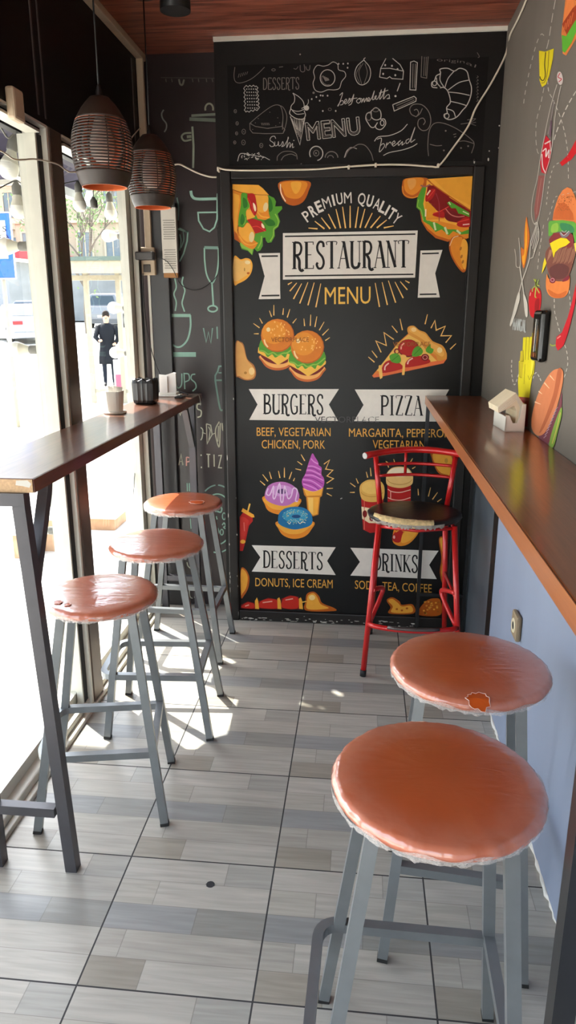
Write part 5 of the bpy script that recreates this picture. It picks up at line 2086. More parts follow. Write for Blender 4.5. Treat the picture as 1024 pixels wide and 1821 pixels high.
# potato pieces and fries along the border
A.at(410, 310, 9.1)
A.poly([(55, 1335), (160, 1375), (250, 1355), (320, 1380), (355, 1470), (330, 1600), (250, 1700), (130, 1765), (55, 1768)], OR2, 1, True)
A.poly([(55, 1380), (180, 1400), (260, 1380), (310, 1420), (330, 1500), (300, 1590), (220, 1660), (55, 1720)], (236, 186, 104), 2, True)
A.ell(275, 1425, 45, 30, (238, 214, 160), 3)
A.ell(285, 1600, 24, 18, OR3, 3)
A.ell(225, 1540, 10, 30, (176, 130, 60), 3)
A.done('printed_potato_piece', po)
A.at(400, 300, 2.226)
A.poly([(218, 52), (332, 50), (330, 90), (310, 130), (275, 146), (240, 135), (220, 100)], OR3, 1, True)
A.poly([(226, 54), (320, 52), (316, 90), (290, 118), (245, 112), (230, 84)], OR, 2, True)
A.poly([(262, 54), (300, 54), (296, 84), (280, 100), (266, 84)], OR2, 3, True)
A.line([(219, 60), (222, 96), (240, 130)], 4, HL, 3, True)
A.done('printed_potato_piece', po)
A.at(690, 300, 6.4)
A.poly([(200, 112), (440, 106), (430, 200), (370, 300), (280, 338), (200, 322), (158, 262), (160, 180)], OR3, 1, True)
A.poly([(205, 115), (400, 110), (370, 230), (280, 300), (200, 260), (180, 180)], OR, 2, True)
A.poly([(225, 125), (310, 118), (310, 190), (260, 240), (230, 200)], (232, 160, 80), 3, True)
A.line([(165, 200), (180, 290), (270, 332), (340, 312)], 6, OR2, 3, True)
A.done('printed_potato_piece', po)
# top right burger / taco
A.at(690, 300, 6.4)
A.poly([(360, 470), (380, 600), (440, 700), (540, 790), (680, 832), (720, 810), (900, 800), (930, 500), (500, 300)], OR3, 1)
A.poly([(370, 480), (395, 600), (450, 680), (550, 760), (690, 805), (915, 790), (925, 500), (500, 300)], OR, 2)
A.poly([(330, 340), (385, 215), (480, 180), (420, 400), (440, 560), (480, 600), (560, 620), (680, 690), (760, 690), (840, 720), (920, 690), (918, 740), (830, 750), (740, 710), (690, 760), (610, 690), (540, 720), (470, 640), (400, 600), (365, 480), (320, 440)], GR, 3)
A.line([(520, 610), (540, 700)], 22, (206, 220, 170), 4)
A.line([(645, 665), (675, 745)], 24, (206, 220, 170), 4)
A.line([(780, 700), (825, 740)], 22, (206, 220, 170), 4)
A.line([(345, 350), (335, 430), (375, 470), (400, 590)], 10, GR2, 4, True)
A.poly([(440, 120), (560, 200), (940, 470), (935, 660), (800, 650), (600, 600), (440, 590), (400, 400), (430, 240)], OR2, 4)
A.poly([(420, 380), (540, 400), (540, 560), (430, 565)], (226, 150, 34), 5)
A.line([(428, 460), (425, 545)], 16, HL, 6)
A.line([(430, 572), (540, 565), (640, 560)], 26, OR, 6, True)
A.poly([(450, 190), (560, 190), (700, 330), (940, 480), (938, 640), (700, 600), (560, 480), (430, 350)], RD2, 5)
A.poly([(460, 190), (620, 240), (700, 340), (640, 450), (560, 480), (530, 420), (560, 330)], RD2, 6, True)
A.poly([(640, 540), (700, 470), (800, 520), (830, 580), (700, 600)], (112, 22, 26), 6, True)
A.line([(650, 450), (710, 520), (790, 548), (870, 540)], 10, (206, 120, 110), 8, True)
A.line([(545, 280), (580, 400), (580, 600)], 9, (150, 50, 60), 8, True)
A.line([(510, 510), (600, 480), (690, 430)], 9, RD3, 8, True)
A.poly([(505, 520), (620, 480), (640, 555), (560, 550)], RD, 7, True)
A.poly([(430, 290), (480, 235), (540, 240), (500, 340), (430, 375)], RD, 7, True)
A.line([(440, 300), (480, 245)], 16, HL, 8)
A.line([(450, 340), (530, 240)], 8, RD3, 8)
A.poly([(780, 630), (860, 560), (925, 560), (930, 655), (830, 665)], RD, 8, True)
A.line([(790, 610), (920, 575)], 9, RD3, 9)
A.line([(850, 638), (925, 630)], 14, (236, 190, 180), 9)
A.poly([(670, 390), (700, 370), (800, 430), (925, 500), (925, 550), (850, 520), (800, 510), (770, 450), (720, 450)], GR, 8)
A.line([(850, 485), (920, 520)], 12, (206, 220, 170), 9)
A.line([(690, 380), (710, 410)], 12, (206, 220, 170), 9)
A.line([(370, 190), (420, 205), (480, 180)], 16, (150, 96, 90), 8, True)
A.poly([(450, 118), (960, 84), (946, 300), (936, 470), (880, 430), (560, 215)], OR2, 10)
A.poly([(520, 120), (955, 92), (940, 420), (700, 300)], (232, 160, 52), 11)
A.line([(440, 120), (560, 218), (880, 436), (936, 474)], 12, OR3, 11, True)
A.done('printed_taco', po)
A.at(690, 300, 6.4)
A.poly([(800, 760), (850, 780), (905, 860), (898, 1040), (885, 1150), (850, 1180), (790, 1120), (720, 1000), (692, 880), (720, 790)], OR3, 12, True)
A.poly([(800, 775), (845, 790), (830, 900), (830, 1000), (850, 1150), (790, 1090), (730, 980), (710, 880), (740, 800)], OR, 13, True)
A.poly([(850, 800), (905, 860), (895, 1040), (880, 1140), (850, 1120), (820, 960)], OR2, 14, True)
A.line([(700, 880), (740, 790), (800, 765)], 6, HL, 14, True)
for x, y in ((825, 910), (835, 1000), (850, 1060)):
    A.ell(x, y, 12, 22, (176, 110, 40), 15, 20)
A.done('printed_potato_piece', po)

# PREMIUM QUALITY on an arc
A.at(400, 300, 2.226)
word = 'PREMIUM QUALITY'
cxa, cya, Ra = 497, 395, 272
angs = [-44, -36.5, -29.5, -21, -14.5, -8.5, -.5, 4, 9.5, 18, 25.5, 32, 36.5, 41.5, 48]
angs = [-43, -36, -29.5, -22, -15.5, -10, -2.5, 4, 10, 17.5, 24.5, 30.5, 35, 40, 46]
hts = 44
for ch, an, bold in zip(word, angs, [1, 2, 2, 1, 1, 1, 1, 0, 0, 2, 1, 2, 1, 2, 1]):
    if ch == ' ':
        continue
    t = math.radians(an)
    wd = {'I': 8, 'M': 30, 'Q': 30, 'W': 30}.get(ch, 24)
    bx, by = cxa + Ra * math.sin(t) * .87, cya - Ra * math.cos(t) * .95
    ux, uy = math.cos(t * .8), math.sin(t * .8)
    A.text(ch, bx - ux * wd / 2, by - uy * wd / 2, bx + ux * wd / 2, by + uy * wd / 2, hts, WT, 2, offset=0 if ch == 'M' else (.03 if bold == 2 else .008), rot=True)
A.done('printed_lettering', po, label='PREMIUM QUALITY in white capitals on an arc')
A.at(500, 380, 3.413)


def raystroke(pts, w, col=RAY, layer=2):
    A.line(pts, w, col, layer, w2=w * .55)


for a, c in (((220, 92), (165, 87)), ((262, 92), (204, 46)), ((296, 92), (243, 24)), ((330, 90), (286, 2)), ((360, 88), (332, -28)), ((390, 88), (372, -42)), ((418, 86), (418, -48)), ((450, 86), (468, -42)), ((478, 86), (508, -30)), ((508, 86), (552, -4)), ((542, 86), (602, 14)), ((580, 86), (640, 38)), ((622, 86), (682, 74))):
    raystroke([a, c], 9)
A.done('printed_rays', po, label='upper burst of rays')
A.at(500, 380, 3.413)
for a, c in (((65, 416), (40, 430)), ((94, 420), (52, 470)), ((124, 424), (74, 518)), ((162, 416), (112, 545)), ((200, 418), (162, 556)), ((240, 424), (210, 568))):
    raystroke([c, a], 8)
A.done('printed_rays', po, label='lower left burst of rays')
A.at(500, 380, 3.413)
for a, c in (((570, 420), (596, 566)), ((612, 416), (644, 554)), ((650, 406), (694, 540)), ((690, 414), (740, 512)), ((722, 412), (765, 462)), ((752, 406), (778, 420))):
    raystroke([c, a], 8)
A.done('printed_rays', po, label='lower right burst of rays')
# RESTAURANT banner
A.at(500, 380, 3.413)
A.poly([(10, 118), (828, 102), (812, 388), (10, 400)], WT, 1)
A.line([(22, 138), (814, 124)], 9, BK, 2)
A.line([(22, 378), (802, 368)], 9, BK, 2)
A.serif('RESTAURANT', 72, 334, 770, 324, 160, BK, 3, thick=.105, thin=.032)
A.done('printed_title_banner', po, label='grey banner reading RESTAURANT in narrow black letters')
A.at(500, 380, 3.413)
A.poly([(845, 224), (978, 220), (934, 362), (962, 508), (828, 510)], WT, 1)
A.line([(854, 243), (956, 240)], 9, BK, 2)
A.line([(840, 490), (942, 488)], 9, BK, 2)
A.done('printed_ribbon_end', po)
A.at(410, 310, 9.1)
A.poly([(452, 1280), (798, 1272), (800, 1870), (806, 2015), (485, 2022), (452, 2020), (550, 1650)], WT, 1)
A.line([(500, 1326), (765, 1322)], 26, BK, 2)
A.line([(500, 1965), (790, 1960)], 26, BK, 2)
A.done('printed_ribbon_end', po)
A.at(500, 380, 3.413)
A.text('MENU', 264, 550, 542, 545, 104, YE, 2, offset=0)
A.done('printed_lettering', po, label='MENU in yellow capitals')


# burgers
def burger(ox, oy, s=1.0, wide=1.0):
    def S(l_):
        return [(ox + a * s, oy + b_ * s) for a, b_ in l_]
    A.poly(S([(-150, 175), (-140, 235), (-90, 290), (0, 312), (90, 290), (140, 235), (148, 180)]), (196, 100, 44), 2, True)
    A.poly(S([(-146, 172), (-130, 225), (-80, 272), (0, 290), (85, 272), (130, 222), (142, 172)]), (240, 172, 96), 3, True)
    A.poly(S([(-148, 165), (-120, 215), (-60, 245), (0, 255), (70, 245), (125, 210), (144, 165), (0, 150)]), (112, 22, 22), 4, True)
    A.poly(S([(-180, 150), (-175, 100), (0, 140), (150, 90), (170, 130), (165, 150), (90, 210), (5, 262), (-60, 215)]), (242, 186, 76), 5)
    A.poly(S([(-160, 60), (-168, 130), (-120, 150), (-90, 190), (-50, 165), (-20, 195), (30, 170), (70, 195), (90, 160), (125, 165), (165, 110), (160, 60), (120, 30), (-120, 30)]), GR, 6, True)
    A.line(S([(-160, 130), (-120, 140), (-85, 165), (-40, 150), (0, 175), (50, 155), (90, 150), (160, 95)]), 12 * s, GR2, 7, True)
    A.ell(ox + 0 * s, oy - 6 * s, 152 * s, 152 * s, (186, 92, 26), 8)
    A.ell(ox - 4 * s, oy - 10 * s, 147 * s, 146 * s, (216, 122, 34), 9)
    A.ell(ox - 34 * s, oy - 34 * s, 108 * s, 106 * s, (230, 146, 44), 10)
    A.ell(ox - 84 * s, oy - 60 * s, 18 * s, 20 * s, (246, 218, 160), 11)
    A.line(S([(-122, 30), (-110, 70), (-88, 100)]), 15 * s, (246, 210, 150), 11, True)
    rr_ = random.Random(int(ox))
    for i in range(26):
        a, b_ = rr_.uniform(-60, 125), rr_.uniform(-130, 20)
        if a * a + b_ * b_ < 135 ** 2:
            A.ell(ox + a * s, oy + b_ * s, 6 * s, 8 * s, (246, 186, 100), 11, n=8)


A.at(420, 540, 5.12)
burger(376, 296)
for a, c in (((342, 108), (342, 12)), ((322, 120), (302, 64)), ((424, 102), (430, 42)), ((464, 126), (488, 50)), ((514, 178), (548, 136)), ((238, 180), (212, 132)), ((212, 220), (156, 180)), ((204, 274), (160, 274))):
    raystroke([a, c], 10)
A.done('printed_burger', po, label='left printed burger')
A.at(420, 540, 5.12)
A.base = 13
burger(648, 400)
A.base = 1
for a, c in (((622, 204), (616, 136)), ((674, 202), (678, 100)), ((716, 212), (734, 116)), ((756, 242), (800, 166)), ((784, 288), (842, 230)), ((810, 336), (852, 308))):
    raystroke([a, c], 10)
A.done('printed_burger', po, label='right printed burger, overlapping the other')
A.at(420, 540, 5.12)
A.text('VECTORPLACE', 318, 348, 660, 346, 40, (140, 78, 26), 26, offset=.004)
A.at(640, 550, 5.12)
A.text('VECTORPLACE', 300, 338, 640, 336, 40, (150, 90, 36), 20, offset=.004)
A.at(440, 680, 2.695)
A.text('VECTORPLACE', 322, 192, 630, 192, 28, (66, 64, 66), 1, offset=.004)
A.done('printed_watermark', po, label='faint VECTORPLACE lettering across the artwork')
A.at(420, 540, 5.12)
A.poly([(-6, 360), (40, 348), (70, 380), (100, 500), (160, 560), (180, 630), (160, 685), (90, 698), (20, 670), (-4, 640)], (176, 110, 56), 1, True)
A.poly([(2, 365), (38, 356), (66, 395), (96, 505), (150, 570), (170, 625), (150, 675), (90, 688), (30, 660), (2, 630)], (224, 166, 92), 2, True)
A.ell(140, 615, 26, 34, (240, 206, 140), 3)
A.ell(84, 630, 14, 12, (170, 120, 50), 3)
A.done('printed_potato_piece', po)

# pizza
A.at(640, 550, 5.12)
A.poly([(110, 605), (200, 500), (340, 310), (440, 220), (430, 190), (450, 155), (490, 150), (540, 190), (600, 215), (660, 290), (750, 330), (790, 400), (790, 450), (760, 490), (620, 500), (200, 605), (125, 622)], (222, 128, 52), 1)
A.poly([(150, 560), (340, 320), (440, 230), (540, 280), (600, 370), (700, 470), (600, 485), (220, 575)], (236, 186, 92), 2)
A.poly([(110, 606), (125, 622), (200, 612), (760, 492), (785, 455), (640, 482), (200, 582), (140, 590)], (224, 110, 62), 3)
A.poly([(440, 160), (490, 150), (540, 190), (600, 215), (660, 290), (750, 330), (788, 400), (780, 450), (710, 470), (690, 420), (620, 380), (560, 300), (460, 240), (432, 200)], (220, 150, 62), 4, True)
A.poly([(455, 170), (490, 162), (545, 205), (600, 232), (650, 300), (730, 345), (765, 400), (740, 430), (660, 370), (590, 290), (500, 230), (450, 200)], (234, 172, 84), 5, True)
A.ell(490, 185, 24, 20, (246, 206, 140), 6)
A.ell(725, 372, 24, 26, (244, 214, 150), 6)
A.ell(440, 355, 96, 82, (110, 20, 22), 6)
A.ell(438, 350, 88, 74, RD, 7)
A.ring(440, 355, 66, 56, 12, (240, 170, 150), 8, a0=170, a1=235)
A.poly([(205, 580), (205, 520), (240, 475), (300, 462), (360, 490), (385, 540)], RD, 6, True)
A.line([(225, 555), (230, 520), (262, 490)], 12, (240, 190, 180), 8, True)
A.poly([(415, 530), (420, 480), (470, 435), (540, 425), (610, 440), (628, 490)], RD, 6, True)
A.line([(432, 500), (445, 468), (480, 445)], 12, (240, 190, 180), 8, True)
A.ell(592, 438, 36, 32, (120, 20, 24), 8)
A.ring(592, 438, 20, 18, 7, (220, 130, 120), 9)
A.ell(334, 382, 26, 26, (120, 20, 24), 8)
A.ell(336, 384, 14, 16, (230, 170, 90), 9)
A.poly([(272, 420), (320, 400), (360, 420), (372, 470), (345, 492), (290, 480), (272, 450)], GR, 9, True)
A.poly([(472, 415), (490, 360), (530, 335), (572, 375), (555, 415), (500, 432)], GR, 9, True)
A.poly([(598, 378), (610, 345), (640, 318), (645, 350), (670, 365), (655, 400), (625, 400)], GR, 9, True)
A.line([(290, 470), (350, 420)], 5, GR3, 10)
A.line([(490, 415), (555, 350)], 5, GR3, 10)
A.poly([(370, 420), (420, 425), (412, 500), (405, 590), (392, 598), (382, 590), (388, 500)], (238, 186, 96), 8, True)
A.poly([(170, 520), (195, 520), (205, 610), (195, 628), (180, 625)], (238, 186, 96), 8, True)
for a, c in (((132, 482), (76, 434)), ((156, 440), (108, 378)), ((340, 212), (290, 150)), ((386, 190), (364, 86)), ((592, 136), (614, 46)), ((820, 364), (874, 312))):
    raystroke([a, c], 11)
A.line([(192, 392), (144, 288), (240, 330), (218, 212), (308, 276)], 10, RAY, 2)
A.line([(646, 172), (682, 102), (694, 190), (776, 154), (736, 242), (832, 240), (780, 304)], 10, RAY, 2)
A.done('printed_pizza_slice', po)

# section banners
A.at(440, 680, 2.695)
A.poly([(6, 32), (438, 32), (390, 106), (434, 185), (8, 180), (48, 106)], WT, 1)
A.serif('BURGERS', 78, 150, 362, 152, 92, BK, 2, thick=.105, thin=.035)
A.done('printed_section_banner', po, label='white ribbon reading BURGERS')
A.at(440, 680, 2.695)
A.poly([(514, 34), (966, 34), (925, 108), (960, 188), (510, 186), (556, 108)], WT, 1)
A.serif('PIZZA', 640, 156, 834, 158, 92, BK, 2, thick=.105, thin=.035)
A.done('printed_section_banner', po, label='white ribbon reading PIZZA')
A.at(400, 780, 2.226)
A.poly([(106, 422), (438, 430), (404, 484), (438, 540), (106, 526), (140, 470)], WT, 1)
A.serif('DESSERTS', 152, 510, 386, 518, 66, BK, 2, thick=.105, thin=.035)
A.done('printed_section_banner', po, label='white ribbon reading DESSERTS')
A.at(400, 780, 2.226)
A.poly([(496, 432), (845, 444), (808, 500), (838, 556), (496, 542), (534, 488)], WT, 1)
A.serif('DRINKS', 590, 520, 762, 530, 66, BK, 2, thick=.105, thin=.035)
A.done('printed_section_banner', po, label='white ribbon reading DRINKS')
A.at(440, 680, 2.695)
TX = (222, 164, 72)
A.text('BEEF, VEGETARIAN', 44, 256, 398, 258, 40, TX, 2, offset=0)
A.done('printed_lettering', po, label='BEEF, VEGETARIAN in small yellow capitals')
A.at(440, 680, 2.695)
A.text('CHICKEN, PORK', 68, 316, 372, 318, 40, TX, 2, offset=0)
A.done('printed_lettering', po, label='CHICKEN, PORK in small yellow capitals')
A.at(440, 680, 2.695)
A.text('MARGARITA, PEPPERONI', 486, 260, 985, 264, 40, TX, 2, offset=0)
A.done('printed_lettering', po, label='MARGARITA, PEPPERONI in small yellow capitals')
A.at(440, 680, 2.695)
A.text('VEGETARIAN', 600, 316, 852, 320, 40, TX, 2, offset=0)
A.done('printed_lettering', po, label='VEGETARIAN in small yellow capitals')
A.at(400, 780, 2.226)
A.text('DONUTS, ICE CREAM', 120, 584, 426, 592, 33, TX, 2, offset=0)
A.done('printed_lettering', po, label='DONUTS, ICE CREAM in small yellow capitals')
A.at(400, 780, 2.226)
A.text('SODA, TEA, COFFEE', 514, 594, 818, 610, 33, TX, 2, offset=0)
A.done('printed_lettering', po, label='SODA, TEA, COFFEE in small yellow capitals')

# donuts
A.at(420, 800, 5.12)
A.poly([(258, 420), (262, 500), (300, 560), (400, 590), (500, 575), (560, 520), (572, 440)], OR, 1, True)
A.poly([(262, 440), (280, 500), (340, 540), (430, 545), (520, 520), (566, 460)], OR2, 2, True)
A.poly([(260, 400), (290, 330), (360, 295), (450, 295), (530, 335), (572, 400), (565, 460), (530, 475), (470, 505), (400, 508), (320, 485), (270, 450)], (186, 112, 180), 3, True)
A.ell(415, 372, 100, 52, (206, 146, 206), 4)
A.ell(418, 378, 46, 24, (96, 62, 110), 5)
A.line([(290, 350), (275, 400), (305, 410), (340, 330), (335, 430), (355, 435), (395, 305), (405, 460), (425, 465), (440, 330), (470, 440), (500, 420), (520, 350), (555, 370), (540, 460), (560, 470)], 11, (228, 196, 226), 6, True)
for a, c in (((262, 322), (216, 282)), ((288, 286), (240, 224)), ((320, 264), (302, 200)), ((398, 256), (384, 192)), ((438, 252), (438, 162)), ((482, 266), (506, 200)), ((520, 284), (532, 256))):
    raystroke([a, c], 10)
A.done('printed_pink_donut', po)
A.at(420, 800, 5.12)
A.base = 9
A.poly([(378, 650), (385, 720), (430, 780), (520, 810), (620, 790), (680, 730), (694, 650)], OR, 1, True)
A.poly([(384, 670), (410, 730), (480, 765), (580, 762), (650, 720), (688, 665)], OR2, 2, True)
A.poly([(380, 640), (390, 580), (440, 535), (530, 518), (620, 530), (680, 580), (694, 650), (670, 690), (600, 715), (520, 725), (430, 700), (385, 670)], (28, 110, 160), 3, True)
A.ell(535, 600, 115, 62, (58, 150, 188), 4)
A.ell(545, 606, 40, 16, (20, 70, 120), 5)
rr_ = random.Random(2)
for i in range(70):
    a = rr_.uniform(0, 6.28)
    q_ = rr_.uniform(.5, 1.1)
    x, y = 535 + 110 * q_ * math.cos(a), 606 + 62 * q_ * math.sin(a)
    A.line([(x, y), (x + rr_.uniform(-10, 10), y + rr_.uniform(-8, 8))], 6, rr_.choice([(220, 210, 140), (190, 200, 130), (170, 200, 190)]), 6)
A.line([(470, 660), (485, 675), (495, 655)], 6, (230, 230, 210), 7, True)
A.line([(560, 650), (580, 672), (600, 655), (630, 665)], 6, (230, 230, 210), 7, True)
A.base = 1
A.done('printed_blue_donut', po)
A.at(420, 800, 5.12)
A.poly([(604, 345), (795, 340), (780, 420), (764, 432), (748, 590), (700, 606), (650, 590), (636, 430), (618, 410)], (196, 122, 40), 1)
A.poly([(612, 352), (785, 350), (772, 415), (640, 420)], OR2, 2)
A.poly([(645, 430), (755, 430), (738, 585), (700, 598), (660, 585)], OR2, 2)
A.poly([(655, 435), (700, 435), (700, 590), (665, 580)], (246, 196, 100), 3)
A.line([(612, 355), (700, 378), (785, 350)], 7, (250, 210, 130), 3, True)
PK, PK2, PK3 = (188, 84, 178), (222, 142, 214), (140, 52, 140)
A.poly([(694, 32), (720, 70), (745, 110), (752, 140), (778, 165), (775, 220), (798, 260), (800, 310), (780, 350), (700, 378), (620, 350), (598, 300), (605, 260), (628, 220), (640, 180), (655, 130), (672, 80)], PK, 4, True)
for pts in ([(652, 150), (700, 150), (770, 180)], [(640, 185), (690, 190), (770, 228)], [(625, 230), (700, 235), (795, 280)], [(604, 270), (690, 285), (780, 345)], [(610, 310), (680, 335), (740, 366)], [(680, 80), (710, 110), (745, 128)]):
    A.line(pts, 11, PK2, 5, True)
for pts in ([(655, 165), (710, 172), (760, 205)], [(632, 210), (700, 215), (770, 255)], [(610, 250), (700, 262), (790, 312)], [(606, 292), (690, 312), (750, 356)]):
    A.line(pts, 8, PK3, 5, True)
for a, c in (((590, 184), (538, 172)), ((600, 136), (556, 104)), ((624, 100), (590, 42)), ((824, 352), (880, 350)), ((824, 396), (870, 420))):
    raystroke([a, c], 10)
A.line([(798, 130), (850, 92), (814, 175), (880, 185), (826, 238), (886, 262), (822, 304)], 9, RAY, 2)
A.done('printed_ice_cream', po)
# ketchup bottle at the left border
A.at(420, 800, 5.12)
A.poly([(32, 610), (70, 560), (150, 600), (150, 650), (115, 690), (85, 830), (60, 920), (32, 920)], RD, 1)
A.poly([(40, 620), (110, 640), (100, 700), (70, 820), (44, 820)], (196, 52, 44), 2, True)
A.poly([(46, 560), (60, 530), (160, 590), (166, 615), (140, 615)], OR2, 3)
A.line([(102, 572), (124, 490)], 14, YE, 3)
A.ell(60, 836, 24, 18, OR2, 3)
A.line([(70, 660), (74, 740)], 6, (226, 130, 120), 3)
A.done('printed_ketchup_bottle', po)
A.at(400, 780, 2.226)
A.poly([(62, 520), (80, 516), (96, 548), (92, 590), (76, 620), (63, 626)], OR3, 1, True)
A.poly([(63, 524), (78, 522), (90, 550), (84, 590), (70, 612), (64, 614)], OR2, 2, True)
A.done('printed_potato_piece', po)
# skewer and fries at the bottom
A.at(420, 1010, 2.56)
A.line([(300, 156), (320, 152)], 5, YE, 2)
for (x0_, x1_, yt) in ((22, 84, 152), (102, 190, 136), (206, 284, 124)):
    A.poly([(x0_, 184), (x0_, yt + 16), ((x0_ + x1_) / 2, yt), (x1_, yt + 8), (x1_ + 2, 188)], RD2, 1, False)
    A.poly([(x0_ + 3, 180), (x0_ + 8, yt + 18), ((x0_ + x1_) / 2, yt + 5), (x1_ - 4, yt + 12), (x1_ - 6, 184)], (196, 44, 32), 2, True)
    A.line([(x0_ + 18, yt + 22), (x1_ - 26, yt + 16)], 5, (236, 170, 150), 3)
for x in (94, 196, 294):
    A.poly([(x - 9, 150 if x < 100 else 140), (x, 134), (x + 6, 150), (x + 10, 188), (x - 8, 186)], OR2, 4)
A.done('printed_kebab_skewer', po)
A.at(420, 1010, 2.56)
A.poly([(316, 150), (322, 118), (352, 108), (376, 128), (392, 160), (445, 182), (446, 196), (318, 194)], OR3, 1, True)
A.poly([(322, 150), (328, 124), (352, 115), (368, 132), (384, 164), (420, 184), (326, 188)], OR2, 2, True)
A.ell(345, 135, 14, 12, (250, 214, 140), 3)
A.done('printed_chicken_leg', po)
A.at(400, 780, 2.226)
A.poly([(640, 640), (662, 628), (690, 644), (700, 658), (742, 656), (746, 692), (650, 692), (655, 668)], OR3, 1, True)
A.poly([(646, 642), (662, 634), (684, 650), (700, 664), (736, 662), (738, 688), (660, 688), (664, 664)], OR2, 2, True)
for x, y in ((680, 675), (700, 680), (720, 672)):
    A.ell(x, y, 5, 4, OR3, 3, n=8)
A.done('printed_potato_piece', po)
A.at(400, 780, 2.226)
A.poly([(766, 698), (770, 672), (800, 640), (830, 632), (852, 640), (852, 698)], OR3, 1, True)
rr_ = random.Random(8)
for i in range(22):
    x, y = rr_.uniform(778, 846), rr_.uniform(645, 692)
    A.ell(x, y, 4.5, 3.5, rr_.choice([OR2, (226, 150, 60), (160, 90, 30)]), 2, n=8)
A.done('printed_nugget', po)
A.at(400, 780, 2.226)
A.poly([(846, 400), (862, 386), (878, 388), (878, 584), (862, 578), (850, 530), (856, 470)], OR3, 1, True)
A.poly([(850, 402), (864, 392), (876, 396), (876, 570), (866, 566), (856, 528), (862, 466)], OR2, 2, True)
for y in (410, 436, 470, 500, 530):
    A.ell(866, y, 4, 8, (176, 116, 50), 3)
A.done('printed_potato_piece', po)
A.at(600, 800, 4.6545)
A.poly([(782, 20), (948, 40), (946, 200), (910, 214), (840, 195), (800, 130), (780, 70)], OR3, 1, True)
A.poly([(792, 30), (940, 50), (938, 200), (905, 205), (850, 185), (812, 130)], OR2, 2, True)
A.ell(900, 90, 14, 20, (200, 150, 60), 3)
A.done('printed_potato_piece', po)
# cups
A.at(600, 800, 4.6545)
A.poly([(196, 400), (380, 400), (366, 640), (340, 680), (270, 688), (212, 660)], RD, 1)
A.poly([(198, 470), (372, 500), (368, 610), (260, 605), (204, 570)], (236, 214, 176), 2)
A.ell(226, 530, 19, 30, RD2, 3)
A.ell(282, 565, 19, 26, RD2, 3)
A.ell(338, 570, 17, 24, RD2, 3)
A.line([(222, 410), (222, 660)], 6, (222, 110, 96), 3)
A.poly([(184, 350), (190, 290), (240, 252), (290, 246), (350, 256), (385, 300), (388, 370), (370, 415), (290, 432), (210, 415)], (222, 172, 86), 3, True)
A.poly([(200, 320), (215, 280), (280, 258), (350, 275), (370, 320), (340, 355), (280, 365), (225, 352)], (236, 192, 104), 4, True)
A.ring(286, 340, 92, 48, 6, (196, 140, 60), 5, a0=10, a1=170)
for a, c in (((172, 278), (154, 236)), ((148, 306), (104, 274)), ((142, 352), (102, 352)), ((250, 230), (238, 182)), ((278, 218), (272, 148)), ((344, 208), (350, 172))):
    raystroke([a, c], 9)
A.done('printed_cup', po, label='left printed drink cup')
A.at(600, 800, 4.6545)
A.poly([(412, 270), (608, 270), (604, 520), (560, 560), (450, 555), (416, 500)], RD, 1)
A.line([(416, 325), (450, 345), (520, 352), (605, 330)], 7, (240, 190, 170), 2, True)
A.line([(416, 395), (460, 412), (530, 416), (603, 395)], 7, (240, 190, 170), 2, True)
A.line([(440, 340), (440, 405)], 6, (240, 190, 170), 2)
A.poly([(402, 230), (410, 190), (450, 150), (515, 138), (580, 150), (618, 195), (625, 240), (610, 290), (520, 316), (415, 292)], (232, 190, 120), 3, True)
A.poly([(412, 205), (450, 158), (515, 146), (575, 158), (610, 205), (515, 222)], (246, 232, 200), 4, True)
A.ring(514, 235, 104, 52, 6, (200, 150, 80), 5, a0=10, a1=170)
for a, c in (((475, 108), (464, 76)), ((600, 108), (622, 70)), ((618, 156), (646, 140)), ((670, 376), (666, 322)), ((752, 386), (770, 312)), ((786, 410), (828, 352)), ((826, 430), (862, 404))):
    raystroke([a, c], 9)
A.line([(424, 146), (402, 96), (440, 118)], 8, RAY, 2)
A.done('printed_cup', po, label='right printed drink cup')
A.at(600, 800, 4.6545)
A.poly([(455, 740), (470, 650), (520, 600), (640, 560), (690, 600), (668, 690), (600, 770), (530, 796), (475, 780)], OR, 1, True)
A.poly([(530, 770), (540, 700), (600, 640), (670, 620), (655, 690), (600, 750)], OR2, 2, True)
A.poly([(452, 735), (475, 680), (560, 600), (600, 600), (540, 690), (520, 760), (480, 765)], RD, 3, True)
A.line([(480, 680), (520, 660), (550, 670), (560, 620), (590, 610)], 9, OR2, 4, True)
A.ell(468, 722, 9, 14, (240, 190, 180), 4)
A.done('printed_hot_dog', po)
# small faint triangles and paint specks on the print
A.at(400, 780, 2.226)
for x, y in ((458, 238), (202, 218), (322, 470), (462, 236), (232, 330)):
    A.ell(x, y, 2.2, 2.2, (190, 186, 180), 1, n=8)
A.at(640, 550, 5.12)
for x, y, r_ in ((962, 646, 9), (932, 665, 7), (928, 576, 6), (952, 588, 5)):
    A.ell(x, y, r_ * .7, r_, (150, 146, 140), 1, n=8)
A.done('print_specks', po)

# ---- painted mural on the right wall
mu = empty('wall_mural', (XR, 2.4, 1.8), 'hand-painted fast food mural with dashed white lines on the grey right wall', 'mural')
A = Art('x', XR - .0008, -1, kind='mural', rough=.7, lift=.0004)
DW = (196, 190, 180)
A.at(780, 0, 4.1967)
A.poly([(748, 378), (795, 386), (858, 362), (850, 440), (825, 560), (800, 630), (770, 650), (752, 600)], (216, 196, 32), 1)
A.line([(798, 390), (790, 480), (795, 560), (780, 600), (760, 590), (755, 570)], 7, (70, 62, 30), 2, True)
A.line([(822, 380), (812, 530), (790, 610), (765, 620)], 5, (120, 104, 30), 2, True)
A.done('painted_cheese', mu)
A.at(780, 0, 4.1967)
A.poly([(945, 0), (1024, -30), (1040, 260), (1000, 330), (950, 415), (925, 400), (915, 250)], (214, 122, 62), 1)
A.poly([(960, 0), (1000, -10), (1005, 60), (970, 110), (935, 150)], (226, 128, 66), 2, True)
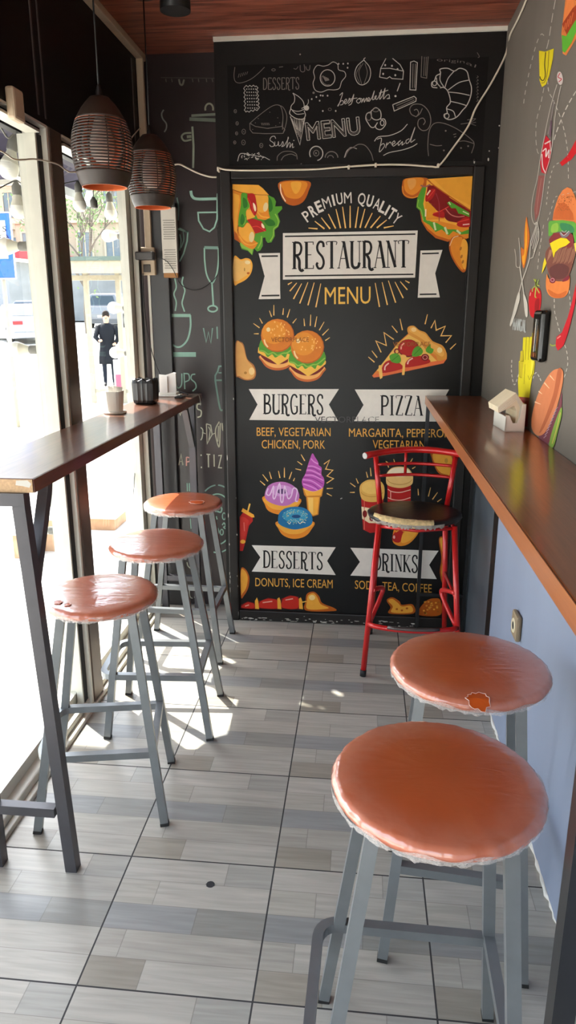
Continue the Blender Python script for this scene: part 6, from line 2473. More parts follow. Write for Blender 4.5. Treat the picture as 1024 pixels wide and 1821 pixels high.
A.poly([(920, 180), (1000, 60), (1040, 20), (1040, 140), (960, 270)], (160, 60, 30), 3)
A.poly([(918, 262), (950, 270), (990, 200), (1040, 120), (1040, 200), (990, 320), (940, 395), (922, 380)], (92, 168, 50), 4)
for i in range(4):
    A.line([(930 + i * 18, 240 - i * 20), (948 + i * 18, 170 - i * 26)], 7, (206, 104, 60), 5)
A.done('painted_sandwich', mu)
A.at(780, 0, 4.1967)
A.ell(904, 584, 22, 50, (196, 184, 180), 1, -6)
A.line([(905, 545), (890, 575), (915, 590), (895, 612)], 6, (186, 44, 60), 2, True)
A.line([(882, 630), (855, 720), (820, 860), (790, 1010), (755, 1200), (735, 1330), (700, 1480), (692, 1600), (708, 1665), (730, 1670), (750, 1600), (775, 1450), (795, 1300), (830, 1180), (850, 1050), (870, 850), (900, 690), (912, 640)], 4, DW, 2, True)
A.poly([(800, 1010), (840, 1060), (835, 1180), (800, 1300), (765, 1285), (755, 1200), (770, 1100)], (186, 28, 44), 1)
A.line([(790, 1075), (835, 1050)], 10, (206, 190, 184), 3)
A.line([(775, 1130), (800, 1110), (800, 1170), (822, 1120), (820, 1180)], 8, (216, 200, 196), 3, True)
A.line([(770, 1150), (775, 1240), (795, 1290)], 7, (216, 200, 196), 3, True)
A.line([(830, 1060), (835, 1130)], 5, (216, 200, 196), 3)
A.line([(860, 750), (838, 900), (815, 1000)], 5, (150, 140, 140), 2)
A.line([(838, 900), (830, 1020)], 14, (108, 84, 96), 2)
A.poly([(745, 1310), (790, 1310), (770, 1450), (745, 1600), (720, 1650), (712, 1560), (730, 1430)], (138, 82, 78), 1)
A.line([(765, 1330), (745, 1460), (728, 1600)], 4, (170, 120, 110), 3)
A.done('painted_soda_bottle', mu)
A.at(780, 0, 4.1967)
A.poly([(902, 1215), (960, 1160), (1000, 1090), (1040, 1010), (1040, 1120), (990, 1190), (920, 1240)], (190, 24, 32), 1)
A.done('painted_chili', mu, label='upper painted chili, cut by the picture edge')
A.at(920, 300, 7)
A.poly([(436, 640), (450, 540), (478, 440), (510, 350), (560, 270), (620, 230), (670, 250), (710, 330), (740, 450), (760, 700), (600, 660)], (216, 122, 66), 1)
A.poly([(440, 625), (470, 500), (520, 430), (580, 420), (640, 480), (690, 560), (700, 640), (560, 630)], (192, 96, 46), 2)
rr_ = random.Random(9)
for i in range(70):
    A.ell(rr_.uniform(500, 700), rr_.uniform(330, 520), 5, 6, (150, 84, 44), 3, n=6)
A.poly([(385, 680), (400, 650), (560, 640), (700, 660), (760, 720), (760, 920), (710, 915), (695, 830), (640, 790), (560, 780), (450, 790), (430, 830), (385, 840)], (96, 162, 62), 4, False)
A.poly([(530, 680), (640, 690), (700, 740), (690, 800), (560, 770)], (56, 128, 82), 5, True)
A.poly([(430, 700), (500, 680), (500, 780), (420, 790)], (140, 186, 74), 5, True)
A.poly([(390, 880), (450, 800), (690, 800), (700, 930), (680, 990), (400, 950)], (132, 48, 52), 4)
A.line([(530, 800), (570, 850), (620, 830), (650, 780)], 22, (120, 116, 124), 6, True)
A.line([(535, 795), (580, 830), (640, 775)], 7, (206, 204, 206), 7, True)
A.line([(550, 770), (580, 790), (610, 770)], 6, (190, 188, 190), 7, True)
A.poly([(345, 1080), (380, 990), (440, 960), (690, 950), (720, 1030), (690, 1180), (640, 1320), (560, 1390), (440, 1380), (380, 1280)], (124, 74, 62), 3, True)
A.poly([(400, 1240), (520, 1180), (640, 1230), (600, 1350), (500, 1375), (420, 1340)], (98, 54, 52), 4, True)
for i in range(16):
    x = 440 + i * 16
    A.line([(x, 1180 - (i % 3) * 12), (x + 60, 1000 - (i % 4) * 10)], 6, (172, 122, 100), 5)
for i in range(6):
    A.line([(370 + i * 8, 1150 - i * 12), (400 + i * 7, 1010)], 6, (172, 122, 100), 5)
A.poly([(402, 930), (470, 890), (540, 860), (610, 870), (655, 915), (600, 960), (520, 990), (470, 1040), (448, 1110), (430, 1020)], (226, 204, 30), 6)
A.poly([(340, 1105), (362, 1175), (325, 1260), (300, 1310), (320, 1180)], (226, 204, 40), 4)
A.poly([(700, 930), (760, 910), (760, 1040), (720, 1030)], (226, 210, 90), 6)
A.poly([(365, 1310), (400, 1380), (560, 1400), (645, 1330), (640, 1500), (590, 1590), (490, 1612), (400, 1580), (355, 1480)], (220, 126, 62), 3, True)
A.poly([(380, 1500), (500, 1560), (610, 1520), (580, 1590), (490, 1608), (410, 1575)], (196, 100, 44), 4, True)
A.ell(435, 1390, 38, 36, (130, 40, 56), 6)
A.ring(435, 1385, 22, 20, 7, (206, 160, 160), 7)
A.poly([(555, 1400), (590, 1360), (640, 1330), (635, 1380), (580, 1405)], (130, 40, 56), 6, True)
A.done('painted_burger', mu)
A.at(920, 300, 7)
A.poly([(110, 600), (130, 700), (150, 850), (130, 1000), (105, 1150), (75, 1240), (50, 1130), (45, 980), (80, 1000), (85, 800)], (206, 112, 46), 1, True)
A.poly([(105, 650), (120, 800), (115, 980), (80, 1200), (58, 1100), (85, 1050), (95, 850)], (232, 160, 40), 2, True)
A.done('painted_flame', mu)
A.at(920, 300, 7)
A.line([(15, 860), (30, 1010), (38, 1190)], 8, DW, 3, True)
A.line([(-35, 1000), (-20, 1100), (-15, 1215), (25, 1225), (35, 1190)], 8, DW, 3, True)
A.line([(28, 1220), (55, 1400), (80, 1560)], 13, DW, 3, True)
A.poly([(72, 1550), (100, 1600), (125, 1700), (125, 1830), (100, 1835), (80, 1700)], DW, 3, True)
A.line([(150, 1120), (110, 1250), (60, 1390), (20, 1540)], 12, DW, 3, True)
A.poly([(20, 1530), (-10, 1600), (-60, 1800), (-95, 1930), (-85, 1960), (-50, 1880), (10, 1700), (30, 1600)], DW, 3, True)
A.line([(245, 660), (235, 700), (165, 900), (150, 1120), (190, 1105), (265, 870), (268, 780), (245, 660)], 9, DW, 3)
for k in range(3):
    A.line([(240 + k * 9, 715 + k * 30), (172 + k * 16, 960 + k * 38)], 8, DW, 3)
A.line([(205, 690), (245, 665)], 12, DW, 3)
A.done('painted_fork_and_spatula', mu)
A.at(840, 400, 3.957)
A.poly([(398, 490), (410, 455), (440, 440), (475, 455), (484, 510), (478, 580), (460, 635), (430, 655), (405, 630), (396, 560)], (190, 26, 34), 1, True)
A.poly([(440, 540), (470, 520), (465, 600), (440, 640)], (150, 16, 24), 2, True)
A.line([(410, 475), (404, 500)], 6, (226, 150, 140), 3)
A.line([(445, 380), (446, 430), (470, 480)], 7, (170, 176, 80), 3, True)
A.line([(432, 380), (446, 420), (440, 500), (450, 510)], 7, (170, 176, 80), 3, True)
A.line([(465, 385), (450, 420), (425, 445), (420, 470)], 7, (150, 170, 90), 3, True)
A.line([(446, 420), (472, 430)], 7, (170, 176, 80), 3)
A.done('painted_tomato', mu)
A.at(840, 400, 3.957)
GX = (176, 178, 176)
A.serif('MANGAL', 284, 738, 376, 752, 82, GX, 2, thick=.075, thin=.06, serifs=False, hand=.06)
A.ell(370, 752, 6, 7, GX, 2)
A.done('painted_lettering', mu, label='white brush capitals under the crossed fork')
A.at(840, 400, 3.957)
YL, YL2 = (214, 200, 34), (156, 140, 30)
A.poly([(356, 792), (377, 790), (378, 800), (381, 800), (382, 788), (399, 790), (400, 802), (404, 800), (405, 786), (418, 788), (420, 760), (440, 760), (446, 790), (444, 900), (438, 905), (436, 960), (440, 968), (430, 1050), (422, 1060), (410, 1130), (400, 1218), (324, 1208), (320, 1100), (326, 1040), (326, 960), (336, 955), (338, 890), (352, 884)], YL, 1)
A.poly([(352, 884), (358, 960), (348, 1080), (336, 1078), (332, 960), (340, 892)], (196, 178, 40), 2)
A.poly([(420, 800), (440, 790), (438, 900), (424, 1040), (410, 1060)], (226, 214, 60), 2)
for x0_, x1_ in ((378, 370), (400, 392), (420, 414)):
    A.line([(x0_, 800), (x1_, 950)], 4, YL2, 2)
A.line([(356, 880), (358, 960), (338, 960)], 4, YL2, 2)
A.line([(330, 965), (332, 1070), (346, 1075)], 4, YL2, 2)
A.line([(436, 965), (420, 1050), (400, 1090), (390, 1060)], 4, YL2, 2)
A.line([(370, 980), (362, 1120)], 3, YL2, 2)
A.poly([(324, 1208), (402, 1216), (398, 1240), (328, 1232)], (150, 70, 60), 2)
A.poly([(330, 1232), (396, 1240), (385, 1420), (345, 1415)], (140, 40, 40), 1)
A.line([(365, 1260), (362, 1400)], 10, (180, 150, 150), 2)
A.done('painted_fries', mu)
A.at(840, 400, 3.957)
A.poly([(600, 1012), (632, 1020), (638, 1080), (620, 1180), (590, 1290), (545, 1400), (500, 1470), (455, 1482), (420, 1440), (415, 1370), (435, 1270), (470, 1170), (520, 1080), (560, 1030)], (208, 126, 84), 2, True)
A.poly([(600, 1020), (628, 1030), (600, 1180), (560, 1300), (500, 1430), (470, 1460), (520, 1330), (570, 1180)], (178, 96, 60), 3, True)
for a, c in (((545, 1060), (575, 1095)), ((505, 1110), (540, 1150)), ((465, 1170), (490, 1190)), ((438, 1245), (480, 1262))):
    A.line([a, c], 9, (236, 196, 160), 4, w2=3)
A.poly([(470, 1470), (560, 1380), (610, 1250), (628, 1180), (625, 1290), (590, 1420), (530, 1540), (480, 1510)], (120, 62, 74), 1, True)
for i in range(10):
    A.line([(500 + i * 9, 1500 - i * 22), (520 + i * 9, 1480 - i * 22)], 6, (176, 140, 150), 4)
A.poly([(620, 1290), (628, 1330), (600, 1450), (570, 1560), (540, 1550), (560, 1450)], (126, 160, 66), 3, True)
A.line([(618, 1320), (590, 1440), (560, 1540)], 6, (200, 180, 90), 4, True)
A.done('painted_hot_dog', mu)
A.at(840, 400, 3.957)
A.poly([(740, 420), (720, 560), (690, 690), (665, 780), (640, 850), (600, 885), (584, 850), (590, 790), (630, 755), (670, 650), (700, 540), (730, 400)], (186, 26, 38), 2)
A.line([(595, 800), (620, 780)], 8, (226, 130, 120), 3)
A.line([(585, 845), (560, 850), (545, 838)], 9, (150, 160, 70), 3, True)
A.done('painted_chili', mu, label='lower painted chili beside the black holder')
# dashed lines
A.at(780, 0, 4.1967)
A.dash([(870, 0), (850, 110), (820, 300), (800, 380)], 5, DW, 1, 70, 30)
A.done('painted_dashed_line', mu)
A.at(780, 0, 4.1967)
A.dash([(785, 265), (765, 255), (735, 310), (700, 430), (670, 560), (640, 720), (630, 810)], 5, DW, 1, 34, 32)
A.done('painted_dashed_line', mu)
A.at(780, 0, 4.1967)
A.dash([(785, 655), (760, 780), (730, 900), (725, 1040), (740, 1140), (770, 1130)], 4, DW, 1, 40, 26)
A.done('painted_dashed_line', mu)
A.at(780, 0, 4.1967)
A.dash([(812, 600), (820, 680), (850, 740), (890, 830), (930, 950), (955, 1080), (965, 1200), (968, 1380)], 5, DW, 1, 30, 22)
A.done('painted_dashed_line', mu)
A.at(780, 0, 4.1967)
A.dash([(1024, 680), (960, 790), (910, 900), (870, 1010), (850, 1090)], 7, DW, 1, 40, 20)
A.done('painted_dashed_line', mu)
A.at(780, 0, 4.1967)
A.dash([(895, 1215), (860, 1240), (835, 1310), (815, 1420), (800, 1560)], 5, DW, 1, 18, 22)
A.done('painted_dashed_line', mu)
A.at(780, 0, 4.1967)
A.dash([(1024, 1430), (900, 1460), (865, 1480), (840, 1560), (800, 1680)], 4, DW, 1, 22, 24)
A.done('painted_dashed_line', mu)
A.at(840, 400, 3.957)
A.dash([(500, 0), (480, 120), (465, 240), (455, 340)], 4, DW, 1, 26, 22)
A.done('painted_dashed_line', mu)
A.at(840, 400, 3.957)
A.dash([(575, 520), (578, 610), (600, 700), (625, 790), (660, 880), (670, 980), (640, 1090)], 5, DW, 1, 24, 18)
A.done('painted_dashed_line', mu)
A.at(840, 400, 3.957)
A.dash([(680, 460), (688, 560), (684, 640)], 5, DW, 1, 24, 18)
A.done('painted_dashed_line', mu)
A.at(840, 400, 3.957)
A.dash([(276, 950), (275, 1040), (295, 1125), (325, 1050)], 6, DW, 1, 20, 14)
A.done('painted_dashed_line', mu)
A.at(840, 400, 3.957)
A.dash([(425, 1080), (445, 1040), (470, 1070), (490, 1120)], 6, DW, 1, 20, 12)
A.done('painted_dashed_line', mu)
A.at(840, 400, 3.957)
A.dash([(470, 610), (475, 640), (465, 670)], 5, DW, 1, 16, 12)
A.done('painted_dashed_line', mu)
# ================================================================== OUTSIDE
def gz(y):
    pts = [(-60, -.15), (14.5, -.15), (28, .36), (38, .68), (70, 1.95), (120, 2.6)]
    for (a, za), (b_, zb) in zip(pts, pts[1:]):
        if y <= b_:
            return za + (zb - za) * (y - a) / (b_ - a)
    return 2.6


M_pave = mat('pale_concrete_paving', (196, 192, 184), rough=.9, var=.05, vscale=2)
vs = []
ys = [-60, 14.5, 28, 38, 70, 120]
for y in ys:
    for x in (-120, 60):
        vs.append((x, y, gz(y)))
m = MB()
m.add(vs, [(2 * i, 2 * i + 1, 2 * i + 3, 2 * i + 2) for i in range(len(ys) - 1)])
m.flat = True
struct('ground', m, M_pave)
m = MB()
m.box(XL - .3, XL - .09, YF, YR + .1, -.15, -.02)
struct('outer_step', m, M_pave)

M_stone = mat('pale_stone_facade', (182, 172, 150), rough=.9, var=.08, vscale=1)
M_stone2 = mat('sand_stone_facade', (166, 160, 138), rough=.9, var=.08, vscale=1)
M_winfar = mat('far_window_glass', (100, 116, 124), rough=.3, var=.2)
M_whitewall = mat('white_shop_wall', (138, 142, 148), rough=.8)
M_redband = mat('red_banner', (176, 36, 48), rough=.6)


def far_box(name, x0, x1, y, z0, z1, depth, mm, label, cols, rows, ww, wh, groups=True, z_first=None, band=True):
    r = empty(name, ((x0 + x1) / 2, y, z0), label, 'building')
    m = MB()
    m.box(x0, x1, y, y + depth, z0, z1)
    m.build('facade', mm, r)
    if band:
        m = MB()
        for k in range(1, rows + 1):
            zz = z0 + (z1 - z0) * k / rows
            m.box(x0 - .1, x1 + .1, y - .25, y - .001, zz - .35, zz - .05)
        m.build('cornice', M_stone, r)
    for i in range(cols):
        for j in range(rows):
            cx = x0 + (x1 - x0) * (i + .5) / cols
            cz = z0 + (z1 - z0) * (j + .45) / rows
            m = MB()
            m.box(cx - ww / 2, cx + ww / 2, y - .06, y - .001, cz - wh / 2, cz + wh / 2, 0)
            m.box(cx - ww / 2 - .15, cx - ww / 2, y - .12, y - .001, cz - wh / 2 - .1, cz + wh / 2 + .15, 1)
            m.box(cx + ww / 2, cx + ww / 2 + .15, y - .12, y - .001, cz - wh / 2 - .1, cz + wh / 2 + .15, 1)
            m.box(cx - ww / 2, cx + ww / 2, y - .12, y - .001, cz + wh / 2, cz + wh / 2 + .15, 1)
            m.box(cx - .04, cx + .04, y - .08, y - .061, cz - wh / 2, cz + wh / 2, 1)
            m.build('window', [M_winfar, M_stone], r)
    return r


far_box('apartment_building', -27.5, -14.0, 58, 1.5, 19, 9, M_stone2, 'pale green-grey stone apartment block behind the bare tree', 6, 5, 1.1, 1.8)
far_box('apartment_building', -44, -28.6, 62, 1.5, 19, 9, M_stone, 'cream apartment block with rows of narrow windows at the far left', 7, 5, .9, 1.9)
# low white shop with a red band
r = empty('shop_pavilion', (-33, 52, 1.2), 'low white shop building with a red roof band across the street', 'building')
m = MB()
m.box(-46, -22.6, 52, 57, 1.0, 4.6)
m.build('wall', M_whitewall, r)
m = MB()
m.box(-46.2, -22.4, 51.8, 57, 4.45, 5.35)
m.build('roof_band', M_redband, r)
r = empty('market_stall', (-18, 44, .9), 'shop front with a sloping red and white roof beyond the shelter', 'building')
m = MB()
m.prism([(-21.6, 1.0), (-13, 1.0), (-13, 3.75), (-21.6, 4.75)], lambda u, v, w: Vector((u, 44 + w, v)), 5)
m.build('wall', mat('dim_shop_front', (120, 124, 126), rough=.7, var=.2, vscale=1), r)
m = MB()
m.prism([(-21.9, 4.75), (-12.8, 3.75), (-12.8, 4.15), (-21.9, 5.3)], lambda u, v, w: Vector((u, 43.7 + w, v)), 6)
m.build('red_roof_band', M_redband, r)
m = MB()
m.prism([(-21.9, 4.55), (-12.8, 3.58), (-12.8, 3.75), (-21.9, 4.75)], lambda u, v, w: Vector((u, 43.6 + w, v)), 6)
m.build('white_gutter', M_white, r)
m = MB()
m.box(-18.6, -18.0, 43.85, 43.99, 1.1, 3.2)
m.build('red_panel', M_redband, r)

# tree
M_bark = mat('grey_bark', (100, 92, 84), rough=.9, var=.15)
M_leaf = mat('fresh_pale_green_leaves', (110, 134, 84), rough=.8, var=.25, vscale=3)
r = empty('tree', (-13.0, 34, .55), 'thin spring tree with bare branches and pale green haze of leaves', 'tree')
rt = random.Random(21)
tips = []
br = MB()


def grow(p, d, ln, rad, depth):
    p = Vector(p)
    q = p + d * ln
    mid = p.lerp(q, .5) + Vector((rt.uniform(-.05, .05), rt.uniform(-.05, .05), 0)) * ln
    br.tube([p, mid, q], rad, n=5, radii=[rad, rad * .85, rad * .7])
    if depth == 0:
        tips.append(q)
        return
    for k in range(3 if depth > 1 else 2):
        dd = (d + Vector((rt.uniform(-.7, .7), rt.uniform(-.7, .7), rt.uniform(-.15, .45)))).normalized()
        grow(q, dd, ln * rt.uniform(.62, .82), rad * .62, depth - 1)
    if depth > 1:
        tips.append(q)


grow((-13.0, 34, .5), Vector((.02, 0, 1)), 2.1, .13, 5)
br.build('trunk', M_bark, r)
lf = MB()
lf.flat = True
for t_ in tips:
    for k in range(7):
        c = t_ + Vector((rt.gauss(0, .4), rt.gauss(0, .4), rt.gauss(0, .35)))
        a = Vector((rt.uniform(-1, 1), rt.uniform(-1, 1), rt.uniform(-1, 1))).normalized() * .09
        b_ = a.cross(Vector((rt.uniform(-1, 1), rt.uniform(-1, 1), rt.uniform(-1, 1)))).normalized() * .05
        lf.add([c - a, c + b_, c + a, c - b_], [(0, 1, 2, 3)])
lf.build('foliage', M_leaf, r, kind='stuff')

# shelter of pale posts and a flat canopy
r = empty('street_shelter', (-4.0, 14, -.15), 'pale metal shelter with thin posts and a flat roof outside', 'shelter')
M_pole = mat('pale_painted_pole', (158, 148, 126), rough=.5)
p1a, p1b = P(163, 712, 'y', 13.8), P(157, 490, 'y', 13.8)
p2a, p2b = P(219, 705, 'y', 13.8), P(212, 490, 'y', 13.8)
for (a, b_) in ((p1a, p1b), (p2a, p2b)):
    m = MB()
    x = (a.x + b_.x) / 2
    m.tube([(x, 13.8, gz(13.8)), (x, 13.8, 2.45)], .042, square=True, ref=(1, 0, 0))
    m.build('post', M_pole, r)
m = MB()
m.box(p1b.x - .75, p2b.x + 1.2, 13.1, 15.5, 2.46, 2.53)
m.build('roof', mat('green_grey_roof_edge', (84, 98, 88), rough=.6), r)
m = MB()
m.box(p1b.x - .7, p2b.x + 1.1, 13.15, 13.22, 2.25, 2.459)
m.box(p1b.x - .7, p2b.x + 1.1, 13.75, 13.85, 2.15, 2.24)
m.build('fascia', M_pole, r)
m = MB()
m.box(p1b.x - .05, p2b.x + .05, 13.78, 13.82, .05, .12)
m.build('lower_rail', M_pole, r)

# blue stop sign
pp = P(25, 600, 'y', 10.7)
r = empty('street_sign', (-5.33, 10.7, gz(10.7)), 'blue stop sign with a white pictogram panel at the left edge', 'sign')
m = MB()
m.tube([(-5.325, 10.7, gz(10.7)), (-5.325, 10.7, 2.97)], .03, n=12)
m.build('pole', M_pole, r)
m = MB()
m.bbox(-5.72, -5.085, 10.62, 10.65, 2.05, 2.96, .02, seg=2)
so = m.build('board', mat('sign_blue', (20, 84, 180), rough=.4, var=.02), r)
m = MB()
m.bbox(-5.70, -5.175, 10.612, 10.619, 2.33, 2.85, .003)
m.build('panel', M_paper, so, loc=WLOC[so.name])
A = Art('y', 10.611, -1, lift=.002)
K = (28, 28, 30)
A.text('S', 4, 412, 11, 412, 10, K)
A.line([(-22, 418), (12, 418), (17, 427)], 1.2, K)
A.line([(-22, 428), (18, 428)], 1.4, K)
A.line([(-22, 422), (14, 422)], 1.0, K)
A.line([(0, 418), (0, 428)], 1.0, K)
A.line([(17, 427), (18, 442)], 1.2, K)
o = A.done('pictogram', so)
m = MB()
m.flat = True
fr_ = [(-5.715, 2.055), (-5.09, 2.055), (-5.09, 2.955), (-5.715, 2.955)]
b_ = MB()
for i in range(4):
    a, c = fr_[i], fr_[(i + 1) % 4]
    b_.tube([(a[0], 10.617, a[1]), (c[0], 10.617, c[1])], .008, square=True, ref=(0, 1, 0))
b_.build('white_border', M_white, so, loc=WLOC[so.name])

# kerb with a rail far left
m = MB()
m.box(-9.5, -4.9, 12.0, 12.12, -.15, -.04)
m.build('kerb_stone', M_pave, None, loc=(-7, 12, -.15), label='low pale kerb on the pavement behind the sign pole', cat='kerb')

# brick planter close to the glass
for (pa_, pb_, pt_, lb) in (((26, 993), (47, 993), 945, 'short tan brick planter at the left, outside the near window'), ((78, 980), (111, 980), 918, 'taller tan brick planter right of the short one outside the near window'), ((158, 942), (206, 942), 916, 'low grey planter on the pavement seen through the far window')):
    w0, w1 = P(*pa_, 'z', -.15), P(*pb_, 'z', -.15)
    x0_, x1_, y0_ = w0.x, w1.x, w0.y
    y1_ = y0_ + .3
    zt_ = P(pa_[0], pt_, 'y', y0_).z - .03
    r = empty('planter', ((x0_ + x1_) / 2, y0_, -.15), lb, 'planter')
    m = MB()
    m.box(x0_, x1_, y0_, y1_, -.15, zt_)
    m.build('wall', mat('tan_brick', (178, 140, 108), rough=.9, var=.25, vscale=9), r)
    m = MB()
    m.bbox(x0_ - .02, x1_ + .02, y0_ - .02, y1_ + .02, zt_ + .001, zt_ + .03, .008)
    m.build('coping', M_pave, r)


# cars
def car(name, cx, cy, rot, L_, Wd, H_, kind, body_rgb, label):
    """body along local +x (front), built from a side profile swept over the width"""
    z0 = gz(cy)
    r = empty(name, (cx, cy, z0), label, 'car')
    Rm = Matrix.Rotation(rot, 3, 'Z')
    slope = Matrix.Rotation(math.atan((gz(cy + 1) - gz(cy - 1)) / 2), 3, 'X')

    def T(x, y, z):
        return slope @ (Rm @ Vector((x, y, z))) + Vector((cx, cy, z0))
    hl, hw = L_ / 2, Wd / 2
    if kind == 'sedan':
        low = [(-hl, .35), (-hl - .02, .62), (-hl + .05, .98), (-hl + .55, 1.03), (-.2, 1.0), (hl - 1.3, .97), (hl - .3, .82), (hl, .62), (hl, .3), (hl - .2, .22), (-hl + .2, .22)]
        cab = [(-hl + .45, 1.0), (-hl + 1.15, H_ - .05), (-hl + 1.9, H_), (.35, H_ - .04), (hl - 1.35, .96)]
    else:
        low = [(-hl, .45), (-hl - .03, .75), (-hl + .02, 1.10), (-hl + .1, 1.15), (0, 1.12), (hl - 1.0, 1.08), (hl - .15, .95), (hl, .7), (hl, .4), (hl - .2, .3), (-hl + .2, .3)]
        cab = [(-hl + .06, 1.12), (-hl + .28, H_ - .06), (-hl + .6, H_), (.5, H_ - .03), (hl - 1.25, 1.07)]

    def sweep(mb, prof, w_of, mi=0):
        n = len(prof)
        secs = [(-1, .90), (-.92, 1.0), (.92, 1.0), (1, .90)]
        vs = []
        cxm = sum(p_[0] for p_ in prof) / n
        czm = sum(p_[1] for p_ in prof) / n
        for s_, sc in secs:
            for (x, z) in prof:
                vs.append(T(cxm + (x - cxm) * (1 - (1 - sc) * .25), s_ * w_of(z), czm + (z - czm) * (1 - (1 - sc) * .35)))
        fs = []
        for i in range(3):
            for j in range(n):
                fs.append((i * n + j, i * n + (j + 1) % n, (i + 1) * n + (j + 1) % n, (i + 1) * n + j))
        fs.append(tuple(range(n)))
        fs.append(tuple(range(3 * n, 4 * n))[::-1])
        mb.add(vs, fs, mi)
    wof = lambda z: hw if z < 1.0 else hw * (1 - .32 * (z - 1.0) / max(.1, H_ - 1.0))
    m = MB()
    sweep(m, low, wof)
    sweep(m, cab, wof)
    bm_ = mat('car_paint_' + name, body_rgb, rough=.25, var=.01, coat=.5)
    m.build('body', bm_, r)
    # windows as inset panels following the cabin
    g = MB()
    czm = sum(p_[1] for p_ in cab) / len(cab)

    def quad(pts):
        g.add([T(*p_) for p_ in pts], [tuple(range(len(pts)))])
    a, b_ = cab[0], cab[1]
    e = .012
    dx, dz = b_[0] - a[0], b_[1] - a[1]
    ln = math.hypot(dx, dz)
    nx, nz = -dz / ln * e, dx / ln * e
    for (u0, u1) in ((.12, .88),):
        xa, za = a[0] + dx * u0 + nx, a[1] + dz * u0 + nz
        xb, zb = a[0] + dx * u1 + nx, a[1] + dz * u1 + nz
        quad([(xa, -wof(za) * .84, za), (xa, wof(za) * .84, za), (xb, wof(zb) * .80, zb), (xb, -wof(zb) * .80, zb)])
    for s_ in (-1, 1):
        zl, zh = cab[0][1] + .08, H_ - .10
        xl0, xl1 = cab[0][0] + .35, cab[4][0] - .25
        xh0, xh1 = cab[1][0] + .15, cab[3][0] - .05
        xm = (xl0 + xl1) / 2
        for (q0, q1, h0, h1) in ((xl0, xm - .04, xh0, xm - .04), (xm + .04, xl1, xm + .04, xh1)):
            quad([(q0, s_ * (wof(zl) * 1.0 + .01), zl), (q1, s_ * (wof(zl) + .01), zl), (h1, s_ * (wof(zh) + .012), zh), (h0, s_ * (wof(zh) + .012), zh)])
    g.flat = True
    g.build('windows', mat('car_window_glass', (60, 72, 82), rough=.15, var=.02), r)
    # wheels
    for sx in (-1, 1):
        for s_ in (-1, 1):
            wr = .33 if kind == 'sedan' else .37
            cxw = sx * (hl - .85)
            m = MB()
            ax0, ax1 = T(cxw, s_ * (hw - .2), wr), T(cxw, s_ * (hw + .01), wr)
            m.tube([ax0, ax1], wr, n=24, smooth=False)
            wo = m.build('wheel', mat('tyre_rubber', (36, 36, 38), rough=.8), r)
            m = MB()
            m.tube([ax1, T(cxw, s_ * (hw + .03), wr)], wr * .62, n=18, smooth=False)
            m.build('hubcap', mat('hubcap_alloy', (176, 178, 182), rough=.35, metal=.6), wo, loc=WLOC[wo.name])
    # tail lights, bumper, plate
    zt_ = .82 if kind == 'sedan' else .98
    for s_ in (-1, 1):
        m = MB()
        xs = -hl - .035
        vs = [T(x, s_ * y, z) for x in (xs, xs + .12) for y in (hw * .55 if kind == 'sedan' else hw * .78, hw * .93) for z in ((zt_ - .06, zt_ + .06) if kind == 'sedan' else (zt_ - .18, zt_ + .16))]
        m.add(vs, [(0, 1, 3, 2), (4, 6, 7, 5), (0, 4, 5, 1), (2, 3, 7, 6), (0, 2, 6, 4), (1, 5, 7, 3)])
        m.build('tail_light', mat('red_tail_light', (206, 30, 36), rough=.2), r)
    m = MB()
    vs = [T(x, y, z) for x in (-hl - .06, -hl + .1) for y in (-hw * .92, hw * .92) for z in (.26, .46)]
    m.add(vs, [(0, 1, 3, 2), (4, 6, 7, 5), (0, 4, 5, 1), (2, 3, 7, 6), (0, 2, 6, 4), (1, 5, 7, 3)])
    m.build('bumper', mat('dark_bumper', (84, 86, 90), rough=.5) if kind != 'sedan' else bm_, r)
    m = MB()
    zc = .62
    vs = [T(x, y, z) for x in (-hl - .05, -hl + .02) for y in (-.26, .26) for z in (zc - .06, zc + .06)]
    m.add(vs, [(0, 1, 3, 2), (4, 6, 7, 5), (0, 4, 5, 1), (2, 3, 7, 6), (0, 2, 6, 4), (1, 5, 7, 3)])
    m.build('number_plate', M_paper, r)
    return r


car('sedan', -14.0, 29.4, math.radians(128), 4.6, 1.85, 1.48, 'sedan', (138, 140, 146), 'white sedan seen from behind at the left of the street')
car('suv', -14.0, 40.5, math.radians(96), 4.5, 1.9, 1.78, 'suv', (112, 116, 124), 'silver off-road car seen from behind between the shelter posts')
car('hatchback', -16.6, 36.6, math.radians(100), 4.0, 1.7, 1.5, 'suv', (70, 80, 96), 'dark blue car left of the silver one, mostly hidden by the window post')


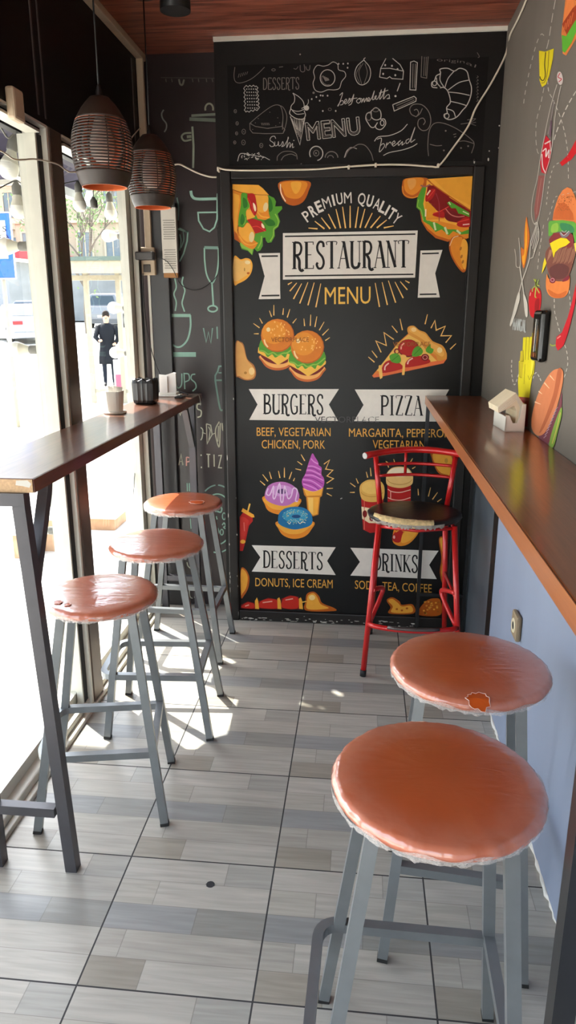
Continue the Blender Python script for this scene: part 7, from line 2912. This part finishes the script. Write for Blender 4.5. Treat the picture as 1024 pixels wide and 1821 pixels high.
# people
def person(x, y, h, facing, label, top_rgb, leg_rgb, hair_rgb=(40, 32, 28), skin=(205, 160, 135), cloak=True, bag=None, stride=.0):
    z0 = gz(y)
    r = empty('person', (x, y, z0), label, 'person')
    s_ = h / 1.7
    Rm = Matrix.Rotation(facing, 3, 'Z')

    def T(p_):
        return Rm @ (Vector(p_) * s_) + Vector((x, y, z0))
    # one continuous skinned body
    J = {
        'pel': (0, 0, .93), 'ab': (0, 0, 1.08), 'ch': (0, -.01, 1.28), 'nk': (0, 0, 1.44), 'hd0': (0, .01, 1.52), 'hd1': (0, .015, 1.63),
        'shl': (-.17, 0, 1.39), 'ell': (-.24, .03, 1.12), 'wrl': (-.16, .18, .98), 'hal': (-.12, .24, .97),
        'shr': (.17, 0, 1.39), 'elr': (.25, .02, 1.12), 'wrr': (.17, .2, 1.05), 'har': (.12, .25, 1.07),
        'hpl': (-.09, 0, .90), 'knl': (-.10, .02 + stride * .5, .50), 'anl': (-.10, stride, .09), 'tol': (-.11, .15 + stride, .03),
        'hpr': (.09, 0, .90), 'knr': (.10, .02 - stride * .3, .50), 'anr': (.10, -stride, .09), 'tor': (.11, .15 - stride, .03)}
    E_ = [('pel', 'ab'), ('ab', 'ch'), ('ch', 'nk'), ('nk', 'hd0'), ('hd0', 'hd1'), ('ch', 'shl'), ('shl', 'ell'), ('ell', 'wrl'), ('wrl', 'hal'), ('ch', 'shr'), ('shr', 'elr'), ('elr', 'wrr'), ('wrr', 'har'),
          ('pel', 'hpl'), ('hpl', 'knl'), ('knl', 'anl'), ('anl', 'tol'), ('pel', 'hpr'), ('hpr', 'knr'), ('knr', 'anr'), ('anr', 'tor')]
    rad = {'pel': (.14, .10), 'ab': (.13, .095), 'ch': (.15, .11), 'nk': (.05, .05), 'hd0': (.075, .085), 'hd1': (.075, .09), 'shl': .06, 'shr': .06, 'ell': .043, 'elr': .043, 'wrl': .03, 'wrr': .03, 'hal': .03, 'har': .03,
           'hpl': .09, 'hpr': .09, 'knl': .058, 'knr': .058, 'anl': .042, 'anr': .042, 'tol': .035, 'tor': .035}
    names = list(J)
    me = bpy.data.meshes.new('body')
    me.from_pydata([J[k_] for k_ in names], [(names.index(a), names.index(b_)) for a, b_ in E_], [])
    ob = bpy.data.objects.new('body', me)
    COL.objects.link(ob)
    sk = ob.modifiers.new('skin', 'SKIN')
    ob.modifiers.new('sub', 'SUBSURF').levels = 2
    for i, k_ in enumerate(names):
        q = rad[k_]
        me.skin_vertices[0].data[i].radius = q if isinstance(q, tuple) else (q, q)
        me.skin_vertices[0].data[i].use_root = (k_ == 'pel')
    dg = bpy.context.evaluated_depsgraph_get()
    me2 = bpy.data.meshes.new_from_object(ob.evaluated_get(dg))
    bpy.data.objects.remove(ob)
    b_ = MB()
    vs = [v.co.copy() for v in me2.vertices]
    b_.add([T(v) for v in vs], [tuple(p_.vertices) for p_ in me2.polygons], 0, True)
    for i, p_ in enumerate(me2.polygons):
        c = p_.center
        if c.z > 1.44 or (c.y > .17 and c.z > .9):
            b_.mi[i] = 1
        elif c.z < .10:
            b_.mi[i] = 3
        elif c.z < .93:
            b_.mi[i] = 2
    b_.build('body', [paint(top_rgb, 'cloth', .8), paint(skin, 'skin', .6), paint(leg_rgb, 'cloth', .8), paint((34, 32, 34), 'shoe', .6)], r)
    hr = MB()
    hr.sphere((0, 0, 0), 1, 16, 10)
    hr.v = [Vector((v.x * .083, v.y * .094 - .014, v.z * .098 + 1.636)) for v in hr.v]
    hr.v = [T(v if not (v.y > .045 and v.z < 1.675) else (v.x, .045, v.z)) for v in hr.v]
    hr.build('hair', paint(hair_rgb, 'hair', .7), r)
    fc = MB()
    fc.sphere(T((0, .108, 1.585)), .014 * s_, 8, 6, sc=(.8, 1.1, 1.4))
    fc.build('nose', paint(skin, 'skin', .6), r)
    for sx in (-1, 1):
        fc = MB()
        fc.sphere(T((sx * .032, .088, 1.607)), .010 * s_, 8, 6)
        fc.build('eye', paint((40, 34, 32), 'eye', .3), r)
        fc = MB()
        fc.sphere(T((sx * .082, .012, 1.59)), .022 * s_, 8, 6, sc=(.5, .8, 1.3))
        fc.build('ear', paint(skin, 'skin', .6), r)
    fc = MB()
    fc.sphere(T((0, .094, 1.548)), .018 * s_, 8, 6, sc=(1.3, .5, .4))
    fc.build('mouth', paint((170, 96, 88), 'lip', .5), r)
    if cloak:
        ck = MB()
        prof = [(.0, 1.47), (.06, 1.46), (.155, 1.40), (.19, 1.28), (.165, 1.08), (.18, .9), (.205, .70), (.215, .52), (.20, .52), (.17, .9), (.15, 1.08)]
        ck.lathe(prof, (0, 0, 0), 32, fn=lambda t, i: (.012 * math.sin(7 * t) if i in (6, 7) else 0, 0))
        ck.v = [T((v.x, v.y * .68, v.z)) for v in ck.v]
        ck.build('coat', paint(top_rgb, 'coat', .75), r)
        for sx in (-1, 1):
            sl = MB()
            sl.tube([T((sx * .18, 0, 1.38)), T((sx * .26, .02, 1.13)), T((sx * .18, .17, 1.0 if sx < 0 else 1.05))], .07 * s_, n=14, radii=[.066 * s_, .056 * s_, .045 * s_])
            sl.build('sleeve', paint(top_rgb, 'coat', .75), r)
    return r


person(P(190, 682, 'y', 16.5).x + .15, 16.3, 1.66, math.radians(200), 'person in a long dark coat and trousers standing outside with bent arms', (16, 20, 28), (20, 26, 38))
person(P(33, 545, 'y', 68).x, 68, 1.7, math.radians(150), 'left one of two tiny pedestrians walking past the white shop', (52, 60, 78), (50, 54, 66), cloak=False, stride=.12)
person(P(41, 545, 'y', 68).x + .1, 68.4, 1.68, math.radians(170), 'right one of two tiny pedestrians walking past the white shop, light top', (220, 218, 214), (60, 62, 74), cloak=False, stride=.1)
# pale crate with a pink poster beside the person
r = empty('advertising_stand', (-4.4, 14.9, -.15), 'white stand with a pink strip at the feet of the person outside', 'stand')
a, c = P(206, 722, 'y', 14.4), P(224, 640, 'y', 14.4)
m = MB()
m.box(a.x, c.x, 14.4, 14.5, gz(14.4), c.z)
m.build('board', M_paper, r)
m = MB()
m.box(a.x + .04, a.x + .16, 14.385, 14.399, gz(14.4) + .05, gz(14.4) + .5)
m.build('pink_strip', paint((226, 96, 120), 'print'), r)

# ================================================================== LIGHT
world = bpy.data.worlds.new('sky')
scene.world = world
world.use_nodes = True
wn = world.node_tree
bg = wn.nodes['Background']
sky = wn.nodes.new('ShaderNodeTexSky')
sky.sky_type = 'NISHITA'
sky.sun_disc = False
sky.sun_elevation = math.radians(60)
sky.sun_rotation = math.radians(-50)
sky.air_density = 1.4
sky.dust_density = 2.5
hs = wn.nodes.new('ShaderNodeHueSaturation')
hs.inputs['Saturation'].default_value = 0.55
wn.links.new(sky.outputs[0], hs.inputs['Color'])
wn.links.new(hs.outputs[0], bg.inputs['Color'])
bg.inputs['Strength'].default_value = 0.52
sd = bpy.data.lights.new('sun', 'SUN')
sd.energy = 7.0
sd.angle = math.radians(0.6)
sd.color = (1.0, .95, .87)
sun = bpy.data.objects.new('sun', sd)
COL.objects.link(sun)
dirv = Vector((.50, -.42, -1.0)).normalized()
sun.rotation_euler = dirv.to_track_quat('-Z', 'Y').to_euler()
sun.location = (-3, 0, 6)

vs_ = scene.view_settings
vs_.view_transform = 'Standard'
vs_.look = 'None'
vs_.gamma = 1.0
vs_.use_curve_mapping = False
vs_.exposure = 1.25
scene.display_settings.display_device = 'sRGB'
cy_ = scene.cycles
cy_.use_denoising = True
cy_.max_bounces = 12
cy_.diffuse_bounces = 6
cy_.glossy_bounces = 4
cy_.transmission_bounces = 6
cy_.transparent_max_bounces = 16
cy_.sample_clamp_indirect = 6.0
cy_.caustics_reflective = False
cy_.caustics_refractive = False
